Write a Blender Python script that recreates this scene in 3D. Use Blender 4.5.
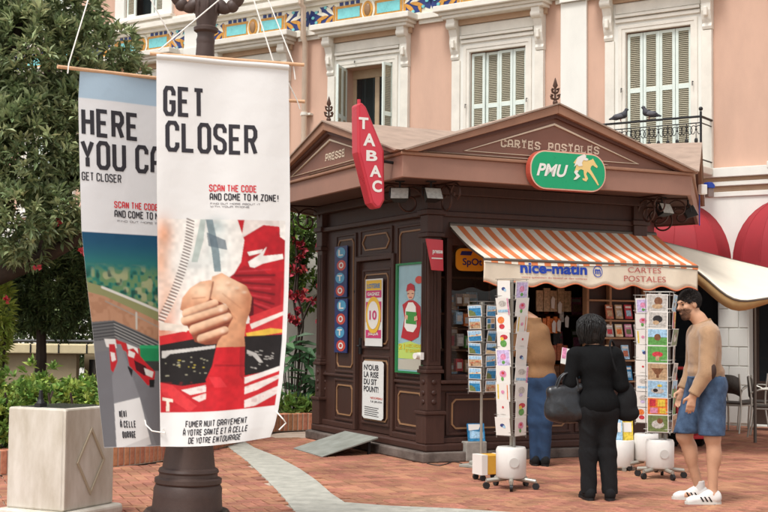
import bpy, bmesh, math, random
import numpy as np
from mathutils import Vector, Matrix
from mathutils.geometry import tessellate_polygon
R = math.radians
for o in list(bpy.data.objects): bpy.data.objects.remove(o)
SC = bpy.context.scene
COL = SC.collection
# ------------------------------------------------------------------ camera
FPX, CAM_H, PITCH, ROLL = 1300.0, 1.48, R(3.16), R(0.58)
cam_data = bpy.data.cameras.new('camera')
cam_data.sensor_width = 36; cam_data.lens = 36 * FPX / 768
cam_data.clip_start = .05; cam_data.clip_end = 500
cam_data.dof.use_dof = True; cam_data.dof.focus_distance = 12.5; cam_data.dof.aperture_fstop = 8
cam = bpy.data.objects.new('camera', cam_data); COL.objects.link(cam)
cp, sp, cr, sr = math.cos(PITCH), math.sin(PITCH), math.cos(ROLL), math.sin(ROLL)
cam.matrix_world = Matrix(((cr, -sr, 0, 0), (-sr*sp, -cr*sp, -cp, 0), (sr*cp, cr*cp, -sp, CAM_H), (0, 0, 0, 1)))
SC.camera = cam
# ------------------------------------------------------------------ sky, sun, exposure (bright overcast)
SUN_EL, SUN_AZ = R(62), R(215)            # azimuth clockwise from +Y (the way the camera looks)
W = bpy.data.worlds.new('World'); SC.world = W; W.use_nodes = True
nt = W.node_tree; nt.nodes.clear()
sky = nt.nodes.new('ShaderNodeTexSky'); sky.sky_type = 'NISHITA'; sky.sun_disc = False
sky.sun_elevation = SUN_EL; sky.sun_rotation = SUN_AZ; sky.dust_density = 3.0; sky.air_density = 1.0
hs = nt.nodes.new('ShaderNodeHueSaturation'); hs.inputs['Saturation'].default_value = .22
bg = nt.nodes.new('ShaderNodeBackground'); bg.inputs['Strength'].default_value = .13
wo = nt.nodes.new('ShaderNodeOutputWorld')
nt.links.new(sky.outputs[0], hs.inputs['Color']); nt.links.new(hs.outputs[0], bg.inputs['Color']); nt.links.new(bg.outputs[0], wo.inputs['Surface'])
sun_d = bpy.data.lights.new('sun', 'SUN'); sun_d.energy = 1.5; sun_d.angle = R(16); sun_d.color = (1, .98, .95)
sun = bpy.data.objects.new('sun', sun_d); COL.objects.link(sun)
sdir = Vector((math.sin(SUN_AZ)*math.cos(SUN_EL), math.cos(SUN_AZ)*math.cos(SUN_EL), math.sin(SUN_EL)))
sun.rotation_euler = sdir.to_track_quat('Z', 'Y').to_euler(); sun.location = (0, -5, 20)
SC.view_settings.view_transform = 'Standard'; SC.view_settings.look = 'None'
SC.view_settings.gamma = 1; SC.view_settings.exposure = .7; SC.view_settings.use_curve_mapping = False
# ------------------------------------------------------------------ pixel -> place (768 x 512 photograph)
def ray(u, v):
    x, z = (u-384)/FPX, -(v-256)/FPX
    x, z = x*cr - z*sr, x*sr + z*cr
    return x, cp - z*sp, sp + z*cp
def gnd(u, v, z=0.):
    r = ray(u, v); t = (z-CAM_H)/r[2]; return r[0]*t, r[1]*t
def at(u, v, Y):
    r = ray(u, v); t = Y/r[1]; return Vector((r[0]*t, Y, CAM_H + r[2]*t))
class Frame:
    def __init__(s, ox, oy, ang): s.o, s.a, s.c, s.s = (ox, oy), ang, math.cos(ang), math.sin(ang)
    def loc(s, x, y): dx, dy = x-s.o[0], y-s.o[1]; return dx*s.c+dy*s.s, -dx*s.s+dy*s.c
    def wor(s, x, y, z=0): return Vector((s.o[0]+x*s.c-y*s.s, s.o[1]+x*s.s+y*s.c, z))
    def py(s, u, v, y0=0):
        r = ray(u, v); a = s.loc(0, 0); b = s.loc(r[0], r[1]); t = (y0-a[1])/(b[1]-a[1])
        return a[0]+t*(b[0]-a[0]), CAM_H+t*r[2]
    def px(s, u, v, x0=0):
        r = ray(u, v); a = s.loc(0, 0); b = s.loc(r[0], r[1]); t = (x0-a[0])/(b[0]-a[0])
        return a[1]+t*(b[1]-a[1]), CAM_H+t*r[2]
KF = Frame(*gnd(429, 461.5), R(25.3))      # kiosk: near corner of the walls, x along the front, y along the left side
_r = ray(660, 100)
BF = Frame(_r[0]/_r[1]*21.3, 21.3, R(-34)) # apartment building behind
# ------------------------------------------------------------------ materials
def lin(h, k=1.):
    h = h.lstrip('#'); o = []
    for i in (0, 2, 4):
        c = int(h[i:i+2], 16)/255; o.append(min(1, (c/12.92 if c <= .04045 else ((c+.055)/1.055)**2.4)*k))
    return tuple(o)
MATS = {}
def M(name, col, rough=.6, var=0., scale=6., bump=0., bscale=60., metal=0., spec=.4, k=1., col2=None, island=0., obrand=0., sheen=0., trans=0., stretch=None, subs=0.):
    if name in MATS: return MATS[name]
    if isinstance(col, str): col = lin(col, k)
    m = bpy.data.materials.new(name); m.use_nodes = True; n = m.node_tree; N = n.nodes; L = n.links
    b = N['Principled BSDF']; b.inputs['Roughness'].default_value = rough; b.inputs['Metallic'].default_value = metal
    b.inputs['Specular IOR Level'].default_value = spec
    if sheen: b.inputs['Sheen Weight'].default_value = sheen
    if trans: b.inputs['Transmission Weight'].default_value = trans
    m.diffuse_color = (*col, 1)
    b.inputs['Base Color'].default_value = (*col, 1)
    tc = N.new('ShaderNodeTexCoord'); src = tc.outputs['Object']
    if stretch:
        mp = N.new('ShaderNodeMapping'); mp.inputs['Scale'].default_value = stretch; L.new(src, mp.inputs[0]); src = mp.outputs[0]
    cur = None
    if var or col2:
        nz = N.new('ShaderNodeTexNoise'); nz.inputs['Scale'].default_value = scale; nz.inputs['Detail'].default_value = 6; nz.inputs['Roughness'].default_value = .62
        L.new(src, nz.inputs['Vector'])
        rp = N.new('ShaderNodeValToRGB'); rp.color_ramp.elements[0].position = .33; rp.color_ramp.elements[1].position = .67
        c2 = lin(col2, k) if isinstance(col2, str) else col2
        lo = c2 if c2 else tuple(c*(1-var) for c in col); hi = tuple(min(1, c*(1+var)) for c in col)
        rp.color_ramp.elements[0].color = (*lo, 1); rp.color_ramp.elements[1].color = (*hi, 1)
        L.new(nz.outputs['Fac'], rp.inputs[0]); cur = rp.outputs[0]
        rr = N.new('ShaderNodeMapRange'); rr.inputs[3].default_value = max(.05, rough-.12); rr.inputs[4].default_value = min(1, rough+.12)
        L.new(nz.outputs['Fac'], rr.inputs[0]); L.new(rr.outputs[0], b.inputs['Roughness'])
    if island or obrand:
        g = N.new('ShaderNodeNewGeometry' if island else 'ShaderNodeObjectInfo')
        ro = g.outputs['Random Per Island'] if island else g.outputs['Random']
        mr = N.new('ShaderNodeMapRange'); a = island or obrand; mr.inputs[3].default_value = 1-a; mr.inputs[4].default_value = 1+a
        L.new(ro, mr.inputs[0])
        hv = N.new('ShaderNodeHueSaturation'); L.new(mr.outputs[0], hv.inputs['Value'])
        mr2 = N.new('ShaderNodeMapRange'); mr2.inputs[3].default_value = .5-.05*a; mr2.inputs[4].default_value = .5+.05*a
        mm = N.new('ShaderNodeMath'); mm.operation = 'FRACT'; mu = N.new('ShaderNodeMath'); mu.operation = 'MULTIPLY'; mu.inputs[1].default_value = 7.31
        L.new(ro, mu.inputs[0]); L.new(mu.outputs[0], mm.inputs[0]); L.new(mm.outputs[0], mr2.inputs[0]); L.new(mr2.outputs[0], hv.inputs['Hue'])
        if cur: L.new(cur, hv.inputs['Color'])
        else: hv.inputs['Color'].default_value = (*col, 1)
        cur = hv.outputs[0]
    if cur: L.new(cur, b.inputs['Base Color'])
    if bump:
        nb = N.new('ShaderNodeTexNoise'); nb.inputs['Scale'].default_value = bscale; nb.inputs['Detail'].default_value = 4
        L.new(src, nb.inputs['Vector'])
        bp = N.new('ShaderNodeBump'); bp.inputs['Strength'].default_value = bump; bp.inputs['Distance'].default_value = .01
        L.new(nb.outputs['Fac'], bp.inputs['Height']); L.new(bp.outputs[0], b.inputs['Normal'])
    MATS[name] = m
    return m
def leafmat(name, col, k=1., a=.45):
    m = M(name, col, rough=.5, k=k, island=a, spec=.35)
    n = m.node_tree; b = n.nodes['Principled BSDF']
    t = n.nodes.new('ShaderNodeBsdfTranslucent'); mx = n.nodes.new('ShaderNodeMixShader'); mx.inputs[0].default_value = .25
    src = b.inputs['Base Color'].links[0].from_socket
    n.links.new(src, t.inputs['Color'])
    out = n.nodes['Material Output']; n.links.new(b.outputs[0], mx.inputs[1]); n.links.new(t.outputs[0], mx.inputs[2]); n.links.new(mx.outputs[0], out.inputs['Surface'])
    return m
def printmat(name, rough=.6, mottling=0., trans=0.):   # colour printed on cloth or paper, carried by the mesh
    m = bpy.data.materials.new(name); m.use_nodes = True; n = m.node_tree; b = n.nodes['Principled BSDF']
    a = n.nodes.new('ShaderNodeVertexColor'); a.layer_name = 'print'
    n.links.new(a.outputs['Color'], b.inputs['Base Color']); b.inputs['Roughness'].default_value = rough; b.inputs['Specular IOR Level'].default_value = .3
    nb = n.nodes.new('ShaderNodeTexNoise'); nb.inputs['Scale'].default_value = 7; nb.inputs['Detail'].default_value = 3
    bp = n.nodes.new('ShaderNodeBump'); bp.inputs['Strength'].default_value = .25; bp.inputs['Distance'].default_value = .02
    tc = n.nodes.new('ShaderNodeTexCoord'); n.links.new(tc.outputs['Object'], nb.inputs['Vector'])
    n.links.new(nb.outputs['Fac'], bp.inputs['Height']); n.links.new(bp.outputs[0], b.inputs['Normal'])
    return m
# ------------------------------------------------------------------ mesh builder
def tag(o, label=None, cat=None, group=None, kind=None):
    if label: o['label'] = label
    if cat: o['category'] = cat
    if group: o['group'] = group
    if kind: o['kind'] = kind
    return o
def empty(name, loc=(0, 0, 0), rz=0., label=None, cat=None, group=None):
    o = bpy.data.objects.new(name, None); COL.objects.link(o); o.location = loc; o.rotation_euler = (0, 0, rz); o.empty_display_size = .1
    return tag(o, label, cat, group)
def link_mesh(name, me, parent=None):
    o = bpy.data.objects.new(name, me); COL.objects.link(o)
    if parent: o.parent = parent
    return o
def copy_tree(o, parent=None):
    c = o.copy(); COL.objects.link(c)
    if parent: c.parent = parent
    for ch in [x for x in bpy.data.objects if x.parent == o]: copy_tree(ch, c)
    return c
class MB:
    def __init__(s, T=None): s.v, s.f, s.m, s.T = [], [], [], T
    def add(s, vs, fs, m=0):
        b = len(s.v)
        s.v += [tuple(p) for p in vs]
        for f in fs: s.f.append(tuple(i+b for i in f)); s.m.append(m)
        return s
    def box(s, x0, x1, y0, y1, z0, z1, m=0):
        return s.add([(x0,y0,z0),(x1,y0,z0),(x1,y1,z0),(x0,y1,z0),(x0,y0,z1),(x1,y0,z1),(x1,y1,z1),(x0,y1,z1)],
                     [(0,3,2,1),(4,5,6,7),(0,1,5,4),(1,2,6,5),(2,3,7,6),(3,0,4,7)], m)
    def obox(s, c, ax, ay, az, m=0):   # centre and three half axes
        c, ax, ay, az = map(Vector, (c, ax, ay, az)); P = []
        for k in (-1, 1):
            for i, j in ((-1,-1),(1,-1),(1,1),(-1,1)): P.append(c+ax*i+ay*j+az*k)
        return s.add(P, [(0,3,2,1),(4,5,6,7),(0,1,5,4),(1,2,6,5),(2,3,7,6),(3,0,4,7)], m)
    def prism(s, pts, d0, d1, fn, m=0, holes=()):   # 2d outline swept from d0 to d1; fn(a, b, d) -> point
        loops = [list(pts)] + [list(h) for h in holes]
        allp = [p for l in loops for p in l]; n = len(allp)
        tris = tessellate_polygon([[Vector((p[0], p[1], 0)) for p in l] for l in loops])
        vs = [fn(p[0], p[1], d0) for p in allp] + [fn(p[0], p[1], d1) for p in allp]
        fs = []
        for t in tris: fs.append(tuple(t)); fs.append(tuple(i+n for i in reversed(t)))
        b = 0
        for l in loops:
            k = len(l)
            for i in range(k): j = (i+1) % k; fs.append((b+i, b+j, b+j+n, b+i+n))
            b += k
        return s.add(vs, fs, m)
    def flat(s, pts, d, fn, m=0, holes=()):
        loops = [list(pts)] + [list(h) for h in holes]; allp = [p for l in loops for p in l]
        tris = tessellate_polygon([[Vector((p[0], p[1], 0)) for p in l] for l in loops])
        return s.add([fn(p[0], p[1], d) for p in allp], [tuple(t) for t in tris], m)
    def tube(s, pts, r, n=8, m=0, caps=True, closed=False):
        P = [Vector(p) for p in pts]; k = len(P); rs = r if isinstance(r, (list, tuple)) else [r]*k
        vs = []; up = None
        for i, p in enumerate(P):
            if closed: t = (P[(i+1) % k]-P[i-1])
            else: t = P[min(i+1, k-1)]-P[max(i-1, 0)]
            t = t.normalized() if t.length > 1e-9 else Vector((0, 0, 1))
            if up is None:
                up = Vector((0, 0, 1)) if abs(t.z) < .9 else Vector((1, 0, 0))
            a = t.cross(up)
            if a.length < 1e-6: a = t.orthogonal()
            a.normalize(); b = a.cross(t).normalized(); up = b
            for j in range(n):
                q = 2*math.pi*j/n; vs.append(p+(a*math.cos(q)+b*math.sin(q))*rs[i])
        fs = []
        for i in range(k if closed else k-1):
            i2 = (i+1) % k
            for j in range(n): j2 = (j+1) % n; fs.append((i*n+j, i*n+j2, i2*n+j2, i2*n+j))
        if caps and not closed: fs.append(tuple(range(n-1, -1, -1))); fs.append(tuple((k-1)*n+j for j in range(n)))
        return s.add(vs, fs, m)
    def lathe(s, prof, c=(0, 0, 0), n=20, m=0):
        vs = []; fs = []; k = len(prof)
        for r, z in prof:
            for j in range(n): q = 2*math.pi*j/n; vs.append((c[0]+r*math.cos(q), c[1]+r*math.sin(q), c[2]+z))
        for i in range(k-1):
            for j in range(n): j2 = (j+1) % n; fs.append((i*n+j, i*n+j2, (i+1)*n+j2, (i+1)*n+j))
        fs.append(tuple(range(n-1, -1, -1))); fs.append(tuple((k-1)*n+j for j in range(n)))
        return s.add(vs, fs, m)
    def ball(s, c, r, nu=14, nv=9, m=0, rot=None):
        r = (r, r, r) if not hasattr(r, '__len__') else r; vs = []; fs = []
        for i in range(nv+1):
            th = math.pi*i/nv
            for j in range(nu):
                q = 2*math.pi*j/nu; p = Vector((r[0]*math.sin(th)*math.cos(q), r[1]*math.sin(th)*math.sin(q), r[2]*math.cos(th)))
                if rot: p = rot @ p
                vs.append((c[0]+p.x, c[1]+p.y, c[2]+p.z))
        for i in range(nv):
            for j in range(nu): j2 = (j+1) % nu; fs.append((i*nu+j, (i+1)*nu+j, (i+1)*nu+j2, i*nu+j2))
        return s.add(vs, fs, m)
    def mesh(s, name, mats, smooth=False, fix=True):
        me = bpy.data.meshes.new(name)
        vs = s.v if s.T is None else [tuple(s.T @ Vector(p)) for p in s.v]
        me.from_pydata(vs, [], s.f)
        if not isinstance(mats, (list, tuple)): mats = [mats]
        for mt in mats: me.materials.append(mt)
        if len(mats) > 1: me.polygons.foreach_set('material_index', s.m)
        if fix:
            bm = bmesh.new(); bm.from_mesh(me); bmesh.ops.remove_doubles(bm, verts=bm.verts, dist=1e-6)
            bmesh.ops.recalc_face_normals(bm, faces=bm.faces); bm.to_mesh(me); bm.free()
        if smooth is not False:
            me.polygons.foreach_set('use_smooth', [True]*len(me.polygons))
            if smooth is not True: me.set_sharp_from_angle(angle=R(smooth))
        me.update(); return me
    def build(s, name, mats, parent=None, smooth=False, bevel=0., fix=True, seg=2):
        o = link_mesh(name, s.mesh(name, mats, smooth, fix), parent)
        if bevel:
            b = o.modifiers.new('bevel', 'BEVEL'); b.width = bevel; b.segments = seg; b.limit_method = 'ANGLE'; b.angle_limit = R(40)
            b.harden_normals = False
        return o
XZ = lambda a, b, d: (a, d, b)     # outline in x,z ; depth along y
YZ = lambda a, b, d: (d, a, b)     # outline in y,z ; depth along x
XY = lambda a, b, d: (a, b, d)
def chamfer_rect(a0, a1, b0, b1, c):
    return [(a0+c, b0), (a1-c, b0), (a1, b0+c), (a1, b1-c), (a1-c, b1), (a0+c, b1), (a0, b1-c), (a0, b0+c)]
def round_rect(a0, a1, b0, b1, r, n=6):
    P = []
    for cx, cy, q0 in ((a1-r, b0+r, -90), (a1-r, b1-r, 0), (a0+r, b1-r, 90), (a0+r, b0+r, 180)):
        for i in range(n+1): q = R(q0+90*i/n); P.append((cx+r*math.cos(q), cy+r*math.sin(q)))
    return P
def inset(pts, d):   # shrink a convex outline towards its middle by d
    n = len(pts); o = []
    area = sum(pts[i][0]*pts[(i+1) % n][1]-pts[(i+1) % n][0]*pts[i][1] for i in range(n)); sg = 1 if area > 0 else -1
    for i in range(n):
        p0, p1, p2 = Vector(pts[i-1]), Vector(pts[i]), Vector(pts[(i+1) % n])
        e1, e2 = (p1-p0).normalized(), (p2-p1).normalized(); n1, n2 = Vector((-e1.y, e1.x))*sg, Vector((-e2.y, e2.x))*sg
        b = (n1+n2); b = b/max(.2, b.dot(n1)) if b.length > 1e-6 else n1; o.append((p1.x+b.x*d, p1.y+b.y*d))
    return o
# ------------------------------------------------------------------ lettering
FONT_CACHE = {}
def text_mesh(body, bold=0., shear=0., spacing=1.):   # Blender's own built-in font, as triangles normalised to cap height 1
    key = (body, bold, shear, spacing)
    if key in FONT_CACHE: return FONT_CACHE[key]
    cu = bpy.data.curves.new('txt', 'FONT'); cu.body = body; cu.offset = bold; cu.shear = shear; cu.space_character = spacing; cu.fill_mode = 'FRONT'; cu.resolution_u = 4
    ob = bpy.data.objects.new('txt', cu); COL.objects.link(ob)
    dg = bpy.context.evaluated_depsgraph_get(); me = bpy.data.meshes.new_from_object(ob.evaluated_get(dg))
    V = [(v.co.x, v.co.y) for v in me.vertices]; F = [tuple(p.vertices) for p in me.polygons]
    bpy.data.objects.remove(ob); bpy.data.curves.remove(cu); bpy.data.meshes.remove(me)
    FONT_CACHE[key] = (V, F); return V, F
def put_text(mb, body, a0, a1, b0, b1, fn, d, m=0, bold=0., shear=0., spacing=1., flip=False):
    V, F = text_mesh(body, bold, shear, spacing)
    xs = [p[0] for p in V]; ys = [p[1] for p in V]; x0, x1, y0, y1 = min(xs), max(xs), min(ys), max(ys)
    vs = []
    for x, y in V:
        a = (x-x0)/(x1-x0); a = 1-a if flip else a
        vs.append(fn(a0+(a1-a0)*a, b0+(b1-b0)*(y-y0)/(y1-y0), d))
    return mb.add(vs, F, m)
# condensed stroke letters for the printed banners: polylines in a 1 x 1 cell; T = starts/ends against an earlier stroke
_c = .22
GL = {
 'A': [[(0,0),(0,1-_c),(.22,1),(.78,1),(1,1-_c),(1,0)], ('T',(0,.4),(1,.4))], 'C': [[(1,.72),(1,1-_c*.6),(.78,1),(.22,1),(0,1-_c*.6),(0,_c*.6),(.22,0),(.78,0),(1,_c*.6),(1,.28)]],
 'B': [[(0,0),(0,1),(.8,1),(1,.88),(1,.62),(.85,.52),(1,.42),(1,.12),(.8,0),(0,0)], ('S',(0,.52),(.7,.52))], 'D': [[(0,0),(0,1),(.75,1),(1,1-_c*.6),(1,_c*.6),(.75,0),(0,0)]], 'E': [[(1,1),(0,1),(0,0),(1,0)], ('S',(0,.52),(.85,.52))],
 'F': [[(1,1),(0,1),(0,0)], ('S',(0,.5),(.85,.5))], 'G': [[(1,.72),(1,1-_c*.6),(.78,1),(.22,1),(0,1-_c*.6),(0,_c*.6),(.22,0),(.78,0),(1,_c*.6),(1,.46),(.5,.46)]],
 'H': [[(0,0),(0,1)], [(1,0),(1,1)], ('T',(0,.52),(1,.52))], 'I': [[(.5,0),(.5,1)]], 'L': [[(0,1),(0,0),(1,0)]],
 'M': [[(0,0),(0,1)], [(1,0),(1,1)], ('D',(.06,.97),(.5,.4),(.94,.97))], 'N': [[(0,0),(0,1)], [(1,0),(1,1)], ('D',(.05,.97),(.95,.03))], 'O': [[(.22,0),(0,_c*.6),(0,1-_c*.6),(.22,1),(.78,1),(1,1-_c*.6),(1,_c*.6),(.78,0),(.22,0)]],
 'P': [[(0,0),(0,1),(.78,1),(1,.86),(1,.6),(.78,.45)], ('S',(0,.45),(.78,.45))], 'R': [[(0,0),(0,1),(.78,1),(1,.86),(1,.64),(.78,.5),(.55,.5),(1,0)], ('S',(0,.5),(.5,.5))],
 'S': [[(1,.74),(1,.88),(.78,1),(.22,1),(0,.88),(0,.66),(.2,.55),(.8,.45),(1,.34),(1,.12),(.78,0),(.22,0),(0,.12),(0,.26)]],
 'T': [[(0,1),(1,1)], ('S',(.5,1),(.5,0))], 'U': [[(0,1),(0,_c*.6),(.22,0),(.78,0),(1,_c*.6),(1,1)]], 'V': [[(0,1),(.5,0),(1,1)]],
 'W': [[(0,1),(.25,0),(.5,.6),(.75,0),(1,1)]], 'J': [[(1,1),(1,.14),(.78,0),(.22,0),(0,.14)]], 'K': [[(0,0),(0,1)], ('S',(0,.5),(1,1)), ('S',(.3,.62),(1,0))],
 'X': [[(0,0),(1,1)], ('S',(.5,.5),(0,1)), ('S',(.5,.5),(1,0))], 'Y': [[(0,1),(.5,.45),(1,1)], ('S',(.5,.45),(.5,0))], 'Z': [[(0,1),(1,1),(0,0),(1,0)]], 'Q': [[(.22,0),(0,_c*.6),(0,1-_c*.6),(.22,1),(.78,1),(1,1-_c*.6),(1,_c*.6),(.78,0),(.22,0)], ('S',(.75,.2),(1,-.1))],
 '.': [[(.4,0),(.6,0)]], '!': [[(.5,1),(.5,.3)], [(.5,.08),(.5,0)]], "'": [[(.5,1),(.5,.8)]],
}
GL['\u00c0'] = GL['A']+[[(.3,1.32),(.6,1.18)]]; GL['\u00c9'] = GL['E']+[[(.4,1.18),(.7,1.32)]]
def stroke_text(mb, body, a0, b0, h, cw, th, fn, d, m=0, gap=None, step=.04, serif=0.):
    gap = th*2. if gap is None else gap; x = a0
    for ch in body:
        if ch == ' ': x += cw*.75; continue
        w = cw*(1.25 if ch == 'M' else .25 if ch in "!'I." else 1)
        for pl in GL[ch]:
            ts = te = 0; lift = 0
            if isinstance(pl, tuple):
                if pl[0] == 'D': lift = .0007
                else: ts = th/2; te = th/2 if pl[0] == 'T' else 0
                pl = pl[1:]
            P = [Vector((x+th/2+p[0]*(w-0), b0+th/2+p[1]*(h-th))) for p in pl]
            if ts: P[0] = P[0]+(P[1]-P[0]).normalized()*ts
            if te: P[-1] = P[-1]+(P[-2]-P[-1]).normalized()*te
            Q = [P[0]]
            for i in range(len(P)-1):
                n = max(1, int((P[i+1]-P[i]).length/step))
                for k in range(1, n+1): Q.append(P[i].lerp(P[i+1], k/n))
            closed = (Q[0]-Q[-1]).length < 1e-6
            vs = []
            for i, p in enumerate(Q):
                e1 = (Q[i]-Q[i-1]) if i > 0 else ((Q[0]-Q[-2]) if closed else (Q[1]-Q[0]))
                e2 = (Q[i+1]-Q[i]) if i < len(Q)-1 else ((Q[1]-Q[0]) if closed else e1)
                if i == 0 and not closed: e1 = e2
                e1, e2 = e1.normalized(), e2.normalized(); n1, n2 = Vector((-e1.y, e1.x)), Vector((-e2.y, e2.x)); b = n1+n2
                b = b/max(.35, b.dot(n1)) if b.length > 1e-3 else n1
                vs += [fn(*(p+b*th/2), d+lift), fn(*(p-b*th/2), d+lift)]
            mb.add(vs, [(2*i, 2*i+1, 2*i+3, 2*i+2) for i in range(len(Q)-1)], m)
            if serif and not closed:
                for k, (p, q) in enumerate(((Q[0], Q[1]), (Q[-1], Q[-2]))):
                    if (k == 0 and ts) or (k == 1 and te) or lift: continue
                    e = (q-p).normalized(); n = Vector((-e.y, e.x))*th*serif; f = e*th*.55; lf = d+.0015
                    mb.add([fn(*(p-n), lf), fn(*(p+n), lf), fn(*(p+n+f), lf), fn(*(p-n+f), lf)], [(0, 1, 2, 3)], m)
        x += w+th+gap
    return x
random.seed(7)
# ================================================================== PAVEMENT
m_mortar = M('paving_bed', '#b3a08f', .9, var=.25, scale=3, bump=.4, bscale=80)
m_brick = M('paving_brick', '#bb8266', .8, var=.18, scale=1.3, bump=.25, bscale=90, island=.22, col2='#9c6750', k=.76)
m_brick1 = M('paving_brick_single', '#bb8266', .8, var=.18, scale=14, bump=.25, bscale=90, obrand=.22, col2='#9c6750', k=.76)
m_band = M('paving_stone_band', '#b3b0a4', .85, var=.12, scale=7, bump=.35, bscale=140, col2='#9b998e')
pav = MB().add([(-60,-20,-.016),(60,-20,-.016),(60,90,-.016),(-60,90,-.016)], [(0,1,2,3)]).build('pavement', m_mortar)
tag(pav, 'red brick paved square around the kiosk', kind='structure')
def in_poly(x, y, P):
    c = False; j = len(P)-1
    for i in range(len(P)):
        if (P[i][1] > y) != (P[j][1] > y) and x < (P[j][0]-P[i][0])*(y-P[i][1])/(P[j][1]-P[i][1])+P[i][0]: c = not c
        j = i
    return c
band_l = [gnd(*p) for p in ((214,437),(228,447),(247,461),(268,481),(284,498),(297,514),(330,545))]
band_r = [gnd(*p) for p in ((236,436),(254,447.5),(278,457),(300,469),(316,480),(332,494),(345,502.5),(390,506),(450,508.5),(520,513),(640,530))]
BAND = band_l+band_r[::-1]
MB().prism(BAND, -.03, .003, XY).build('stone_band', m_band, pav, bevel=.004)
curve_pl = [(-6.0,11.9),(-4.2,12.5),(-2.95,13.5),(-2.42,14.25),(-2.0,15.6),(-1.72,17.2),(-1.5,18.35),(-1.0,18.75),(-.3,18.8)]
PLANTER = curve_pl+[(-.3,30),(-14,30),(-14,11.9)]
def smooth_line(P, n=8):
    o = []; P = [Vector(p).to_3d() if len(p) == 2 else Vector(p) for p in P]
    for i in range(len(P)-1):
        p0, p1, p2, p3 = P[max(i-1,0)], P[i], P[i+1], P[min(i+2,len(P)-1)]
        for k in range(n):
            t = k/n; o.append(.5*((2*p1)+(p2-p0)*t+(2*p0-5*p1+4*p2-p3)*t*t+(3*p1-p0-3*p2+p3)*t**3))
    o.append(P[-1]); return o
pl_line = smooth_line(curve_pl, 16)
PLANTER = [(p.x, p.y) for p in pl_line]+[(-.3,30),(-14,30),(-14,11.9)]
kfoot = [KF.wor(*p)[:2] for p in ((-.1,-.1),(2.9,-.1),(5.2,2.2),(5,5),(1.7,4.9),(-.1,3.3))]
def proj(x, y, z):
    z -= CAM_H; yc = y*cp+z*sp; zc = -y*sp+z*cp
    x, zc = x*cr+zc*sr, -x*sr+zc*cr
    return 384+FPX*x/yc, 256-FPX*zc/yc
BL, BW, G = .21, .098, .012
ang = R(20); ca, sa = math.cos(ang), math.sin(ang)
bricks = []
u = BW+G
for i in range(-150, 220):
    for j in range(-110, 190):
        k = (i-j) % 4     # herringbone on a square grid of brick widths
        if k == 0: cx, cy, hz = (i+1)*u, (j+.5)*u, 1
        elif k == 3: cx, cy, hz = (i+.5)*u, (j+1)*u, 0     # vertical brick occupies j and j+1
        else: continue
        x, y = cx*ca-cy*sa, cx*sa+cy*ca
        y += 10; x += 0
        if not (7.9 < y < 24) or abs(x) > .33*y+2.2: continue
        pu, pv = proj(x, y, 0)
        if pv > 545: continue
        if in_poly(x, y, BAND) or in_poly(x, y, PLANTER) or in_poly(x, y, kfoot): continue
        if y > 17.5 and x < 2.5: continue
        bl = BF.loc(x, y)
        if bl[1] > -.1: continue
        bricks.append((x, y, hz, pv, 0 < pu < 768))
def brick_geo(mb, x, y, a, dz, tilt, L=BL, Wd=BW, h=.03):
    c, s_ = math.cos(a), math.sin(a); e = .004; vs = []
    for (l, w, z) in ((L/2, Wd/2, -h), (L/2, Wd/2, -e), (L/2-e, Wd/2-e, 0)):
        for sx, sy in ((-1,-1),(1,-1),(1,1),(-1,1)):
            px_, py_ = sx*l, sy*w; vs.append((x+px_*c-py_*s_, y+px_*s_+py_*c, z+dz+tilt*sx))
    fs = [(8,9,10,11)]
    for q in (0, 4):
        for i in range(4): j = (i+1) % 4; fs.append((q+i, q+j, q+4+j, q+4+i))
    mb.add(vs, fs)
bricks.sort(key=lambda b: -b[3])
bm_one = MB(); brick_geo(bm_one, 0, 0, 0, 0, 0); brick_me = bm_one.mesh('brick', m_brick1)
near = [b for b in bricks if b[3] < 516 and b[4]][:300]; nearset = set(near)
for x, y, hz, pv, _v in near:
    o = link_mesh('brick', brick_me, pav); o.location = (x, y, random.uniform(-.0015, .0015)); o.rotation_euler = (random.uniform(-.006,.006), random.uniform(-.006,.006), ang+(0 if hz else math.pi/2))
mb = MB()
for b in bricks:
    if b in nearset: continue
    brick_geo(mb, b[0], b[1], ang+(0 if b[2] else math.pi/2), random.uniform(-.0015,.0015), random.uniform(-.001,.001))
tag(mb.build('brick_paving', m_brick, pav, fix=False), kind='stuff')
# ================================================================== APARTMENT BUILDING
m_pink = M('pink_plaster', '#d3ad97', .85, var=.085, scale=1.6, bump=.15, bscale=90, k=.9, stretch=(1, 1, .4))
m_white = M('white_plaster', '#efede4', .8, var=.06, scale=1.7, bump=.12, bscale=80, k=.88, stretch=(1, 1, .5))
m_cream = M('cream_moulding', '#ebe5d8', .75, var=.08, scale=3, bump=.1, bscale=60, k=.88)
m_soff = M('moulding_ochre', '#c9a98c', .8, var=.08, scale=3, k=.85)
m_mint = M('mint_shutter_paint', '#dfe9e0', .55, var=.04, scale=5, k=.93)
m_slat = M('mint_slats_shaded', '#bdb59d', .6, var=.06, scale=9, k=.85)  # mint paint greyed to beige: shade between the slats put into the colour
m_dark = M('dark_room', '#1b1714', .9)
m_glass = M('window_glass', '#20272a', .06, spec=.8)
m_wood_in = M('window_wood', '#b9a285', .6, var=.08)
m_turq = M('turquoise_tile', '#7cc9cb', .3, var=.12, scale=9, k=.85)
m_gold = M('ochre_tile', '#c98f3c', .35, var=.2, scale=14, k=.9)
m_navy = M('navy_tile', '#26356e', .35, var=.2, scale=14)
m_wtile = M('white_tile', '#e9e3d0', .35, var=.08, scale=14, k=.9)
m_terr = M('terracotta_tile', '#b5673f', .4, var=.15, scale=10)
m_iron = M('black_iron', '#1d1c1d', .5, spec=.4)
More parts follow.
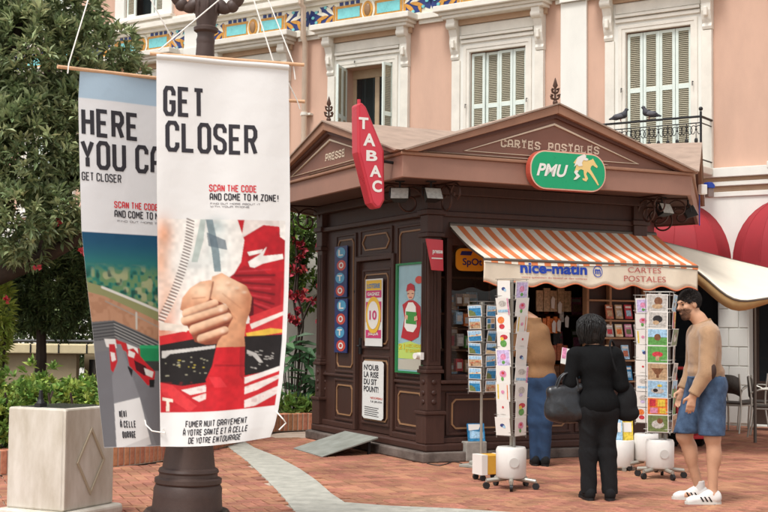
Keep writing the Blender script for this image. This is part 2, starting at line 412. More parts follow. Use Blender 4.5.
bld = empty('apartment_building', BF.wor(0, 0), BF.a, 'pink apartment building with white window surrounds and a mosaic frieze behind the kiosk', 'building')
WC = [-14.75, -11.8, -8.68, -5.85, -3.04, -.02, 2.99]
HW = .57
o1r = BF.py(719, 360)[0]; o2l = BF.py(750, 360)[0]
arch1, arch2 = (o1r-1.75, o1r), (o2l, o2l+1.75)
X0, X1 = -26., 9.
holes = [[(c-HW, 4.1), (c+HW, 4.1), (c+HW, 6.47), (c-HW, 6.47)] for c in WC]+[[(c-HW, 8.2), (c+HW, 8.2), (c+HW, 10.5), (c-HW, 10.5)] for c in WC[:4]]
MB().prism([(X0, 3.9), (X1, 3.9), (X1, 12), (X0, 12)], 0, .35, XZ, holes=holes).build('wall', m_pink, bld)
def arch(a, b, z1=2.35):
    c, h = (a+b)/2, (b-a)/2
    return [(a, .02), (b, .02)]+[(c+h*math.cos(q*math.pi/12), z1+.5*math.sin(q*math.pi/12)) for q in range(13)]
gw = MB().prism([(X0, 0), (X1, 0), (X1, 3.62), (X0, 3.62)], -.03, .35, XZ, holes=[arch(*arch1), arch(*arch2)]).build('ground_floor_wall', m_white, bld)
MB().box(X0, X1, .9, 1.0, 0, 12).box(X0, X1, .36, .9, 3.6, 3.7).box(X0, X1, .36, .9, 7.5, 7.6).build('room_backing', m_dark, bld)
# block joints of the pier between the two openings: each block is a piece
for i in range(8):
    z0 = .04+i*.3
    if z0 > 2.2: break
    for a, b in ((o1r+.02, (o1r+o2l)/2+(.08 if i % 2 else -.08)), ((o1r+o2l)/2+(.095 if i % 2 else -.065), o2l-.02)):
        MB().box(a, b, -.05, -.028, z0, z0+.285).build('stone_block', m_white, gw, bevel=.006)
for (a, b) in (arch1, arch2):
    d = MB().box(a, b, .2, .24, .02, .7).box(a, a+.08, .2, .24, .7, 2.85).box(b-.08, b, .2, .24, .7, 2.85).box((a+b)/2-.04, (a+b)/2+.04, .2, .24, .7, 2.85).build('shop_front', M('shop_wood', '#3b2a22', .5, var=.1), bld)
    MB().box(a+.08, (a+b)/2-.04, .215, .225, .7, 2.85).box((a+b)/2+.04, b-.08, .215, .225, .7, 2.85).build('pane', m_glass, d)
# horizontal mouldings
def strip(name, z0, z1, d, m, x0=X0, x1=X1, par=bld, bev=.008): return MB().box(x0, x1, -d, -.002, z0, z1).build(name, m, par, bevel=bev)
for z0, z1, d, m in ((3.62,3.7,.06,m_white), (3.7,3.79,.03,m_soff), (3.79,3.86,.1,m_white), (3.86,3.93,.05,m_soff), (3.93,4.08,.14,m_white)): strip('floor_band', z0, z1, d, m)
prev = X0
for c in WC+[None]:
    nx = c-1.14 if c is not None else X1
    strip('string_moulding', 7.12, 7.2, .05, m_cream, prev, nx); strip('string_moulding', 7.2, 7.31, .1, m_cream, prev, nx)
    if c is not None: prev = c+1.14
strip('frieze_ground', 7.31, 7.78, .04, m_wtile)
for z0, z1, d in ((7.78,7.86,.1), (7.86,7.97,.2), (7.97,8.03,.14)): strip('upper_cornice', z0, z1, d, m_cream)
# mosaic frieze, panel by panel
def leafshape(cx, cz, l, w, a):
    P = []
    for i in range(9): t = i/8; P.append((t*l, w*math.sin(math.pi*t)**.8))
    for i in range(7, 0, -1): t = i/8; P.append((t*l, -w*math.sin(math.pi*t)**.8*.6))
    return [(cx+p[0]*math.cos(a)-p[1]*math.sin(a), cz+p[0]*math.sin(a)+p[1]*math.cos(a)) for p in P]
def ellipse(cx, cz, rx, rz, n=16): return [(cx+rx*math.cos(2*math.pi*i/n), cz+rz*math.sin(2*math.pi*i/n)) for i in range(n)]
fr = empty('mosaic_frieze', (0, 0, 0)); fr.parent = bld
zc = 7.545
for c in WC:
    for sg in (-1, 1):
        a0, a1 = sorted((c+sg*.2, c+sg*.72))
        MB().prism([(a0-.05, zc-.15), (a1+.05, zc-.15), (a1+.05, zc+.15), (a0-.05, zc+.15)], -.042, -.052, XZ).build('gold_frame', m_gold, fr)
        MB().prism([(a0, zc-.1), (a1, zc-.1), (a1, zc+.1), (a0, zc+.1)], -.052, -.058, XZ).build('turquoise_panel', m_turq, fr)
        MB().prism([(a0-.05, zc-.185), (a1+.05, zc-.185), (a1+.05, zc-.155), (a0-.05, zc-.155)], -.042, -.056, XZ).build('terracotta_line', m_terr, fr)
        for k in range(4):
            x = a0+.04+k*.13; MB().prism([(x, zc+.16), (x+.08, zc+.16), (x+.08, zc+.22), (x, zc+.22)], -.042, -.054, XZ).build('navy_dentil', m_navy, fr)
        # flourish beside the panel, up to the next one
        x = c+sg*.82
        P = [(0,-.2),(.1,-.14),(.16,-.2),(.34,-.19),(.42,-.1),(.56,-.16),(.62,0),(.56,.16),(.42,.1),(.34,.19),(.16,.2),(.1,.14),(0,.2)]
        MB().prism([(x+sg*p[0], zc+p[1]) for p in P], -.0415, -.045, XZ).build('navy_field', m_navy, fr)
        for k, (dx, dz, l, w, an) in enumerate(((0,0,.3,.05,.7),(0,0,.3,.05,-.7),(.12,0,.32,.045,.25),(.12,0,.32,.045,-.25),(.3,.02,.2,.04,1.2),(.3,-.02,.2,.04,-1.2))):
            P = leafshape(0, 0, l, w, an); P = [(x+sg*(dx+p[0]), zc+dz+p[1]) for p in P]
            MB().prism(P, -.0452, -.05-.002*k, XZ).build('white_leaf' if k % 2 == 0 else 'ochre_leaf', m_wtile if k % 2 == 0 else m_gold, fr)
        for dx, dz in ((.2,.17),(.2,-.17),(.42,.1),(.42,-.1),(.5,0)): MB().prism(ellipse(x+sg*dx, zc+dz, .035, .03, 10), -.042, -.064, XZ).build('blue_bead', m_turq, fr)
        MB().prism([(x-.03, zc-.17), (x+.03, zc-.17), (x+.03, zc+.17), (x-.03, zc+.17)], -.042, -.049, XZ).build('ochre_bar', m_gold, fr)
    e = MB().prism(ellipse(c, zc, .16, .22, 20), -.042, -.07, XZ).build('cartouche', m_wtile, fr, bevel=.008)
    MB().prism(ellipse(c, zc, .12, .17, 20), -.07, -.09, XZ).build('cartouche_ring', m_gold, e, bevel=.008)
    MB().ball((c, -.09, zc), (.075, .035, .12), 14, 9).build('cartouche_boss', M('bronze_boss', '#8a6a4a', .45, var=.2), e, smooth=True)
# windows
def louvre_panel(par, x0, x1, z0, z1, y, T=None):
    fw = .05
    f = MB(T)
    zm = z0+(z1-z0)*.585
    f.box(x0, x0+fw, y-.02, y+.02, z0, z1).box(x1-fw, x1, y-.02, y+.02, z0, z1)
    for a, b in ((z0, z0+.06), (zm-.04, zm+.04), (z1-.05, z1)): f.box(x0+fw, x1-fw, y-.019, y+.019, a, b)
    o = f.build('shutter', m_mint, par, bevel=.003, seg=1)
    for a, b in ((z0+.06, zm-.04), (zm+.04, z1-.05)):
        s = MB(T); n = int((b-a)/.032)
        for i in range(n):
            z = a+(i+.5)*(b-a)/n
            s.add([(x0+fw, y-.012, z-.013), (x1-fw, y-.012, z-.013), (x1-fw, y+.012, z+.013), (x0+fw, y+.012, z+.013),
                   (x0+fw, y-.009, z-.017), (x1-fw, y-.009, z-.017), (x1-fw, y+.015, z+.009), (x0+fw, y+.015, z+.009)],
                  [(0,1,2,3),(4,7,6,5),(0,4,5,1),(2,6,7,3)])
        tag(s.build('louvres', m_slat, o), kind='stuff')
    return o
def console(par, x, z0=6.35, z1=7.08, w=.16):
    prof = [(0, z0), (.09, z0), (.11, z0+.05), (.09, z0+.1), (.12, z0+.16), (.16, z0+.3), (.15, z0+.42), (.2, z0+.55), (.27, z0+.64), (.27, z1), (0, z1)]
    mb = MB().prism([(-d, z) for d, z in prof], x-w/2, x+w/2, YZ)
    o = mb.build('console', m_cream, par, bevel=.006)
    MB().tube([(x-w/2-.012, -.2, z1-.11), (x+w/2+.012, -.2, z1-.11)], .075, 14).build('volute', m_cream, o, smooth=40)
    MB().box(x-w/2+.045, x+w/2-.045, -.2, -.1, z0+.2, z0+.36).build('console_leaf', m_cream, o, bevel=.02)
    return o
for i, c in enumerate(WC):
    w = empty('window', (0, 0, 0)); w.parent = bld
    # surround
    cs = MB().prism([(c-.93, 4.08), (c+.93, 4.08), (c+.93, 6.98), (c-.93, 6.98)], -.05, -.001, XZ, holes=[[(c-HW, 4.1), (c+HW, 4.1), (c+HW, 6.47), (c-HW, 6.47)]])
    cs.build('surround', m_white, w, bevel=.006)
    for sg in (-1, 1): MB().box(*sorted((c+sg*.93, c+sg*.76)), -.085, -.05, 4.08, 6.34).build('outer_strip', m_cream, w, bevel=.006)
    st = MB()
    for a, d in ((.0, .075), (.06, .065)): st.prism([(c-HW-.12+a, 4.1), (c-HW-.12+a, 6.59-a), (c+HW+.12-a, 6.59-a), (c+HW+.12-a, 4.1), (c+HW+.06-a, 4.1), (c+HW+.06-a, 6.53-a), (c-HW-.06+a, 6.53-a), (c-HW-.06+a, 4.1)], -d, -.049, XZ)
    st.build('architrave', m_cream, w, bevel=.004)
    MB().box(c-.74, c+.74, -.09, -.05, 6.64, 6.7).box(c-.74, c+.74, -.12, -.05, 6.72, 6.77).box(c-.74, c+.74, -.075, -.05, 6.79, 6.96).build('entablature', m_cream, w, bevel=.005)
    MB().box(c-1.0, c+1.0, -.1, -.04, 6.98, 7.1).build('hood_soffit', m_soff, w)
    h = MB()
    for z0, z1, d, e in ((7.08,7.14,.3,1.02), (7.14,7.2,.34,1.07), (7.2,7.31,.42,1.14)): h.box(c-e, c+e, -d, -.002, z0, z1)
    h.build('hood', m_cream, w, bevel=.012)
    for sg in (-1, 1): console(w, c+sg*.86)
    if i == 3:   # the window standing open
        for sg in (-1, 1):
            T = Matrix.Translation((c+sg*HW, 0, 0)) @ Matrix.Rotation(sg*R(72 if sg < 0 else 80), 4, 'Z') @ Matrix.Translation((-(c+sg*HW), 0, 0))
            for k in range(2 if sg < 0 else 1):
                x0 = c+sg*HW+(-sg)*.285*k; x1 = x0-sg*.28
                louvre_panel(w, min(x0, x1), max(x0, x1), 4.12, 6.45, .03, T)
        f = MB()
        for a, b in ((c-HW, c-HW+.08), (c-.05, c+.05), (c+HW-.08, c+HW)): f.box(a, b, .27, .33, 4.1, 6.3)
        f.box(c-HW, c+HW, .26, .34, 6.3, 6.47).box(c-HW+.08, c-.05, .275, .325, 4.1, 4.25).box(c+.05, c+HW-.08, .275, .325, 4.1, 4.25)
        f.build('casement', m_wood_in, w, bevel=.006)
        MB().box(c-HW+.08, c-.05, .295, .305, 4.25, 6.3).box(c+.05, c+HW-.08, .295, .305, 4.25, 6.3).build('pane', m_glass, w)
        cu = MB(); cv = [(c-HW+.1+k*.035, .4+.03*(k % 2)) for k in range(9)]
        cu.add([(x, y, 4.2) for x, y in cv]+[(x, y, 6.4) for x, y in cv], [(k, k+1, k+10, k+9) for k in range(8)]); cu.build('curtain', M('curtain', '#9aa39a', .9), w)
        MB().tube([(c-.32, -.05, 6.55), (c-.25, -.13, 6.57)], .01, 6).build('hook', m_iron, w)
    else:
        xs = [c-HW+.005+k*.2825 for k in range(5)]
        for k in range(4):
            off = .03+(.03 if i == 4 and k == 1 else 0); louvre_panel(w, xs[k]+.004, xs[k+1]-.004, 4.12, 6.45, off)
        MB().box(c-.012, c+.012, -.004, .012, 4.13, 6.44).build('shutter_bead', m_mint, w)
        for sg in (-1, 1): MB().tube([(c+sg*(HW+.05), -.08, 5.52), (c+sg*(HW+.05), -.12, 5.52), (c+sg*(HW+.05), -.12, 5.45)], .008, 6).build('shutter_hook', m_iron, w)
for i, c in enumerate(WC[:4]):
    w = empty('upper_window', (0, 0, 0)); w.parent = bld
    MB().prism([(c-.85, 8.1), (c+.85, 8.1), (c+.85, 10.8), (c-.85, 10.8)], -.06, -.001, XZ, holes=[[(c-HW, 8.2), (c+HW, 8.2), (c+HW, 10.5), (c-HW, 10.5)]]).build('surround', m_white, w)
    MB().box(c-.95, c+.95, -.2, -.03, 8.03, 8.1).build('sill', m_cream, w, bevel=.01)
    for k in range(4):
        if i == 1 and k in (1, 2): continue
        louvre_panel(w, c-HW+.01+k*.2825, c-HW+.28+k*.2825, 8.22, 10.48, .03)
    MB().box(c-HW, c+HW, .28, .3, 8.2, 10.5).build('pane', m_glass, w)
    f = MB().box(c-.04, c+.04, .24, .29, 8.2, 10.5).box(c-HW, c+HW, .24, .285, 8.2, 8.3); f.build('casement', m_mint, w)
# pilasters and drainpipe
for a, b in ((-1.79, -1.3), (-10.55, -10.1), (4.1, 4.6)):
    MB().box(a, b, -.06, -.001, 4.08, 7.12).box(a, b, -.112, -.1, 7.12, 7.31).box(a-.01, b+.01, -.075, -.04, 7.31, 7.78).build('pilaster', m_white, bld, bevel=.01)
dp = MB().tube([(-7.3, -.13, 3.0), (-7.3, -.13, 7.05), (-7.3, -.2, 7.15), (-7.3, -.2, 7.75), (-7.3, -.28, 7.8), (-7.3, -.28, 11)], .055, 12)
dpo = dp.build('drainpipe', M('pipe_cream', '#dcc4ae', .6, var=.06, k=.9), bld, smooth=50)
MB().tube([(-7.3, -.13, 5.62), (-7.3, -.13, 5.68)], .068, 12).box(-7.42, -7.18, -.1, 0, 5.63, 5.67).build('pipe_bracket', m_cream, dpo)
# balconies of the two right windows
def balcony(c, half=.98):
    D = .55; z0 = 4.08
    b = empty('balcony', (0, 0, 0)); b.parent = bld
    MB().box(c-half-.05, c+half+.05, -D-.08, -.14, z0-.12, z0).build('slab', m_cream, b, bevel=.02)
    r = MB()
    for P in ([(c-half, -D), (c+half, -D)], [(c-half, -D), (c-half, -.05)], [(c+half, -D), (c+half, -.05)]):
        for z, rad in ((z0+.1, .012), (z0+.78, .02), (z0+.68, .01)): r.tube([(*P[0], z), (*P[1], z)], rad, 6)
    r.build('rail', m_iron, b, smooth=60)
    for x in (c-half, c+half): MB().tube([(x, -D, z0-.1), (x, -D, z0+.86)], .02, 8).ball((x, -D, z0+.9), .035, 10, 7).build('corner_post', m_iron, b, smooth=60)
    sc = MB(); n = 13
    for k in range(n):
        x = c-half+(k+.5)*2*half/n; w_ = half/n*.86
        for sg in (-1, 1):
            P = []
            for t in range(15):
                q = t/14*math.pi*1.9; rr = w_*(1-.55*t/14); P.append((x+sg*(w_-rr*math.cos(q))*.9-sg*w_*.2, -D, z0+.42+(.1+rr*math.sin(q))*1.4))
            sc.tube(P, .007, 5); sc.tube([(p[0], p[1], 2*(z0+.4)-p[2]) for p in P], .007, 5)
        sc.tube([(x, -D, z0+.1), (x, -D, z0+.68)], .007, 5)
        sc.ball((x, -D, z0+.4), (.03, .012, .05), 8, 5)
    sc.build('scrollwork', m_iron, b, smooth=60)
    return b
balcony(WC[5]-.1, 1.02); balcony(WC[6], .98)
# red dome awnings over the ground floor openings
m_red_aw = M('red_awning_cloth', '#9d2a31', .75, var=.08, scale=3, bump=.1, bscale=120, k=.95)
def dome(s, label):
    d = empty('dome_awning', BF.wor(s, -.03), BF.a, label, 'awning', 'red dome awnings on the ground floor')
    rx, ry, rz = .84, .8, 1.0; z0 = 2.55; n = 7; sh = MB()
    for seg in range(n):
        vs = []; fs = []; a0, a1 = math.pi*seg/n, math.pi*(seg+1)/n
        for i in range(11):
            th = math.pi/2*i/10
            for j in range(4):
                q = a0+(a1-a0)*j/3; puff = 1-.02*math.sin(math.pi*j/3)
                # ribs fan out from the two wall corners
                vs.append((-rx*math.cos(q)*math.cos(th)*puff, -ry*math.sin(q)*math.cos(th)*puff, z0+rz*math.sin(th)))
        for i in range(10):
            for j in range(3): fs.append((i*4+j, i*4+j+1, (i+1)*4+j+1, (i+1)*4+j))
        MB().add(vs, fs).build('canopy_panel', m_red_aw, d, smooth=True)
    rb = MB()
    for seg in range(n+1):
        q = math.pi*seg/n; rb.tube([(-rx*math.cos(q)*math.cos(math.pi/2*i/10)*1.003, -ry*math.sin(q)*math.cos(math.pi/2*i/10)*1.003, z0+rz*math.sin(math.pi/2*i/10)) for i in range(11)], .008, 5)
    rb.build('rib', m_red_aw, d)
    va = MB(); P = [(-rx*math.cos(math.pi*i/28), -ry*math.sin(math.pi*i/28)) for i in range(29)]
    va.add([(x, y, z0) for x, y in P]+[(x*1.01, y*1.01, z0-.16-.03*abs(math.sin(i*math.pi/4))) for i, (x, y) in enumerate(P)], [(i, i+1, i+30, i+29) for i in range(28)])
    va.build('valance', m_red_aw, d)
dome(BF.py(681, 270)[0], 'red dome awning seen just past the kiosk roof edge')
dome(BF.py(789, 270)[0], 'red dome awning at the right edge of the picture')
# ================================================================== KIOSK
m_kwood = M('kiosk_dark_wood', '#5a3a2f', .5, var=.16, scale=3, bump=.15, bscale=30, k=.55, stretch=(8, 8, 1))
m_kwood2 = M('kiosk_panel_wood', '#53342a', .5, var=.16, scale=3, bump=.12, bscale=30, k=.55, stretch=(8, 8, 1))
m_fascia = M('kiosk_fascia_paint', '#9c7463', .6, var=.07, scale=2.5, bump=.12, bscale=40, k=1.)
m_ped = M('kiosk_pediment_paint', '#875f50', .65, var=.06, scale=3, k=.95)
m_rake = M('kiosk_rake_paint', '#9f755d', .6, var=.1, scale=4, bump=.1, k=.95)
m_soffit = M('kiosk_soffit', '#5d4136', .7, var=.1, scale=3)
m_trimline = M('kiosk_gold_line', '#94704f', .5, var=.1, scale=10)
m_cline = M('kiosk_cream_line', '#decbb2', .6, var=.06, scale=10)
m_roof = M('kiosk_roof_sheet', '#a08a7a', .8, var=.15, scale=5, bump=.3, bscale=30)
m_step = M('kiosk_plinth_stone', '#6f655d', .75, var=.2, scale=5, bump=.25, bscale=50, col2='#4b403a')
WLEN, FLEN, OV, ZS = 3.2, 2.84, .71, 3.07
s2 = math.sqrt(.5)
kio = empty('kiosk', KF.wor(0, 0), KF.a, 'dark brown wooden newsagent kiosk with gabled roof and green oval sign', 'kiosk')
RP = [(-OV, -OV), (FLEN+.24, -OV), (FLEN+.24+4.3*.643, -OV+4.3*.766), (FLEN+2.3, 5.0), (1.9, WLEN+.13+2.6), (-OV, WLEN+.13)]
WP = [(0, 0), (FLEN, 0), (FLEN+3.7*.643, 3.7*.766), (FLEN+1.7, 4.5), (1.75, WLEN+1.75), (0, WLEN)]
def offs(P, d): return inset(P, d)
# plinth
MB().prism(offs(WP, -.17), 0, .11, XY).build('plinth', m_step, kio, bevel=.015)
MB().prism(offs(WP, -.1), .11, .2, XY).build('plinth_step', m_kwood, kio, bevel=.02)
# roof: ceiling board, fascia ring, crown
MB().prism(offs(RP, .05), ZS+.02, ZS+.05, XY).build('soffit', m_soffit, kio)
MB().prism(RP, ZS, ZS+.235, XY, holes=[offs(RP, .05)]).build('fascia', m_fascia, kio, bevel=.006)
MB().prism(offs(RP, -.03), ZS+.235, ZS+.27, XY).build('crown_moulding', m_rake, kio, bevel=.01)
# hipped lead roof between the gables
cx, cy = 2.2, 2.2; base = offs(RP, .04)
rf = MB(); rf.add([(x, y, ZS+.27) for x, y in base]+[(cx, cy, 4.05)], [(i, (i+1) % 6, 6) for i in range(6)]); rf.build('hip_roof', m_roof, kio)
def edge_fn(p0, p1):
    p0, p1 = Vector(p0), Vector(p1); e = (p1-p0).normalized(); n = Vector((e.y, -e.x))
    return (lambda a, z, d: (p0.x+e.x*a+n.x*d, p0.y+e.y*a+n.y*d, z)), (p1-p0).length
def finial(c):
    m = MB(); x, y, z = c
    m.tube([(x, y, z), (x, y, z+.25)], .012, 6).ball((x, y, z+.05), .03, 8, 6)
    for q in range(4):
        a = q*math.pi/2+.3
        for r0, zz in ((.07, .1), (.055, .17)):
            m.tube([(x, y, z+zz-.02), (x+r0*.8*math.cos(a), y+r0*.8*math.sin(a), z+zz), (x+r0*math.cos(a), y+r0*math.sin(a), z+zz+.035), (x+r0*.5*math.cos(a), y+r0*.5*math.sin(a), z+zz+.03)], .009, 5)
    m.lathe([(.004, .2), (.03, .24), (.004, .33)], (x, y, z), 8)
    return m
def gable(p0, p1, apex, depth, word=None, w0=.5, w1=1.8):
    fn, L = edge_fn(p0, p1); mid = L/2; zb = ZS+.272
    t = .095; sl = (apex-zb)/mid; yy = t*math.sqrt(1+sl*sl)
    g = MB().prism([(.12, zb), (L-.12, zb), (mid, apex-yy-.01)], -depth, -.03, fn).build('pediment', m_ped, kio)
    for sg in (0, 1):
        P = [(-.02, zb), (mid, apex), (mid, apex-yy), (.16, zb)]
        if sg: P = [(L-a, z) for a, z in P]
        MB().prism(P, -depth, .07, fn).build('raking_cornice', m_rake, kio, bevel=.006)
        P = [(-.03, zb+.012), (mid, apex+.018), (mid, apex+.002), (.0, zb+.002)]
        if sg: P = [(L-a, z) for a, z in P]
        MB().prism(P, -depth, .09, fn).build('roof_sheet', m_roof, kio)
        P = [(.1, zb+.005), (mid, apex-yy-.002), (mid, apex-yy-.045), (.24, zb+.005)]
        if sg: P = [(L-a, z) for a, z in P]
        MB().prism(P, -.02, .02, fn).build('raking_bead', M('kiosk_bead', '#5d3b30', .6), kio)
    o = [(.74, zb+.055), (L-.74, zb+.055), (mid, apex-yy-.1)]
    MB().prism(o, -.029, -.012, fn, holes=[offs(o, .022)]).build('pediment_line', m_cline, g)
    if word:
        x = w0; ws_ = word.split(); tot = len(word); cwid = (w1-w0)/tot; th_ = .016
        for wd in ws_:
            tx = MB(); h_ = .092; stroke_text(tx, wd, x, zb+.13, h_, cwid-2*th_-.002, th_, fn, -.026, gap=th_+.002, step=.5, serif=1.25)
            tx.build('lettering', m_cline, g, fix=False); x += cwid*(len(wd)+1)
    fx = fn(mid, apex-.02, 0)
    if word: finial(fx).build('finial', M('finial_bronze', '#5a4236', .5, metal=.3), kio, smooth=50)
    return fn, L
fnF, LF = gable(RP[0], RP[1], 3.985, 2.6, 'CARTES POSTALES', .5+OV, 1.81+OV)
fnL, LL = gable(RP[5], RP[0], 3.93, 2.6, 'PRESSE', None or (WLEN+.13-1.46), (WLEN+.13-.86))
fnR, LR = gable(RP[1], RP[2], 3.985, 2.3)
# kiosk-wall helpers: left wall outline in (y, z) facing -x, front wall in (x, z) facing -y
def gold_outline(par, P, fn, d, w=.018):
    MB().prism(P, d, d+(.012 if fn is not FW else .012), fn, holes=[offs(P, w)]).build('gold_line', m_trimline, par)
LW = lambda a, b, d: (-d, a, b)        # d = distance out from the left wall
FW = lambda a, b, d: (a, -d, b)        # d = distance out from the front wall
ZB = .2
# ---- left wall (door, two panels)
wl = MB().prism([(0, ZB), (WLEN, ZB), (WLEN, ZS+.02), (0, ZS+.02)], -.06, 0, LW, holes=[[(.93, ZB+.002), (1.93, ZB+.002), (1.93, 2.3), (.93, 2.3)]]).build('left_wall', m_kwood, kio)
def panel(par, a0, a1, b0, b1, fn, cham=.05, gold=.07, name='panel'):
    fr_ = MB().prism([(a0, b0), (a1, b0), (a1, b1), (a0, b1)], .0, .022, fn, holes=[offs([(a0, b0), (a1, b0), (a1, b1), (a0, b1)], .03)]).build('panel_frame', m_kwood, par, bevel=.006)
    q = MB().prism([(a0+.03, b0+.03), (a1-.03, b0+.03), (a1-.03, b1-.03), (a0+.03, b1-.03)], .0005, .008, fn).build(name, m_kwood2, par)
    gold_outline(q, chamfer_rect(a0+gold, a1-gold, b0+gold, b1-gold, cham), fn, .008)
    return q
for a0, a1 in ((.1, .84), (2.02, 2.66)):
    panel(wl, a0, a1, .29, .82, LW); panel(wl, a0, a1, .9, 2.68, LW)
panel(wl, .97, 1.9, 2.36, 2.7, LW, cham=.09)
# rails and cornice on the wall
for a_ in ((-.05, 0, 0, .86, ZB, .27), (-.05, 0, 2.0, WLEN, ZB, .27), (-.035, 0, 0, .86, .845, .88), (-.035, 0, 2.0, WLEN, .845, .88), (-.07, 0, 0, WLEN, 2.74, 2.8), (-.12, 0, 0, WLEN, 2.98, ZS+.015)): MB().box(*a_).build('left_wall_rail', m_kwood, kio, bevel=.01)
MB().box(-.05, .0, .86, .925, ZB+.002, 2.36).box(-.05, 0, 1.935, 2.0, ZB+.002, 2.36).box(-.05, 0, .925, 1.935, 2.3, 2.36).build('door_frame', m_kwood, kio, bevel=.008)
dr = MB().prism([(.935, ZB+.01), (1.925, ZB+.01), (1.925, 2.295), (.935, 2.295)], -.05, -.012, LW).build('door', m_kwood, kio, bevel=.004)
panel(dr, 1.03, 1.83, .3, 1.14, lambda a, b, d: LW(a, b, d-.012), gold=.05); panel(dr, 1.03, 1.83, 1.22, 2.2, lambda a, b, d: LW(a, b, d-.012), gold=.06)
MB().tube([(-.0, 1.87, 1.25), (-.05, 1.87, 1.25), (-.05, 1.8, 1.25)], .012, 8).box(-.02, .0, 1.84, 1.9, 1.15, 1.35).ball((-.03, 1.98, 1.93), .03, 8, 6).build('handle', m_iron, dr)
# ---- posts
def post(x, y, name='post', s=.085):
    m = MB()
    for z0, z1, e in ((ZB, .52, .035), (.52, .56, .05), (.56, .98, .005), (.98, 1.02, .03), (1.02, 1.06, .015), (1.06, 2.5, 0), (2.5, 2.55, .03), (2.55, 2.75, .012), (2.75, 2.81, .04), (2.81, ZS+.02, .012)):
        m.box(x-s-e, x+s+e, y-s-e, y+s+e, z0, z1)
    o = m.build(name, m_kwood, kio, bevel=.008)
    for dx, dy in ((-1, 0), (0, -1)):
        for z in (.66, .76, .88):
            k = MB()
            if dx: k.ball((x-s-.008, y, z), (.014, .035, .03), 10, 6)
            else: k.ball((x, y-s-.008, z), (.035, .014, .03), 10, 6)
            k.build('rosette', m_kwood2, o, smooth=True)
        fl = MB()
        for q in (-.04, 0, .04):
            if dx: fl.box(x-s-.008, x-s+.002, y+q-.012, y+q+.012, 1.12, 2.44)
            else: fl.box(x+q-.012, x+q+.012, y-s-.008, y-s+.002, 1.12, 2.44)
        fl.build('fluting', m_kwood2, o)
    return o
corner_post = post(.02, .02)
post(.02, WLEN-.1); post(FLEN-.02, .02)
MB().tube([(-.12, .0, 1.17), (-.2, -.02, 1.17)], .035, 12).box(-.14, -.1, -.05, .05, 1.13, 1.21).build('white_knob', M('white_plastic', '#e9e6df', .4), corner_post, smooth=40)
# ---- front: low wall with panels, window, open hatch
low = MB().prism([(0, ZB), (FLEN, ZB), (FLEN, .86), (0, .86)], -.06, 0, FW).build('front_low_wall', m_kwood, kio)
for a0, a1 in ((.2, 1.0), (1.06, 1.86), (1.92, 2.7)): panel(low, a0, a1, .28, .76, FW)
MB().box(.1, FLEN-.1, -.1, .12, .86, .9).build('counter_sill', m_kwood, kio, bevel=.01)
MB().box(.1, FLEN-.1, -.06, 0, ZB, .26).box(.1, FLEN-.1, -.04, 0, .78, .85).build('front_rail', m_kwood, kio, bevel=.008)
MB().box(0, FLEN, -.02, .06, 2.5, ZS+.02).box(0, FLEN, -.12, -.02, 2.98, ZS+.015).box(0, FLEN, -.06, -.02, 2.74, 2.8).build('front_lintel', m_kwood, kio, bevel=.008)
wf = MB().box(.2, .26, -.02, .04, .9, 2.5).box(.98, 1.05, -.02, .04, .9, 2.5).box(.26, .98, -.02, .04, 2.42, 2.5).box(.26, .98, -.02, .04, .9, .96).build('window_frame', m_kwood, kio, bevel=.006)
gl = bpy.data.materials.new('kiosk_glass'); gl.use_nodes = True
_n = gl.node_tree; _n.nodes.clear(); _g = _n.nodes.new('ShaderNodeBsdfGlossy'); _g.inputs['Roughness'].default_value = .03; _t = _n.nodes.new('ShaderNodeBsdfTransparent'); _f = _n.nodes.new('ShaderNodeFresnel'); _f.inputs[0].default_value = 1.5; _m = _n.nodes.new('ShaderNodeMixShader'); _o = _n.nodes.new('ShaderNodeOutputMaterial')
_n.links.new(_f.outputs[0], _m.inputs[0]); _n.links.new(_t.outputs[0], _m.inputs[1]); _n.links.new(_g.outputs[0], _m.inputs[2]); _n.links.new(_m.outputs[0], _o.inputs[0])
MB().box(.26, .98, .008, .014, .96, 2.42).build('pane', gl, wf)
# right, rear and left-rear walls, interior
fnw = [edge_fn(WP[i], WP[(i+1) % 6]) for i in range(6)]
for i, nm in ((1, 'right_wall'), (2, 'rear_wall'), (3, 'rear_wall'), (4, 'left_rear_wall')):
    fn, L = fnw[i]; w_ = MB().prism([(0, ZB), (L, ZB), (L, ZS+.02), (0, ZS+.02)], -.06, 0, fn).build(nm, m_kwood, kio)
    k = max(1, int(L/.9))
    for q in range(k):
        panel(w_, .08+q*L/k, (q+1)*L/k-.08, .3, .85, fn); panel(w_, .08+q*L/k, (q+1)*L/k-.08, .93, 2.7, fn)
MB().prism(offs(WP, .08), ZB-.02, ZB+.005, XY).build('floor_board', M('kiosk_floor', '#4a3a30', .7), kio)
MB().box(.07, FLEN+1.2, 1.65, 1.7, ZB, ZS).box(.065, .09, .05, 1.65, ZB, ZS).build('inner_partition', M('kiosk_inner', '#4a352b', .7, var=.1), kio)
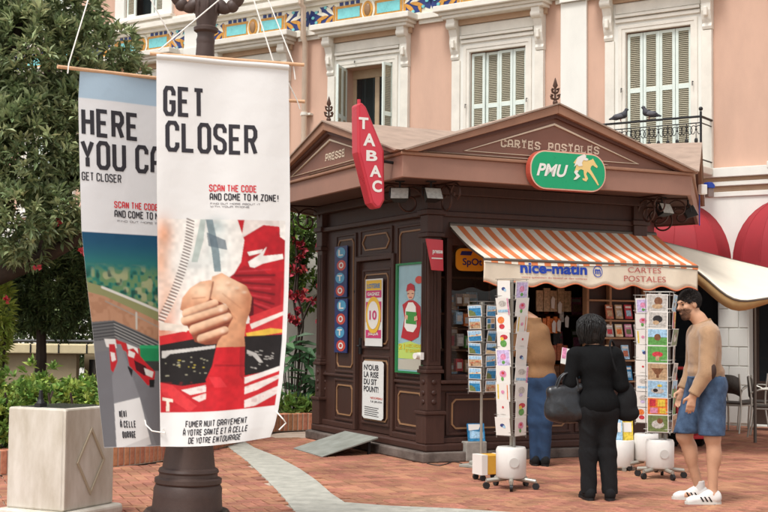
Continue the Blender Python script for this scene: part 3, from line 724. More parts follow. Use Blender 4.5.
# scroll brackets below the eaves
def scroll(par, fn, a0, z0, d0, s=.3):
    m = MB(); P = []
    for t in range(26):
        q = t/25*math.pi*2.6; r = s*.5*(1-.75*t/25); P.append((a0, z0-s*.5+r*math.sin(q), d0+s*.5-r*math.cos(q)))
    m.tube([fn(*p) for p in P], .012, 6)
    m.tube([fn(a0, z0, d0), fn(a0, z0, d0+s*1.6)], .012, 6).tube([fn(a0, z0-s*1.5, d0), fn(a0, z0, d0)], .012, 6)
    P = []
    for t in range(20):
        q = t/19*math.pi*2.2; r = s*.33*(1-.7*t/19); P.append((a0, z0-s*.33+r*math.sin(q), d0+s*1.15-r*math.cos(q)))
    m.tube([fn(*p) for p in P], .01, 6)
    m.build('scroll_bracket', m_kwood, par, smooth=60)
for a in (.05, FLEN-.05): scroll(kio, FW, a, ZS+.01, .06, .38)
for a in (.05, WLEN-.1): scroll(kio, LW, a, ZS+.01, .06, .38)
fnr1, LR1 = fnw[1]
for a in (.08, 1.2): scroll(kio, fnr1, a, ZS+.01, .03, .38)
# ================================================================== SIGNS AND FITTINGS ON THE KIOSK
K_ = lambda x, y, z=0: KF.wor(x, y, z)
m_signwhite = M('sign_white', '#f2efe6', .4, k=.92)
# oval green sign
g = empty('oval_sign', K_(1.29, -OV-.01, 3.0), KF.a, 'green oval betting sign with white letters and a galloping horse on the kiosk fascia', 'sign')
m_green = M('sign_green', '#13a36c', .3, var=.03, spec=.5, k=.95)
P = round_rect(-.5, .5, .02, .455, .2, 10)
MB().prism(P, -.01, -.1, XZ).build('box', M('sign_red_edge', '#b5513f', .4), g, bevel=.01)
MB().prism(offs(P, .018), -.1, -.106, XZ).build('face', m_green, g)
MB().prism(offs(P, .004), -.1, -.103, XZ, holes=[offs(P, .018)]).build('rim', M('sign_rim', '#e8b7a0', .4), g)
t = MB(); put_text(t, 'PMU', -.42, -.01, .165, .305, XZ, -.109, bold=.03, shear=.3); t.build('lettering', m_signwhite, g, fix=False)
m_horse = M('sign_horse', '#f0cf86', .4, k=.95)
hz = [(.03,.335),(.07,.385),(.13,.40),(.19,.395),(.235,.375),(.27,.385),(.29,.4),(.30,.385),(.33,.34),(.355,.315),(.345,.295),(.32,.305),(.29,.325),(.265,.31),(.255,.28),(.3,.22),(.345,.155),(.37,.105),(.355,.1),(.31,.155),(.255,.22),(.215,.25),(.2,.22),(.225,.17),(.2,.135),(.155,.15),(.15,.17),(.185,.17),(.17,.21),(.165,.26),(.13,.27),(.09,.25),(.07,.22),(.11,.19),(.06,.15),(.03,.15),(.075,.2),(.04,.235),(.06,.28),(.07,.32)]
hz = [(x+.03, z) for x, z in hz]
MB().flat(hz, -.109, XZ).build('horse', m_horse, g)
jk = [(.035,.29),(.06,.345),(.08,.4),(.13,.425),(.17,.44),(.2,.425),(.19,.405),(.23,.39),(.21,.37),(.16,.375),(.14,.34),(.15,.31),(.1,.3),(.075,.32)]
MB().flat([(x+.03, z) for x, z in jk], -.112, XZ).flat([(x+.03, z) for x, z in [(.03,.145),(.065,.15),(.12,.19),(.08,.225),(.1,.25),(.06,.255),(.035,.23),(.07,.19)]], -.112, XZ).build('jockey', m_signwhite, g)
# TABAC carrot sign on a bracket
yT = -.56
sg_ = empty('tobacco_sign', K_(-.62, yT, 2.7), KF.a, 'tilted red lozenge sign reading TABAC projecting from the kiosk corner', 'sign')
def tp(u, v):
    x, z = KF.py(u, v, yT); return x+.62, z-2.7
face = [tp(*p) for p in ((357.5,104),(362,102),(366.5,107),(384.5,151),(385,200),(381,208),(376,208.5),(371,203),(358,152))]
m_redsign = M('tabac_red', '#c2323f', .3, var=.03, spec=.5, k=.98)
bd = MB().prism(face, 0, .17, XZ).build('body', m_redsign, sg_, bevel=.022, seg=3)
MB().prism(offs(face, .028), -.006, .001, XZ).build('face', M('tabac_face', '#cf3f4c', .28, k=.98), sg_)
t = MB()
for ch, (u0, v0, u1, v1) in zip('TABAC', ((358.5,117,368,129.5),(363,133,375,146.5),(366,150,377,161.5),(369.5,165,381,177.5),(372,180,381.5,192.5))):
    a0, b1 = tp(u0, v0); a1, b0 = tp(u1, v1); put_text(t, ch, a0, a1, b0, b1, XZ, -.009, bold=.035)
t.build('lettering', m_signwhite, sg_, fix=False)
bx, bz = tp(384, 160)
MB().tube([(bx-.02, .08, bz), (bx+.2, .08, bz-.015)], .016, 8).box(bx+.17, bx+.21, .03, .13, bz-.07, bz+.05).build('bracket', m_iron, sg_, smooth=50)
MB().tube([(face[1][0], .08, face[1][1]-.01), (face[1][0], .08, face[1][1]+.04)], .02, 8).build('cap', m_redsign, sg_)
# floodlights below the eaves
def flood(x, y, rz, label):
    e = empty('floodlight', K_(x, y, ZS+.02), KF.a+rz, label, 'lamp', 'floodlights under the kiosk eaves')
    MB().tube([(0, 0, 0), (0, 0, -.08)], .012, 8).box(-.05, .05, -.03, .03, -.012, -.001).build('stem', m_iron, e)
    T = Matrix.Translation((0, -.02, -.17)) @ Matrix.Rotation(R(-28), 4, 'X')
    h = MB(T); h.add([(-.1,-.06,-.07),(.1,-.06,-.07),(.1,-.06,.07),(-.1,-.06,.07),(-.06,.06,-.045),(.06,.06,-.045),(.06,.06,.045),(-.06,.06,.045)], [(4,5,6,7),(0,1,5,4),(1,2,6,5),(2,3,7,6),(3,0,4,7)])
    h.build('housing', m_iron, e)
    MB(T).box(-.095, .095, -.064, -.056, -.065, .065).build('reflector', M('flood_glass', '#c9ccc6', .2, var=.2, scale=30, bump=.3, bscale=50, spec=.7), e)
    b = MB(); b.tube([(-.11, -.02, -.17), (-.11, 0, -.08), (.11, 0, -.08), (.11, -.02, -.17)], .009, 6); b.build('yoke', m_iron, e)
for u_, v_, rz, lb in ((400, 181, -.5, 'small floodlight at the kiosk corner beside the red lozenge sign'), (431, 181, .0, 'small floodlight under the eaves left of the striped awning'), (662, 197, .25, 'small floodlight under the eaves above the striped awning end'), (688, 199, 1.1, 'small floodlight turned sideways at the right end of the eaves')):
    r_ = ray(u_, v_); tt = (ZS+.02-CAM_H)/r_[2]; lx, ly = KF.loc(r_[0]*tt, r_[1]*tt); flood(lx, ly, rz, lb)
# small red flag sign on the corner post
fs_ = empty('red_flag_sign', K_(-.1, -.1, 1.9), KF.a, 'small red tapered sign fixed to the kiosk corner post', 'sign')
y0f = -.16
def fp(u, v): x, z = KF.py(u, v, -.1+y0f); return x+.1, z-1.9
P = [fp(426.5, 238.5), fp(443, 240), fp(443.5, 271), fp(432.5, 270)]
MB().prism(P, y0f, y0f+.03, XZ).build('plate', M('flag_red', '#c9444c', .4, k=.95), fs_, bevel=.004)
a0, b1 = fp(432.5, 250); a1, b0 = fp(442.5, 255)
t = MB(); put_text(t, 'presse', a0, a1, b0, b1, XZ, y0f-.004, bold=.03); t.flat([fp(431.5,257.5), fp(442.5,258), fp(442.5,259.2), fp(431.5,258.7)][::-1], y0f-.004, XZ)
t.build('lettering', m_signwhite, fs_, fix=False)
MB().tube([(P[0][0]+.06, y0f+.03, P[0][1]-.1), (.02, .02, P[0][1]-.1)], .012, 6).build('arm', m_iron, fs_)
# orange sign inside the window
og = empty('orange_sign', K_(.52, .0, 2.1), KF.a, 'orange rounded sign with dark blue writing in the kiosk window', 'sign')
def op(u, v): x, z = KF.py(u, v, -.03); return x-.52, z-2.1
a0, b1 = op(456.5, 248); a1, b0 = op(485.5, 271.5)
MB().prism(round_rect(a0, a1, b0, b1, .07), -.03, -.005, XZ).build('plate', M('sign_orange', '#e0911f', .4, k=.95), og, bevel=.006)
t = MB(); q0, r1 = op(460, 251); q1, r0 = op(472.5, 255.5); t.flat([(q0, r0), (q1-.02, r0), (q1, r1), (q0+.02, r1)], -.034, XZ)
s0, w1 = op(462.5, 258); s1, w0 = op(482, 266); put_text(t, 'SpOt', s0, s1, w0-.02, w1, XZ, -.034, bold=.02)
t.build('lettering', M('sign_navy', '#1f2560', .4), og, fix=False)
# ---- posters and plates on the left side
def wallthing(name, label, cat, u0, v0, u1, v1, d=.03):
    """plate on the left wall between two photo corners; returns empty and mapper 0..1 x 0..1 (left to right, bottom to top)"""
    y0, z1 = KF.px(u0, v0, -d); y1, z0 = KF.px(u1, v1, -d)
    e = empty(name, K_(0, (y0+y1)/2, z0), KF.a, label, cat)
    ym = (y0+y1)/2
    fn = lambda a, b, dd: (-d-dd, y0+(y1-y0)*a-ym, (z1-z0)*b)
    return e, fn, abs(y1-y0), z1-z0
def plate(e, fn, m, t=.006, name='sheet', P=None): return MB().prism(P or [(0,0),(1,0),(1,1),(0,1)], 0, t, fn).build(name, m, e)
m_paper = M('poster_paper', '#e9e9e4', .5, k=.92); m_loto = M('loto_blue', '#1f2f66', .35, var=.1); m_ink = M('poster_ink', '#22242c', .5)
m_lred = M('loto_red', '#c9483b', .35); m_lcy = M('loto_cyan', '#4f9fc4', .35)
for nm, top, bot in (('upper', 247, 297), ('lower', 299, 353)):
    e, fn, w_, h_ = wallthing('lottery_plate', f'{nm} blue lottery plate with LOTO letters beside the kiosk door', 'sign', 335.7, top, 347.5, bot)
    e['group'] = 'blue lottery plates'
    plate(e, fn, m_loto, .012)
    for i, ch in enumerate('LOTO'):
        zc_ = .87-.247*i; x_ = .5+.06*math.sin(i*2+(1 if nm == 'lower' else 0)); rr = .36
        MB().flat([(x_+rr*math.cos(2*math.pi*k/16), zc_+.105*math.sin(2*math.pi*k/16)) for k in range(16)], .014, fn).build('ball', m_lred if ch == 'O' else m_lcy, e)
        t = MB(); put_text(t, ch, x_-.19, x_+.19, zc_-.06, zc_+.06, fn, .017, bold=.04); t.build('lettering', m_signwhite, e, fix=False)
# round-ended prize poster in the upper door panel
e, fn, w_, h_ = wallthing('prize_poster', 'pink and yellow prize poster with a big 10 on the upper kiosk door panel', 'poster', 366, 279.5, 382.3, 346.5)
plate(e, fn, m_paper, .005)
m_pk = M('poster_pink', '#c8386e', .45); m_ye = M('poster_yellow', '#e8b93a', .45); m_cy = M('poster_cyan', '#4d86b8', .45)
MB().flat([(.05,.83),(.95,.83),(.95,.98),(.05,.98)], .008, fn).build('yellow_block', m_ye, e)
MB().flat([(.05,.72),(.95,.72),(.95,.825),(.05,.825)], .008, fn).flat([(.05,.36),(.95,.36),(.95,.66),(.05,.66)], .008, fn).flat([(.05,.12),(.95,.12),(.95,.24),(.05,.24)], .008, fn).build('pink_block', m_pk, e)
MB().flat([(.5+.44*math.cos(2*math.pi*k/24), .46+.44*w_/h_*1.05*math.sin(2*math.pi*k/24)) for k in range(24)], .011, fn).build('disc', m_ye, e)
MB().flat([(.5+.33*math.cos(2*math.pi*k/24), .46+.33*w_/h_*1.05*math.sin(2*math.pi*k/24)) for k in range(24)], .014, fn).build('disc_inner', m_signwhite, e)
t = MB(); put_text(t, '10', .3, .72, .39, .53, fn, .017, bold=.03); t.build('numeral', m_pk, e, fix=False)
t = MB(); put_text(t, 'LOTERIE', .12, .88, .86, .93, fn, .011, bold=.03); t.build('lettering', m_cy, e, fix=False)
t = MB(); put_text(t, 'GAGNEZ', .14, .86, .75, .8, fn, .011, bold=.03); t.build('lettering', m_signwhite, e, fix=False); t = MB(); put_text(t, 'JUSQU\u00c0', .2, .8, .15, .21, fn, .011, bold=.03); t.build('lettering', m_signwhite, e, fix=False)
# white text poster in the lower door panel
e, fn, w_, h_ = wallthing('notice_poster', 'white notice with bold black lines on the lower kiosk door panel', 'poster', 363, 360.5, 383.3, 421)
plate(e, fn, m_paper, .005, P=[(.08,0),(.92,0),(1,.04),(1,.96),(.92,1),(.08,1),(0,.96),(0,.04)])
t = MB()
for i, s_ in enumerate(("N'OUB", "LA RISE", "DU SIT", "POUNT!")): t = MB(); put_text(t, s_, .08, .78 if i != 2 else .7, .84-.125*i, .94-.125*i, fn, .008, bold=.02); t.build('lettering', m_ink, e, fix=False)
t = MB(); put_text(t, 'LE JEUDI', .42, .95, .285, .32, fn, .008, bold=.02); t.build('lettering', m_ink, e, fix=False); t = MB()
for i in range(5): t.flat([(.12,.2-.035*i),(.8-.06*(i % 2),.19-.035*i),(.8-.06*(i % 2),.2-.035*i),(.12,.21-.035*i)], .008, fn)
tag(t.build('small_print', m_ink, e, fix=False), kind='stuff')
t = MB(); put_text(t, 'NOUVEAU', .4, .97, .35, .385, fn, .008, bold=.02); t.build('red_lettering', m_lred, e, fix=False)
# green framed poster
e, fn, w_, h_ = wallthing('framed_poster', 'green framed poster of a figure in red with a green pack on the kiosk wall', 'poster', 398, 264, 425.3, 374.5, .035)
MB().prism([(0,0),(1,0),(1,1),(0,1)], 0, .03, fn, holes=[[(.07,.018),(.93,.018),(.93,.982),(.07,.982)]]).build('frame', M('poster_frame_green', '#1f7a45', .35), e)
sh = plate(e, fn, M('poster_sky', '#9fc3cc', .3, var=.1, scale=3, k=.9), .012, P=[(.07,.018),(.93,.018),(.93,.982),(.07,.982)])
m_pr, m_skin_p, m_pg = M('print_red', '#b3242e', .35), M('print_skin', '#d9a98c', .4), M('print_green', '#3f8f3c', .35)
m_lg = M('print_light_green', '#b9d36a', .4); m_gr = M('print_gray', '#b9b5a6', .4)
def fl(P, m, d, name='print'): MB().flat(P, d, fn).build(name, m, e)
fl([(.08,.03),(.92,.03),(.92,.14),(.08,.12)], m_gr, .014); fl([(.08,.13),(.92,.13),(.92,.25),(.5,.29),(.08,.26)], m_lg, .0145)
fl([(.18,.32),(.3,.5),(.22,.62),(.35,.645),(.44,.66),(.6,.66),(.72,.64),(.86,.6),(.88,.45),(.8,.33),(.55,.29)], m_pr, .016)
fl([(.3,.42),(.4,.38),(.62,.37),(.74,.42),(.7,.6),(.6,.64),(.44,.64),(.34,.58)], m_signwhite, .018)
fl([(.36,.45),(.72,.44),(.74,.55),(.36,.56)], m_pg, .02); fl([(.32,.5),(.42,.48),(.44,.52),(.34,.53)], m_skin_p, .022); fl([(.66,.47),(.78,.48),(.76,.52),(.66,.51)], m_skin_p, .022)
fl(ellipse(.52,.72,.13,.055,14), m_skin_p, .018); fl([(.36,.74),(.4,.8),(.52,.815),(.64,.795),(.67,.74),(.52,.755)], m_pr, .02); fl(ellipse(.8,.84,.13,.035,14), m_lred, .018)
fl([(.4,.715),(.47,.72),(.47,.724),(.4,.72)], m_ink, .021); fl([(.56,.72),(.63,.715),(.63,.72),(.56,.724)], m_ink, .021); fl([(.46,.69),(.58,.69),(.56,.683),(.48,.683)], m_pr, .021)
for s_, a_, b_, c_, d_ in (('21', .1, .32, .215, .265), ('AVEC NOUS', .36, .9, .235, .265), ('ET GAGNEZ', .36, .9, .19, .22)):
    t = MB(); put_text(t, s_, a_, b_, c_, d_, fn, .018, bold=.02); t.build('lettering', M('print_yellow', '#d8c12b', .4), e, fix=False)
# ================================================================== STRIPED AWNING
m_aw_w = M('awning_white', '#efe3cf', .8, var=.06, scale=4, bump=.2, bscale=200, k=.92); m_aw_o = M('awning_orange', '#dd7f4e', .8, var=.1, scale=5, bump=.2, bscale=200, k=.95)
m_val = M('awning_valance', '#eee0c8', .8, var=.06, scale=5, bump=.2, bscale=150, k=.92); m_hem = M('awning_hem', '#c9704a', .8)
aw = empty('striped_awning', K_(1.65, 0, 2.0), KF.a, 'orange and white striped awning with scalloped lettered valance over the kiosk front', 'awning')
A0, A1, PJ, ZT, ZF = .22-1.65, 3.08-1.65, .815, 2.65-2, 2.245-2
n = 34; w_ = (A1-A0)/n
def aw_pt(x, t):      # t 0 at the wall, 1 at the front bar
    sag = -.03*math.sin(math.pi*t)*(1+.15*math.sin(x*9)); lo = .02*math.sin(x*2.3)*t
    return (x, -.02-(PJ-.02)*t, ZT+(ZF-ZT)*t+sag+lo)
for c_, m_ in ((0, m_aw_w), (1, m_aw_o)):
    mb = MB()
    for i in range(n):
        if i % 2 != c_: continue
        x0, x1 = A0+i*w_, A0+(i+1)*w_; nn = 8
        mb.add([aw_pt(x, t/nn) for t in range(nn+1) for x in (x0, x1)], [(2*t, 2*t+1, 2*t+3, 2*t+2) for t in range(nn)])
        yb = -PJ-.012   # front lip of the same stripe
        q0, q1 = aw_pt(x0, 1), aw_pt(x1, 1)
        mb.add([q0, q1, (x1, yb, q1[2]-.05), (x0, yb, q0[2]-.05)], [(0, 1, 2, 3)])
    o = mb.build('stripes', m_, aw, fix=False); sm = o.modifiers.new('thick', 'SOLIDIFY'); sm.thickness = .004
va = MB(); nv = 120; top = []; bot = []
def val_pt(x, z):     # hanging cloth with soft waves
    zr = (2.2-2-z); return (x, -PJ-.006-.012*math.sin(x*7+1)*zr/.25-.006*math.sin(x*19)*zr/.25, z)
def val_bot(x): return 1.965-2+.024*math.cos((x-A0)*2*math.pi/.39)
rows = 5
for r_ in range(rows+1):
    for i in range(nv+1):
        x = A0+(A1-A0)*i/nv; zt = 2.205-2+.02*math.sin(x*2.3); z = zt+(val_bot(x)-zt)*r_/rows; va.add([val_pt(x, z)], [])
va.f = []; va.m = []
for r_ in range(rows):
    for i in range(nv): a = r_*(nv+1)+i; va.f.append((a, a+1, a+nv+2, a+nv+1)); va.m.append(0)
o = va.build('valance', m_val, aw, smooth=True, fix=False); sm = o.modifiers.new('thick', 'SOLIDIFY'); sm.thickness = .003; sm.offset = 1
h = MB(); h.tube([val_pt(A0+(A1-A0)*i/nv, val_bot(A0+(A1-A0)*i/nv)) for i in range(nv+1)], .007, 5); h.build('hem', m_hem, aw)
VT = lambda a, b, d: (lambda p: (p[0], p[1]-d, p[2]))(val_pt(a, b))
def vp(u, v): x, z = KF.py(u, v, -PJ-.01); return x-1.65, z-2
a0, b1 = vp(520, 262.5); a1, b0 = vp(587, 276)
t = MB(); put_text(t, 'nice-matin', a0, a1, b0+.01, b1, VT, .008, bold=.035); t.build('blue_lettering', M('val_blue', '#1f43a8', .7), aw, fix=False)
c0, c1 = vp(597.5, 271.5); pts = [(c0+.062*math.cos(2*math.pi*k/28), c1+.066*math.sin(2*math.pi*k/28)) for k in range(28)]
t = MB(); t.flat(pts, .007, VT, holes=[[(c0+.053*math.cos(2*math.pi*k/28), c1+.057*math.sin(2*math.pi*k/28)) for k in range(28)]]); put_text(t, 'm', c0-.036, c0+.036, c1-.032, c1+.025, VT, .008, bold=.03); t.build('roundel', M('val_blue', '#1f43a8'), aw, fix=False)
d0, e0 = vp(521, 277.3); d1, e1 = vp(587, 280)
m_vred = M('val_red', '#c06a62', .8)
t = MB(); put_text(t, 'votre quotidien du littoral et des collines', d0, d1, e1-.002, e1+.02, VT, .007, bold=.01); t.build('red_lettering', m_vred, aw, fix=False); t = MB()
p0, q1 = vp(628, 267); p1, q0 = vp(661, 273.5); put_text(t, 'CARTES', p0, p1, q0, q1, VT, .007, bold=.0); t.build('red_lettering', m_vred, aw, fix=False); t = MB()
p0, q1 = vp(624, 275.5); p1, q0 = vp(665.5, 282.5); put_text(t, 'POSTALES', p0, p1, q0, q1, VT, .007, bold=.0); t.build('red_lettering', m_vred, aw, fix=False)
fr_ = MB(); fr_.tube([(A0, -PJ, ZF-.02), (A1, -PJ, ZF-.02)], .018, 8).tube([(A0, -.02, ZT), (A1, -.02, ZT)], .03, 8)
for x in (A0+.03, A1-.03): fr_.tube([(x, -.03, ZT-.05), (x, -.42, ZT-.27), (x, -PJ, ZF-.02)], .013, 6)
fr_.build('frame', M('awning_frame', '#6a625a', .5, metal=.4), aw, smooth=60)
# cream side awning towards the terrace
ca = empty('cream_awning', at(720, 300, 15.2), 0, 'cream canvas awning stretched over the terrace to the right of the kiosk', 'awning'); ca.location.z = 1.6
m_cr = M('cream_canvas', '#efe6d3', .8, var=.04, scale=3, bump=.1, bscale=120, k=.9); m_tan = M('tan_canvas', '#ab8a5c', .85, var=.08, scale=4)
co = Vector(ca.location)
UP = [at(u_, v_, Y_)-co for u_, v_, Y_ in ((634,234.5,16.0),(668,243,16.4),(700,251,16.8),(735,260,17.2),(768,268,17.6),(810,279,18.2))]
LO = [at(u_, v_, Y_)-co for u_, v_, Y_ in ((641,239,15.9),(672,253,15.6),(700,272,15.35),(734,298,15.0),(768,297,15.0),(812,288,15.0))]
UP, LO = smooth_line(UP, 5), smooth_line(LO, 5); NT = 10; mb = MB()
def cr_pt(i, t): p = UP[i].lerp(LO[i], t); return Vector((p.x, p.y, p.z-.05*math.sin(math.pi*t)*math.sin(math.pi*i/(len(UP)-1))))
mb.add([cr_pt(i, j/NT) for i in range(len(UP)) for j in range(NT+1)], [(i*(NT+1)+j, i*(NT+1)+j+1, (i+1)*(NT+1)+j+1, (i+1)*(NT+1)+j) for i in range(len(UP)-1) for j in range(NT)])
o = mb.build('canvas', m_cr, ca, smooth=True); sm = o.modifiers.new('thick', 'SOLIDIFY'); sm.thickness = .006; sm.offset = 0
mb = MB(); nL = len(LO)
mb.add([p for i in range(nL) for p in (LO[i]+Vector((0, .004, -.004)), LO[i]+Vector((-.01, .05, -.05-.1*math.sin(math.pi*min(1, i/nL*1.15)))))], [(2*j, 2*j+1, 2*j+3, 2*j+2) for j in range(nL-1)])
o = mb.build('skirt', m_tan, ca, smooth=True, fix=False); sm = o.modifiers.new('thick', 'SOLIDIFY'); sm.thickness = .004
fr_ = MB(); fr_.tube([p+Vector((0, .01, -.012)) for p in LO], .014, 6).tube([p+Vector((0, 0, -.012)) for p in UP], .018, 6); fr_.tube([UP[-1], LO[-1]], .016, 6).build('frame', M('awning_frame', '#6a625a'), ca, smooth=60)
for p in (UP[18], UP[-1], LO[-1]): MB().tube([p, (p[0], p[1], -1.6)], .022, 8).build('pole', M('awning_frame', '#6a625a'), ca, smooth=60)
# grey ramp at the door
rp = empty('door_ramp', K_(-.1, 1.36, 0), KF.a, 'grey metal wheelchair ramp plate at the kiosk side door', 'ramp')
xA, yA = KF.loc(*gnd(293.5, 449)); xB, yB = KF.loc(*gnd(322, 457.5)); ox, oy = -.1, 1.36
top0, top1 = (-.19-ox, 1.9-oy, .2), (-.19-ox, .93-oy, .2); f0, f1 = (xA-ox, yA-oy, .012), (xB-ox, yB-oy, .012)
mb = MB().add([f0, f1, top1, top0]+[(p[0], p[1], max(.0, p[2]-.022)) for p in (f0, f1, top1, top0)], [(0,1,2,3),(7,6,5,4),(0,4,5,1),(1,5,6,2),(2,6,7,3),(3,7,4,0)])
mb.build('plate', M('ramp_grey', '#8f9189', .6, var=.1, scale=6, bump=.2, bscale=60, col2='#7d7f76'), rp, bevel=.003)
for y in (.97-oy, 1.85-oy): MB().box(-.3-ox, -.27-ox, y, y+.03, 0, .15).build('support', m_iron, rp)
# wall lamp with blue hood at the right eave
q = at(706, 188, KF.wor(*RP[1])[1]+.45)
wl_ = empty('blue_lamp', (q.x, q.y, q.z-.15), KF.a, 'small lantern with blue hood and white bracket at the kiosk roof corner', 'lamp')
MB().box(-.09, .0, -.03, .04, .07, .19).build('bracket', m_signwhite, wl_, bevel=.01)
MB().prism([(.0,.15),(.1,.15),(.1,.19),(.06,.22),(.0,.22)], -.05, .05, XZ).build('hood', M('lamp_blue', '#23409a', .4), wl_, bevel=.01)
MB().box(.012, .09, -.04, .04, .04, .15).build('lantern', M('lamp_glass_brown', '#7d6a63', .15, spec=.6), wl_, bevel=.008)
MB().tube([(-.02, .1, .1), (-.02, .1, -.3)], .007, 6).build('blue_cable', M('lamp_blue', '#23409a'), wl_)
# red geranium-like flowers hanging behind the right eave
# ================================================================== LAMP POST
LD = 9.6
Lb = at(187.5, 500, LD); Lt = at(206, 30, LD)
m_lamp = M('lamp_cast_iron', '#4b3b35', .5, var=.12, scale=9, bump=.15, bscale=50, spec=.4)
lean = (Lt.x-Lb.x)/(Lt.z-Lb.z); lx0 = Lb.x-lean*Lb.z
lp = empty('lamp_post', (lx0, LD, 0), 0, 'brown cast iron lamp post carrying the hanging banners', 'lamp post'); lp.rotation_euler = (0, math.atan(lean), 0)
def zpx(v): return at(190, v, LD).z
pxm = FPX/LD
def ring(name, prof, fl=0):
    m = MB().lathe(prof, (0, 0, 0), 28); return m.build(name, m_lamp, lp, smooth=35)
ring('base', [(.36, 0), (.36, .06), (.33, .1), (.30, .14), (.26, zpx(512)), (.25, zpx(496)), (.25, zpx(488)), (.235, zpx(484))])
ring('base_moulding', [(.23, zpx(484.2)), (.245, zpx(482)), (.245, zpx(478)), (.215, zpx(476)), (.213, zpx(473)), (.222, zpx(471)), (.215, zpx(468.5)), (.195, zpx(467))])
ring('lower_shaft', [(.193, zpx(467)), (.175, zpx(449)), (.16, .95), (.15, 1.1), (.17, 1.13), (.17, 1.18), (.12, 1.22), (.1, 1.6)])
ring('shaft', [(.1, 1.6), (.07, zpx(56)), (.066, zpx(44))])
ring('collar', [(.066, zpx(44)), (.07, zpx(40)), (.062, zpx(36)), (.066, zpx(33)), (.09, zpx(31)), (.092, zpx(28)), (.07, zpx(26))])
ring('head_shaft', [(.07, zpx(26)), (.075, zpx(20)), (.09, zpx(12)), (.095, zpx(2)), (.08, zpx(-8)), (.06, zpx(-14)), (.05, zpx(-60))])
hd = MB()
for q in range(8): a = q*math.pi/4+.2; hd.tube([(.085*math.cos(a), .085*math.sin(a), zpx(14)), (.1*math.cos(a), .1*math.sin(a), zpx(6)), (.092*math.cos(a), .092*math.sin(a), zpx(0))], [.008, .014, .008], 6)
hd.build('head_leaves', m_lamp, lp, smooth=60)
for sg, nm in ((1, 'arm'), (-1, 'arm')):
    P = smooth_line([(sg*.06, 0, zpx(2)), (sg*.14, 0, zpx(8)), (sg*.21, 0, zpx(3)), (sg*.24, 0, zpx(-10)), (sg*.3, 0, zpx(-40)), (sg*.5, 0, zpx(-60))], 6)
    o = MB().tube(P, [.04+.012*math.sin(i*.5) for i in range(len(P))], 10).build(nm, m_lamp, lp, smooth=60)
    MB().ball((sg*.19, 0, zpx(5)), (.05, .045, .05), 12, 8).build('scroll_leaf', m_lamp, o, smooth=True)
# ================================================================== BANNERS
random.seed(3); rng = np.random.default_rng(5)
class Print:
    def __init__(s, W, H, x0, x1, y0, y1, bgc):
        s.W, s.H = W, H = W*2, H*2; s.X, s.Y = np.meshgrid(np.linspace(x0, x1, W+1), np.linspace(y0, y1, H+1)); s.C = np.zeros((H+1, W+1, 3)); s.C[:] = lin(bgc)
    def done(s):
        C = np.pad(s.C, ((1, 1), (1, 1), (0, 0)), mode='edge'); C = (C[:-2]+2*C[1:-1]+C[2:])/4; C = (C[:, :-2]+2*C[:, 1:-1]+C[:, 2:])/4
        s.C = C[::2, ::2]; s.W //= 2; s.H //= 2
    def mix(s, mask, col, a=1.): m = (np.clip(mask, 0, 1)*a)[..., None]; s.C = s.C*(1-m)+np.array(lin(col) if isinstance(col, str) else col)*m
    def pm(s, P):
        X, Y = s.X, s.Y; c = np.zeros(X.shape, bool); j = len(P)-1
        for i in range(len(P)):
            xi, yi = P[i]; xj, yj = P[j]
            if yi != yj: c ^= ((yi > Y) != (yj > Y)) & (X < (xj-xi)*(Y-yi)/(yj-yi)+xi)
            j = i
        return c.astype(float)
    def poly(s, P, col, a=1.): s.mix(s.pm(P), col, a)
    def blob(s, cx, cy, rx, ry, col, a=1.): s.mix(np.exp(-(((s.X-cx)/rx)**2+((s.Y-cy)/ry)**2)), col, a)
    def seg(s, p, q, w, col, a=1., soft=.6):
        d, _ = s.sd(p, q); s.mix(np.clip((w-d)/soft+.5, 0, 1), col, a)
    def sd(s, p, q):
        px_, py_ = q[0]-p[0], q[1]-p[1]; L = px_*px_+py_*py_; t = np.clip(((s.X-p[0])*px_+(s.Y-p[1])*py_)/L, 0, 1)
        return np.hypot(s.X-p[0]-t*px_, s.Y-p[1]-t*py_), t
    def finger(s, p, q, r, r2=None):
        d, t = s.sd(p, q); rr = r+((r2 or r)-r)*t; m = np.clip((rr-d)/.5+.5, 0, 1)
        nx, ny = -(q[1]-p[1]), q[0]-p[0]; L = math.hypot(nx, ny); side = ((s.X-p[0])*nx+(s.Y-p[1])*ny)/L/r
        if ny < 0: side = -side
        s.mix(m, '#d59a77'); s.mix(m*np.clip(.75-side*.9-.1, 0, 1), '#f0c8a6', .9); s.mix(m*np.clip((side-.15)*1.5, 0, 1), '#8f4228', .9)
    def noise(s, k=8):
        g = rng.random((s.H//k+3, s.W//k+3)); yi = np.arange(s.H+1)/k; xi = np.arange(s.W+1)/k
        y0 = yi.astype(int); x0 = xi.astype(int); fy = (yi-y0)[:, None]; fx = (xi-x0)[None]; fy = fy*fy*(3-2*fy); fx = fx*fx*(3-2*fx)
        return (g[y0][:, x0]*(1-fx)+g[y0][:, x0+1]*fx)*(1-fy)+(g[y0+1][:, x0]*(1-fx)+g[y0+1][:, x0+1]*fx)*fy
PA = Print(176, 520, 157, 289, 57, 446, '#ebe9e6')
def cv(x, y): return 150+x/3.657, 260+y/3.657     # from the enlarged study of the hands
box = lambda x0, y0, x1, y1: [(x0, y0), (x1, y0), (x1, y1), (x0, y1)]
ph = box(157.5, 219, 284.5, 412)
PA.poly(ph, '#f1ece4')
n1, n2, n3 = PA.noise(28), PA.noise(10), PA.noise(60)
msk = PA.pm(ph)
for a in ((163,235,9,16,'#e79a6c'),(160,262,8,20,'#ecb08b'),(166,300,12,25,'#f0c2a6'),(215,226,10,9,'#9fb0b0'),(192,262,14,10,'#dfe3df'),(215,250,12,20,'#c9d3d0'),(160,330,14,18,'#d8703f')): PA.blob(*a[:4], a[4], .8)
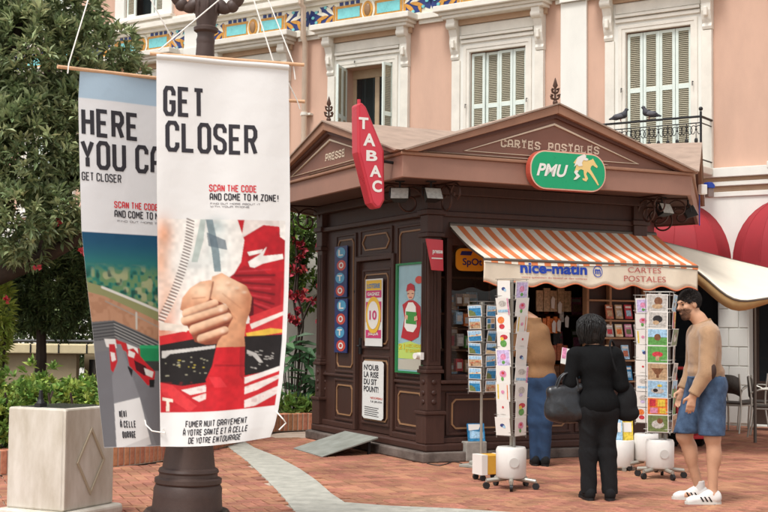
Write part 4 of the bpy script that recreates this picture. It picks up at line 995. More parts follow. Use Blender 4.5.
PA.poly([(204,219),(211,219),(218,252),(220,272),(213,272),(210,250)], '#7f8f93'); PA.poly([(199,219),(204,219),(202,240),(196,262),(190,262)], '#b9c4bd'); PA.poly([(205,232),(224,240),(226,250),(207,246)], '#5c6b75', .8)
for i in range(34):   # spiral cord
    t = i/33; x = 189-4*t-26*t**2.0; y = 220+100*t
    PA.seg((x-3.2, y-1.2), (x+3.2, y+1.4), .75, '#6a5a55', .9); PA.seg((x-3, y+.6), (x+3, y+2.6), .6, '#f7f2ea', .9)
# red suit, upper right
red, dred = '#c4202a', '#8e1420'
PA.poly([(236,219),(284.5,219),(284.5,345),(256,338),(246,310),(232,276),(240,262),(243,240)], red)
PA.mix(PA.pm([(236,219),(284.5,219),(284.5,345),(256,338),(246,310),(232,276),(240,262)])*np.clip((n1-.45)*4, 0, 1), '#9a1721', .55)
PA.poly([(243,219),(284.5,219),(284.5,226),(262,224),(240,238)], '#e8e2da', .9)
PA.poly([(247,262),(258,255),(266,246),(262,256),(282,254),(283,259),(262,264),(250,270)], '#f0ebe4'); PA.poly([(246,252),(262,249),(260,253),(248,256)], '#f0ebe4')
PA.poly([(278,219),(284.5,219),(284.5,240),(279,236)], '#f0ebe4')
PA.poly([(228,278),(243,266),(262,270),(281,285),(281,318),(268,320),(254,322),(250,300),(244,289)], '#a81c26')
for k in range(5): PA.seg((234+k*4, 276+k*7), (274, 276+k*10), 1.1, '#5e0f18', .75, 1.5); PA.seg((238+k*4, 272+k*8), (270, 270+k*10), .8, '#d8404a', .6, 1.5)
PA.poly([(246,289),(253,300),(254,322),(249,318)], '#4a0d14', .9)
# car and cockpit
PA.poly([(157.5,336),(190,330),(250,325),(284.5,330),(284.5,350),(157.5,352)], '#c9262b'); PA.poly([(157.5,330),(185,332),(190,326),(157.5,322)], '#e9dccd')
PA.poly([(250,318),(284.5,306),(284.5,340),(248,338)], '#d2363a'); PA.poly([(250,326),(284.5,314),(284.5,318),(252,331)], '#f1e4da'); PA.poly([(246,335),(272,331),(284.5,333),(284.5,336),(248,340)], '#e7c24a', .9)
PA.poly([(157.5,345),(200,338),(284.5,338),(284.5,378),(257,385),(215,384),(180,388),(157.5,382)], '#1f1a1a')
PA.poly([(160,351),(215,346),(215,349),(168,354),(163,358),(160,358)], '#d9d5cf', .9); PA.poly([(248,352),(258,356),(266,366),(262,366),(254,358),(248,356)], '#cfcac4', .8)
for i in range(26): x, y = 163+rng.random()*44, 356+rng.random()*20; PA.seg((x, y), (x+rng.random()*2.5, y), .45, '#b9b49a' if rng.random() < .7 else '#d8c24a', .8)
for i in range(16): x, y = 250+rng.random()*28, 352+rng.random()*20; PA.seg((x, y), (x+1+rng.random()*3, y+.8), .4, '#c9c4bd', .8)
PA.poly([(157.5,382),(180,386),(215,382),(284.5,374),(284.5,412),(157.5,412)], '#c8242c')
for P, c in ([(180,390),(215,384),(215,391),(190,395)],'#f0e8e2'),([(238,382),(262,377),(284.5,371),(284.5,376),(256,384),(244,388)],'#f2ece6'),([(240,392),(284.5,380),(284.5,384),(262,394),(246,398)],'#f0e6df'),([(192,398),(212,392),(214,397),(200,402)],'#ecdcd4'),([(248,404),(284.5,392),(284.5,400),(262,410),(250,411)],'#efe4dd'),([(157.5,382),(170,385),(198,406),(190,412),(160,394)],'#e03c40'): PA.poly(P, c, .95)
PA.mix(PA.pm(box(157.5,382,284.5,412))*np.clip((n2-.6)*4, 0, 1), '#8e1420', .35)
PA.poly([(160,397),(171,399),(171,402),(167,401.5),(167.5,411),(163.5,411),(164,400.8),(160,400)], '#eee4d2')
# sleeve cuff below the hands
PA.poly([cv(242,318), cv(350,322), cv(352,400), cv(356,460), (250,412), (208,412), cv(205,440), cv(228,390)], '#cb2029'); PA.poly([cv(330,322), cv(350,322), cv(352,400), cv(350,450), cv(335,430)], '#951a22', .7); PA.poly([cv(238,384), cv(352,392), cv(352,398), cv(236,392)], '#8f141e', .6)
PA.poly([cv(215,430), cv(260,432), cv(290,470), cv(240,470)], '#e33b42', .7)
# hands
PA.poly([cv(*p) for p in ((110,170),(130,240),(160,300),(200,312),(250,310),(300,260),(310,200),(240,140),(180,140))], '#8a4630')
hb = [cv(*p) for p in ((222,62),(258,48),(300,72),(350,98),(371,140),(366,190),(352,232),(346,290),(350,324),(240,322),(248,300),(282,255),(302,216),(292,190),(275,165),(240,150),(208,140))]
PA.poly(hb, '#dc9f78')
hm = PA.pm(hb)
PA.mix(hm*np.exp(-(((PA.X-cv(270,100)[0])/16)**2+((PA.Y-cv(270,100)[1])/12)**2)), '#f6d6b6', .9); PA.mix(hm*np.clip((PA.X-cv(325,0)[0])/9, 0, 1), '#b5714f', .75); PA.mix(hm*np.clip((PA.Y-cv(0,240)[1])/20, 0, 1)*np.clip((PA.X-cv(290,0)[0])/12, 0, 1), '#c07d59', .6)
for kx, ky in ((285,92),(318,112),(345,128)): PA.blob(*cv(kx, ky), 3, 2.4, '#c98a66', .6); PA.blob(cv(kx, ky)[0]-1, cv(kx, ky)[1]-2, 2.4, 1.5, '#fbe3c8', .6)
for a, b in (((250,150),(312,220)),((262,125),(330,180))): PA.seg(cv(*a), cv(*b), .5, '#b87a58', .5, 1.5)
th = [cv(*p) for p in ((104,182),(112,140),(140,104),(178,80),(216,74),(230,88),(226,118),(212,146),(176,170),(132,196))]
PA.poly(th, '#e0a681'); tm = PA.pm(th); PA.mix(tm*np.exp(-(((PA.X-cv(180,112)[0])/11)**2+((PA.Y-cv(180,112)[1])/8)**2)), '#f5d3b2', .9); PA.mix(tm*np.clip((PA.Y-cv(0,150)[1])/10, 0, 1), '#b86c4b', .6)
PA.seg(cv(226,82), cv(214,146), .8, '#7a3a26', .8, 1.2); PA.seg(cv(150,142), cv(196,138), .5, '#a96846', .7, 1.2)
PA.finger(cv(128,196), cv(232,160), 4.6, 4.0); PA.finger(cv(126,222), cv(266,180), 5.2, 4.3); PA.finger(cv(156,256), cv(282,212), 5.0, 4.4); PA.finger(cv(184,290), cv(272,262), 4.4, 4.2)
for a, b in (((118,208),(240,172)),((130,240),(280,196)),((160,276),(290,232))): PA.seg(cv(*a), cv(*b), .55, '#6f3020', .75, 1.)
for a in ((256,184),(274,216),(264,262)): PA.blob(*cv(*a), 2.4, 1.9, '#f8dcc4', .8)
PA.C *= (1-PA.pm(ph)*(.12-.24*n2))[..., None]; PA.C *= (1-PA.pm(ph)*(.08-.16*n1))[..., None]
# left banner
PB = Print(150, 470, 80, 203, 70, 448, '#e7e6e6')
PB.poly(box(80,70,203,98), '#b4cbdc')
sea = np.clip((PB.Y-232)/60, 0, 1)
pm = PB.pm(box(80,232,203,448)); PB.mix(pm, '#1f5a72'); PB.mix(pm*np.clip(sea*1.6-.25, 0, 1), '#2f7f6c'); PB.mix(pm*np.clip(1-sea*2.2, 0, 1), '#184a6b', .9)
nb1, nb2 = PB.noise(10), PB.noise(17); rk = np.clip((PB.Y-262)/12, 0, 1)*pm
PB.mix(rk*np.clip((nb1-.42)*6, 0, 1), '#6c8a5b', .85); PB.mix(rk*np.clip((nb2-.58)*8, 0, 1), '#b0ad84', .7); PB.mix(rk*np.clip((.4-nb1)*6, 0, 1), '#143f38', .8)
PB.poly([(80,282),(96,286),(203,322),(203,448),(80,448)], '#8f8f62'); PB.poly([(80,292),(98,296),(203,338),(203,448),(80,448)], '#b98a6c'); PB.mix(PB.pm([(80,292),(98,296),(203,338),(203,448),(80,448)])*np.clip((nb1-.5)*4, 0, 1), '#a37457', .6)
PB.seg((96,287), (203,325), 1.3, '#ddd9cf'); PB.seg((98,301), (203,345), .7, '#9c958a', .8); PB.seg((132,312), (131,328), 1.1, '#c5c0b5'); PB.seg((165,324), (164,342), 1.1, '#c5c0b5')
PB.poly([(80,322),(105,320),(203,358),(203,448),(80,448)], '#6b6a6a')
for k in range(6): PB.seg((80, 325+k*3.2), (105, 322+k*3.2), .55, '#2f3033'); PB.seg((105, 322+k*3.2), (203, 360+k*3.4), .6, '#2f3033'); PB.seg((105, 323.4+k*3.2), (203, 361.6+k*3.4), .5, '#a9a7a3', .8)
PB.poly([(80,341),(112,338),(203,372),(203,448),(80,448)], '#7d7c7d')
for k in range(7): x = 92+k*13; PB.poly([(x,339+max(0,k-1)*4.4),(x+13,339+k*4.4),(x+14,348+k*4.6),(x+2,347+max(0,k-1)*4.6)], '#c22a2e' if k % 2 else '#eae6e0')
PB.poly([(80,352),(106,350),(203,385),(203,448),(80,448)], '#77767a'); PB.poly([(106,344),(111,344),(150,448),(108,448)], '#86868a')
PB.poly(box(134,346,176,362), '#1f8a55'); PB.poly(box(134,345,176,348), '#2aa568'); PB.poly(box(134,361,176,371), '#3a3d3a')
for P, c in ([(117,350),(126,348),(140,362),(152,372),(150,384),(142,386),(134,378),(120,366)],'#c3222b'),([(126,360),(140,366),(146,376),(138,376),(128,370)],'#43121a'),([(120,350),(128,353),(126,358),(119,356)],'#e7e2dd'),([(138,368),(150,372),(148,378),(140,375)],'#e0d9d2'),([(97,344),(104,344),(106,366),(101,374),(97,370)],'#c3222b'),([(98,352),(103,353),(104,360),(99,362)],'#eee4e0'),([(118,366),(124,370),(122,378),(117,374)],'#1c1b1d'),([(144,380),(151,380),(150,388),(144,388)],'#1c1b1d'): PB.poly(P, c)
PB.poly([(98,404),(131,398),(141,438),(101,449),(96,449)], '#e9e7e5'); PB.poly([(98,376),(111,352),(131,398),(98,404)], '#8a898d'); PB.poly([(141,438),(143,446),(128,449),(101,449)], '#d9d6d4', .9)
PA.done(); PB.done()
m_print = printmat('banner_print'); m_back = M('banner_back', '#dedbd6', .7, k=.9)
def banner(name, label, pr, pos, W, H):
    """pos(u, v) -> world point; u 0..1 left to right, v 0..1 top to bottom"""
    b = empty(name, pos(.5, 1), 0, label, 'banner', 'banners hanging from the lamp post'); o = Vector(pos(.5, 1))
    vs = [tuple(Vector(pos(i/pr.W, j/pr.H))-o) for j in range(pr.H+1) for i in range(pr.W+1)]
    fs = [(j*(pr.W+1)+i, j*(pr.W+1)+i+1, (j+1)*(pr.W+1)+i+1, (j+1)*(pr.W+1)+i) for j in range(pr.H) for i in range(pr.W)]
    me = bpy.data.meshes.new('cloth'); me.from_pydata(vs, [], fs); me.materials.append(m_print)
    at_ = me.color_attributes.new('print', 'FLOAT_COLOR', 'POINT')
    c4 = np.ones((pr.H+1, pr.W+1, 4), np.float32); c4[..., :3] = np.clip(pr.C*.92, 0, 1); at_.data.foreach_set('color', c4.ravel())
    me.polygons.foreach_set('use_smooth', [True]*len(me.polygons)); me.update()
    cl = link_mesh('cloth', me, b)
    vs2 = []; 
    for j in range(0, 41):
        for i in range(0, 17): vs2.append(tuple(Vector(pos(i/16, j/40))-o+nrm(pos, i/16, j/40)*-.004))
    MB().add(vs2, [(j*17+i, j*17+i+1, (j+1)*17+i+1, (j+1)*17+i) for j in range(40) for i in range(16)]).build('reverse_side', m_back, b, smooth=True)
    return b, o
def nrm(pos, u, v):
    e = .01; p = Vector(pos(u, v)); a = Vector(pos(u+e, v))-p; c = Vector(pos(u, v+e))-p; return c.cross(a).normalized()*-1 if c.cross(a).y > 0 else c.cross(a).normalized()
m_bink = M('banner_black_ink', '#2e2b31', .6); m_bred = M('banner_red_ink', '#d0343c', .6); m_bgrey = M('banner_grey_ink', '#8f8b8c', .6)
def lay(name, b, o, pos, mat, items, ext):
    """items: (text, x0, x1, ytop, ybot, thickness) in photo pixels; ext = photo rectangle of the banner"""
    X0_, X1_, Y0_, Y1_ = ext; wx, wy = (X1_-X0_), (Y1_-Y0_); mb = MB()
    def fn(a, bb, d):
        u_, v_ = (a-X0_)/wx, (bb-Y0_)/wy; v_ = -bb if False else v_
        return tuple(Vector(pos(u_, v_))-o+nrm(pos, u_, v_)*(.0022+d))
    for s_, x0, x1, yt, yb, th in items:
        mb = MB()
        cwn = sum(1.25 if c == 'M' else .25 if c in "!'I." else .75 if c == ' ' else 1 for c in s_); nl = sum(c != ' ' for c in s_)
        gap = th*.5; cw = ((x1-x0)-nl*th-(nl-1)*gap)/cwn
        stroke_text(mb, s_, x0, 0, yb-yt, cw, th, lambda a, bb, d: fn(a, yb-bb, d), 0, gap=gap, step=5)
        mb.build(name, mat, b, fix=False)
# front banner: from the photo corners, 0.9 m by 2.7 m, hanging just in front of the post
P00, P10 = at(156.5, 55, 8.95), at(288.5, 66, 9.22)
P01, P11 = at(160, 448, 8.93), at(273, 437, 9.2)
RE = [(66,288.5),(150,289.5),(220,290),(290,288.5),(340,286.5),(380,283),(410,278.5),(425,275),(437,270.5)]
def posA(u, v):
    yv = 57+(446-57)*v
    xl = at(156.5+3.5*max(0, v)**1.5, yv-2+3*v, 8.95); 
    xr_px = float(np.interp(66+(437-66)*v, [r[0] for r in RE], [r[1] for r in RE])); xr = at(xr_px, 66+(437-66)*v, 9.22-.1*max(0, v-.7))
    p = xl.lerp(xr, u); bow = .05*math.sin(math.pi*u)*(v**2)*.8
    wob = .011*math.sin(u*9+v*5)*(1-.3*v)+.004*math.sin(u*23+v*3)*v+.014*math.sin(u*3.1+2+v*2.2)*v+.03*max(0, v-.86)/.14*math.sin(math.pi*u)**2
    p.y -= wob+bow; p.z -= .018*math.sin(math.pi*u)*v**3
    return p
PJX = [(80,70),(78.5,100),(80,160),(82,230),(88,290),(93,330),(98,390),(101,420),(104,448)]
def posB(u, v):
    yl = 69.5+(448-69.5)*v; xl_px = float(np.interp(yl, [p[1] for p in PJX], [p[0] for p in PJX])); l = at(xl_px, yl, 9.0)
    r = at(196, 84+(444-84)*v, 9.5); p = l.lerp(r, u); p.y -= .012*math.sin(u*7+v*4)+.03*math.sin(math.pi*u)*v
    return p
bA, oA = banner('hanging_banner', 'white banner reading GET CLOSER with a photo of two clasped hands', PA, posA, .9, 2.7)
extA = (157, 289, 57, 446)
lay('headline', bA, oA, posA, m_bink, [('GET', 163.5, 204, 87, 117, 4.1), ('CLOSER', 165.5, 256.5, 121.5, 152.5, 4.1)], extA)
lay('red_lettering', bA, oA, posA, m_bred, [('SCAN THE CODE', 207.5, 255.5, 183.5, 190.8, 1.1)], extA)
lay('lettering', bA, oA, posA, m_bink, [('AND COME TO M.ZONE!', 208, 277.5, 192.3, 199.6, 1.1), ('FUMER NUIT GRAVEMENT', 186, 255, 420.5, 427, .95), ('\u00c0 VOTRE SANT\u00c9 ET \u00c0 CELLE', 183.5, 257.5, 429, 435.3, .95), ('DE VOTRE ENTOURAGE', 190.5, 252, 437, 443.2, .95)], extA)
lay('small_print', bA, oA, posA, m_bgrey, [('FIND OUT MORE ABOUT IT', 208.5, 259, 202, 203.8, .42), ('WITH YOUR PHONE', 208.5, 248, 205, 206.8, .42)], extA)
bB, oB = banner('hanging_banner', 'white banner reading HERE YOU with a sea and race car picture, behind the other', PB, posB, .9, 2.7)
extB = (80, 203, 70, 448)
lay('headline', bB, oB, posB, m_bink, [('HERE', 82.5, 141, 107.5, 136, 4.2), ('YOU CAN', 81, 183, 139.5, 168.5, 4.2)], extB)
lay('lettering', bB, oB, posB, m_bink, [('GET CLOSER', 81.5, 122, 172, 180.5, 1.1), ('AND COME TO M.ZONE!', 114, 183, 208, 215.5, 1.1)], extB)
lay('red_lettering', bB, oB, posB, m_bred, [('SCAN THE CODE', 114, 161, 199, 206, 1.1)], extB)
lay('small_print', bB, oB, posB, m_bgrey, [('FIND OUT MORE ABOUT IT', 117, 180, 218, 220, .42)], extB)
lay('warning_lettering', bB, oB, posB, m_bink, [('MENT', 103, 113, 411, 418, 1.1), ('\u00c0 CELLE', 103, 124, 421.5, 428.5, 1.1), ('OURAGE', 105, 123, 432, 439, 1.1)], extB)
# rods and cords
m_rod = M('wooden_rod', '#d2a680', .6, var=.1, scale=20); m_cord = M('white_cord', '#e8e4dc', .8)
def rod(par, o, a, b): MB().tube([Vector(a)-o, Vector(b)-o], .012, 8).build('rod', m_rod, par, smooth=50)
rodA0, rodA1 = at(150, 53.5, 8.96), at(304, 64.8, 9.26)
MB().tube([rodA0-oA, rodA1-oA], .013, 8).build('rod', m_rod, bA, smooth=50)
MB().tube([p-oA for p in (Vector(posA(i/12, .004)) for i in range(13))], .02, 8).build('hem', m_back, bA, smooth=60)
rodB0, rodB1 = at(57.5, 66.5, 8.9), at(200, 83, 9.52)
MB().tube([rodB0-oB, rodB1-oB], .013, 8).build('rod', m_rod, bB, smooth=50)
r3 = empty('banner_rod', at(296, 101, 9.7), 0, 'bare wooden rod end tied with cords beside the upper right of the banner', 'rod')
MB().tube([at(200, 95, 9.75)-r3.location, at(305, 101.5, 9.7)-r3.location], .013, 8).build('rod', m_rod, r3, smooth=50)
MB().tube([at(199, 95, 9.75)-r3.location, at(203, 95, 9.6)-r3.location], .02, 6).build('clamp', m_cord, r3)
def cord(pts, label, tie=None):
    o = pts[0]; e = MB().tube([p-o for p in pts], .005, 5).build('cord', m_cord, None, smooth=60); e.location = o
    tag(e, label, 'cord', 'white cords of the banners')
top = lambda u, v: at(u, v, 9.5)
cord([top(250,-40), at(245, -22, 9.4), rodA0+Vector((.06,-.01,.02))], 'white cord running down to the left end of the front banner rod')
cord([top(238,-60), at(252, -6, 9.35), rodA1+Vector((-.22,-.01,.02)), rodA1+Vector((-.21,-.014,-.05))], 'white cord sloping to the front banner rod, inner one on the right')
cord([top(238,-70), at(266, -6, 9.4), rodA1+Vector((-.08,-.01,.02)), rodA1+Vector((-.06,-.014,-.11))], 'white cord sloping to the tip of the front banner rod on the right')
cord([at(283,72,9.6), at(297,100,9.68), at(300,109,9.69)], 'short white cord end looped round the lower bare rod')
cord([top(100,-60), at(88, 0, 9.1), rodB0+Vector((.08,-.01,.02)), rodB0+Vector((.075,-.013,-.05))], 'white cord running up through the tree from the left banner rod')
cord([top(120,-70), at(151, 0, 9.3), at(183, 58, 9.5)], 'white cord crossing in front of the building left of the lamp post')
cord([Vector(posB(.46,.93)), at(146,425,9.0), at(152,431,8.97), at(165,433,8.95), Vector(posA(.03,.955))+Vector((0,-.012,0))], 'white cord tying the lower corners of the two banners together')
cord([Vector(posA(.985,.93))+Vector((0,-.01,0)), at(283,419,9.1), at(286,423,9.12), at(279,430,9.1)], 'white cord loop at the lower right corner of the front banner')
# ================================================================== MARBLE PEDESTAL
m_marb = M('white_marble', '#dcd6ca', .5, var=.08, scale=6, bump=.12, bscale=30, k=.88, col2='#c4bba9', stretch=(1, 1, .35))
pA, pB_, pC = Vector(gnd(6, 506, .1)), Vector(gnd(63, 511, .1)), Vector(gnd(101, 500, .1))
ex = (pA-pB_); ey = (pC-pB_); ang_p = math.atan2(-ex.y, -ex.x)
pd = empty('marble_pedestal', (pB_.x, pB_.y, 0), ang_p, 'white marble block pedestal with carved diamond in front of the hedge', 'pedestal')
wx, wy, hp = ex.length, .6, .85   # local: x runs -wx..0 along the front, y inward
MB().box(-wx-.05, .06, -.06, wy+.06, 0, .09).build('foot_slab', m_marb, pd, bevel=.03, seg=3)
MB().box(-wx, 0, 0, wy, .09, hp).build('block', m_marb, pd, bevel=.014)
dm = [(.14, .44), (.31, .14+.04), (.48, .44), (.31, .70)]
fnP = lambda a, b, d: (d, a, b)
MB().prism(dm, .0005, .012, fnP, holes=[offs(dm, .02)]).build('diamond', M('marble_line', '#b7aa92', .6), pd, bevel=.004)
MB().prism([(.0, .1), (.03, .1), (.03, hp-.01), (.0, hp-.01)], -.03, .008, fnP).build('edge_strip', m_marb, pd, bevel=.006)
MB().box(-wx+.06, -.06, .07, wy-.06, hp-.002, hp+.004).build('dark_top', M('dark_water', '#3f423f', .2, spec=.6), pd)
MB().box(-wx*.62, -wx*.52, .05, .13, hp, hp+.03).lathe([(.035, .03), (.02, .06), (.012, .13)], (-wx*.57, .09, hp), 8).build('spout', m_iron, pd)
# ================================================================== PLANTER, HEDGE, TREES
m_pbrick = M('planter_brick', '#bf8464', .75, var=.18, scale=20, obrand=.2, bump=.2, bscale=80, k=.95, col2='#ad7052')
pl_w = empty('planter_wall', (-2.4, 14.3, 0), 0, 'low curved planter wall of upright red bricks round the shrubs', 'planter')
o_ = Vector((-2.4, 14.3, 0))
L_ = [0]
for i in range(1, len(pl_line)): L_.append(L_[-1]+(pl_line[i]-pl_line[i-1]).length)
def pl_at(s):
    i = min(max(1, next((k for k in range(len(L_)) if L_[k] >= s), len(L_)-1)), len(L_)-1); t = (s-L_[i-1])/(L_[i]-L_[i-1]+1e-9); p = pl_line[i-1].lerp(pl_line[i], t); d = (pl_line[i]-pl_line[i-1]).normalized(); return p, d
bk = MB().box(-.1, .1, -.036, .036, 0, .25)
_me = MB().box(-.1, .1, -.034, .034, -.24, 0).mesh('brick', m_pbrick)
s_ = 0; cnt = 0
while s_ < L_[-1]:
    p, d = pl_at(s_); o = link_mesh('brick', _me, pl_w); o.location = p-o_+Vector((-d.y, d.x, 0))*.1+Vector((0, 0, .245+random.uniform(-.003, .003))); o.rotation_euler = (0, 0, math.atan2(d.y, d.x)+math.pi/2)
    b = o.modifiers.new('bevel', 'BEVEL'); b.width = .012; b.segments = 2
    s_ += .078
core = MB(); P = [p+Vector((-pl_at(L_[i])[1].y, pl_at(L_[i])[1].x, 0))*.1-o_ for i, p in enumerate(pl_line)]
for i in range(len(P)-1):
    d = (P[i+1]-P[i]).normalized(); nn = Vector((-d.y, d.x, 0))*.093
    core.add([P[i]-nn, P[i+1]-nn, P[i+1]+nn, P[i]+nn]+[q+Vector((0, 0, .238)) for q in (P[i]-nn, P[i+1]-nn, P[i+1]+nn, P[i]+nn)], [(4,5,6,7),(0,1,5,4),(2,3,7,6)])
core.build('mortar', M('planter_mortar', '#b3a08e', .9, var=.1, bump=.3), pl_w, fix=False)
MB().prism([(p.x-.12*pl_at(L_[i])[1].y, p.y+.12*pl_at(L_[i])[1].x) for i, p in enumerate(pl_line)]+[(-.3,30),(-14,30),(-14,12.05)], -.01, .19, XY).build('planter_soil', M('soil', '#4a3a2c', .95, var=.3, scale=9, bump=.6, bscale=30))
tag(bpy.data.objects['planter_soil'], 'dark soil bed inside the brick planter', kind='structure')
def leaf(mb, p, d, n, L, Wd, m=0, fold=.25):
    d = d.normalized(); s = d.cross(n); s = s.normalized() if s.length > 1e-5 else d.orthogonal().normalized(); n = s.cross(d)
    mid = p+d*L*.5-n*L*.04
    mb.add([p, p+d*L*.55+s*Wd/2+n*Wd*fold, p+d*L-n*L*.1, p+d*L*.55-s*Wd/2+n*Wd*fold, mid], [(0,4,1),(4,2,1),(0,3,4),(4,3,2)], m)
def rv(): 
    while True:
        v = Vector((random.uniform(-1,1), random.uniform(-1,1), random.uniform(-1,1)))
        if .05 < v.length < 1: return v.normalized()
def sprig(mb, c, d, n, L, Wd, spread=.9, m=0):
    for i in range(n):
        v = (d+rv()*spread).normalized(); leaf(mb, c+v*L*.1+rv()*L*.15, v, (rv()*.6+Vector((0,0,1))), L*random.uniform(.7, 1.2), Wd*random.uniform(.8, 1.2), m)
def crown(name, par, o, ells, count, n, L, Wd, mats, spread=.9, inside=.45, clip=None):
    mb = MB(); tot = sum(e[3]*e[4]*e[5] for e in ells)
    for (cx, cy, cz, rx, ry, rz) in ells:
        for i in range(int(count*rx*ry*rz/tot)):
            v = rv(); rr = random.uniform(inside, 1.0)**.5*(1+.12*math.sin(7*v.x+3*cx)+.1*math.sin(9*v.z+2*cz))
            c = Vector((cx+v.x*rx*rr, cy+v.y*ry*rr, cz+v.z*rz*rr))
            if clip and not clip(c): continue
            sprig(mb, c-o, (v+Vector((0, -.3, .5))).normalized(), n, L, Wd, spread, 0 if random.random() < .6 else len(mats)-1)
    return mb.build(name, mats, par, fix=False)
m_l1, m_l2 = leafmat('leaf_olive', '#7b8a60', 1.0), leafmat('leaf_light', '#a8b285', 1.0)
m_l3, m_l4 = leafmat('leaf_dark', '#586943', 1.0), leafmat('leaf_mid', '#6d7f50', 1.0)
m_h1, m_h2 = leafmat('hedge_leaf', '#7c9a4c', 1.0), leafmat('hedge_tip', '#a8b85f', 1.0)
m_bark = M('bark', '#3f332b', .9, var=.25, scale=9, bump=.6, bscale=25)
m_petal = M('red_petal', '#b5404a', .6, island=.25)
o_ = Vector((-5.5, 14.8, .15))
tr = empty('broadleaf_tree', o_, 0, 'large tree with olive green leaf rosettes filling the upper left', 'tree')
def W3(u, v, Y): return at(u, v, Y)
lim = [[(-5.5,14.8,.15),(-5.45,14.8,1.0),tuple(W3(-60,300,14.8)),tuple(W3(0,275,14.7)),tuple(W3(42,257,14.6)),tuple(W3(78,236,14.6)),tuple(W3(95,200,14.7)),tuple(W3(110,150,14.8))],
       [tuple(W3(-60,300,14.8)),tuple(W3(-50,200,14.9)),tuple(W3(-20,110,15)),tuple(W3(15,40,15)),tuple(W3(30,-30,15))], [tuple(W3(42,257,14.6)),tuple(W3(55,190,14.8)),tuple(W3(60,110,15)),tuple(W3(80,60,15))], [tuple(W3(-20,110,15)),tuple(W3(25,90,14.7)),tuple(W3(50,70,14.6))]]
t = MB()
for P, r0, r1 in zip(lim, (.17, .12, .07, .05), (.03, .02, .015, .015)):
    Q = smooth_line(P, 5); t.tube([q-o_ for q in Q], [r0+(r1-r0)*i/(len(Q)-1) for i in range(len(Q))], 9)
t.build('trunk', m_bark, tr, smooth=60)
def E(u, v, Y, ru, rv_, ry): c = at(u, v, Y); k = Y/FPX; return (c.x, c.y, c.z, ru*k, ry, rv_*k)
crown('crown', tr, o_, [E(25,60,15,75,60,.8), E(95,52,15.2,42,30,.6), E(20,145,14.8,80,60,.8), E(82,130,15,42,55,.6), E(15,215,14.5,70,48,.6), E(75,205,14.7,38,40,.5), E(125,75,15.4,24,20,.4), E(-50,120,15,70,150,.9), E(40,0,15.2,60,40,.7)], 4200, 10, .135, .04, [m_l1, m_l2], .95)
for u_, v_ in ((37,268),(82,252),(58,222),(6,300)):
    fl_ = MB(); c = at(u_, v_, 14.2)-o_
    for k in range(9): leaf(fl_, c, rv()+Vector((0,-.5,.2)), rv(), .06, .05)
    fl_.build('red_flower', m_petal, tr, fix=False)
o_ = Vector((-4.4, 16.6, .15))
t2 = empty('dark_shrub_tree', o_, 0, 'dark fine leaved evergreen under the large tree, above the terrace rail', 'tree')
MB().tube([(0,0,0),(.05,0,.9),(0,.05,2.2)], [.09,.07,.03], 8).build('trunk', m_bark, t2)
crown('crown', t2, o_, [E(55,284,16.6,45,46,.6), E(85,270,16.8,22,58,.5), E(20,298,16.8,30,33,.5), E(60,245,17,45,30,.5)], 1900, 11, .1, .028, [m_l3, m_l4], 1.0)
o_ = Vector((-3.6, 13.2, .19))
hg = empty('hedge', o_, 0, 'bright green leafy hedge behind the marble block', 'hedge')
st = MB()
for k in range(8): x = -1.0+k*.22; st.tube([(x, random.uniform(-.1,.3), 0), (x+random.uniform(-.1,.1), random.uniform(-.1,.3), .6)], .012, 5)
st.build('stems', m_bark, hg)
crown('foliage', hg, o_, [E(70,411,13.9,42,26,.35), E(20,412,13.6,45,26,.4), E(40,392,14,26,14,.3), E(85,396,14.1,16,16,.25), E(0,430,13.2,26,30,.3), E(-30,400,13.4,40,40,.4), E(55,430,13.9,50,25,.3), E(30,375,14,5,12,.1), E(52,377,14,5,10,.1), E(12,380,13.9,5,10,.1), E(73,380,14,4,9,.1), E(92,374,14.1,4,10,.1)], 1350, 9, .095, .045, [m_h1, m_h2], 1.0)
o_ = Vector((-7.0, 23.5, 0))
bs = empty('background_shrub', o_, 0, 'mixed green shrubs growing beyond the terrace wall on the left', 'shrub')
MB().tube([(0,0,0),(.1,0,1.6)], .08, 6).build('stem', m_bark, bs)
crown('foliage', bs, o_, [E(20,325,23.5,60,26,.8), E(90,318,24,40,40,.8), E(-20,290,24,40,50,.8), E(130,300,24.5,40,60,.8), E(60,280,24.5,50,40,.7)], 1300, 9, .2, .08, [m_l4, m_l1], 1.0)
o_ = Vector(at(2, 372, 15.2)); o_.z = .19
yp = empty('yellow_shrub', o_, 0, 'yellow-green young shrub at the left picture edge beside the tree limb', 'shrub')
MB().tube([(0,0,0),(.02,0,1.3)], .02, 6).build('stem', m_bark, yp)
crown('foliage', yp, o_, [E(0,308,15.2,12,28,.2), E(-8,340,15.2,14,24,.2)], 160, 8, .12, .035, [leafmat('lime_leaf', '#a3b354', 1., .3)], .9)
# plants between the banner and the kiosk
o_ = Vector((-1.35, 19.6, .19))
vn = empty('flowering_vine', o_, 0, 'climbing vine with red blossoms beside the kiosk left post', 'vine')
t = MB()
for P in ([(297,415),(299,360),(303,320),(297,290),(302,250),(308,215)], [(303,412),(306,370),(298,340),(307,310),(316,296),(322,290)], [(294,415),(292,370),(299,335),(294,300),(297,262),(293,220)]):
    t.tube([q-o_ for q in smooth_line([tuple(at(u_, v_, 19.3)) for u_, v_ in P], 5)], .02, 6)
t.build('trunk', m_bark, vn, smooth=60)
crown('crown', vn, o_, [E(300,232,19.6,26,24,.4), E(312,268,19.8,16,40,.3), E(290,262,19.8,14,40,.3), E(270,240,20,30,40,.4)], 420, 9, .13, .06, [m_h1, m_l4], 1.0)
fl_ = MB()
for k in range(30):
    c = at(random.uniform(288, 322), random.uniform(240, 325), 19.3)-o_
    for j in range(6): leaf(fl_, c, rv()+Vector((0,-.5,0)), rv(), .09, .08)
fl_.build('red_blossoms', m_petal, vn, fix=False)
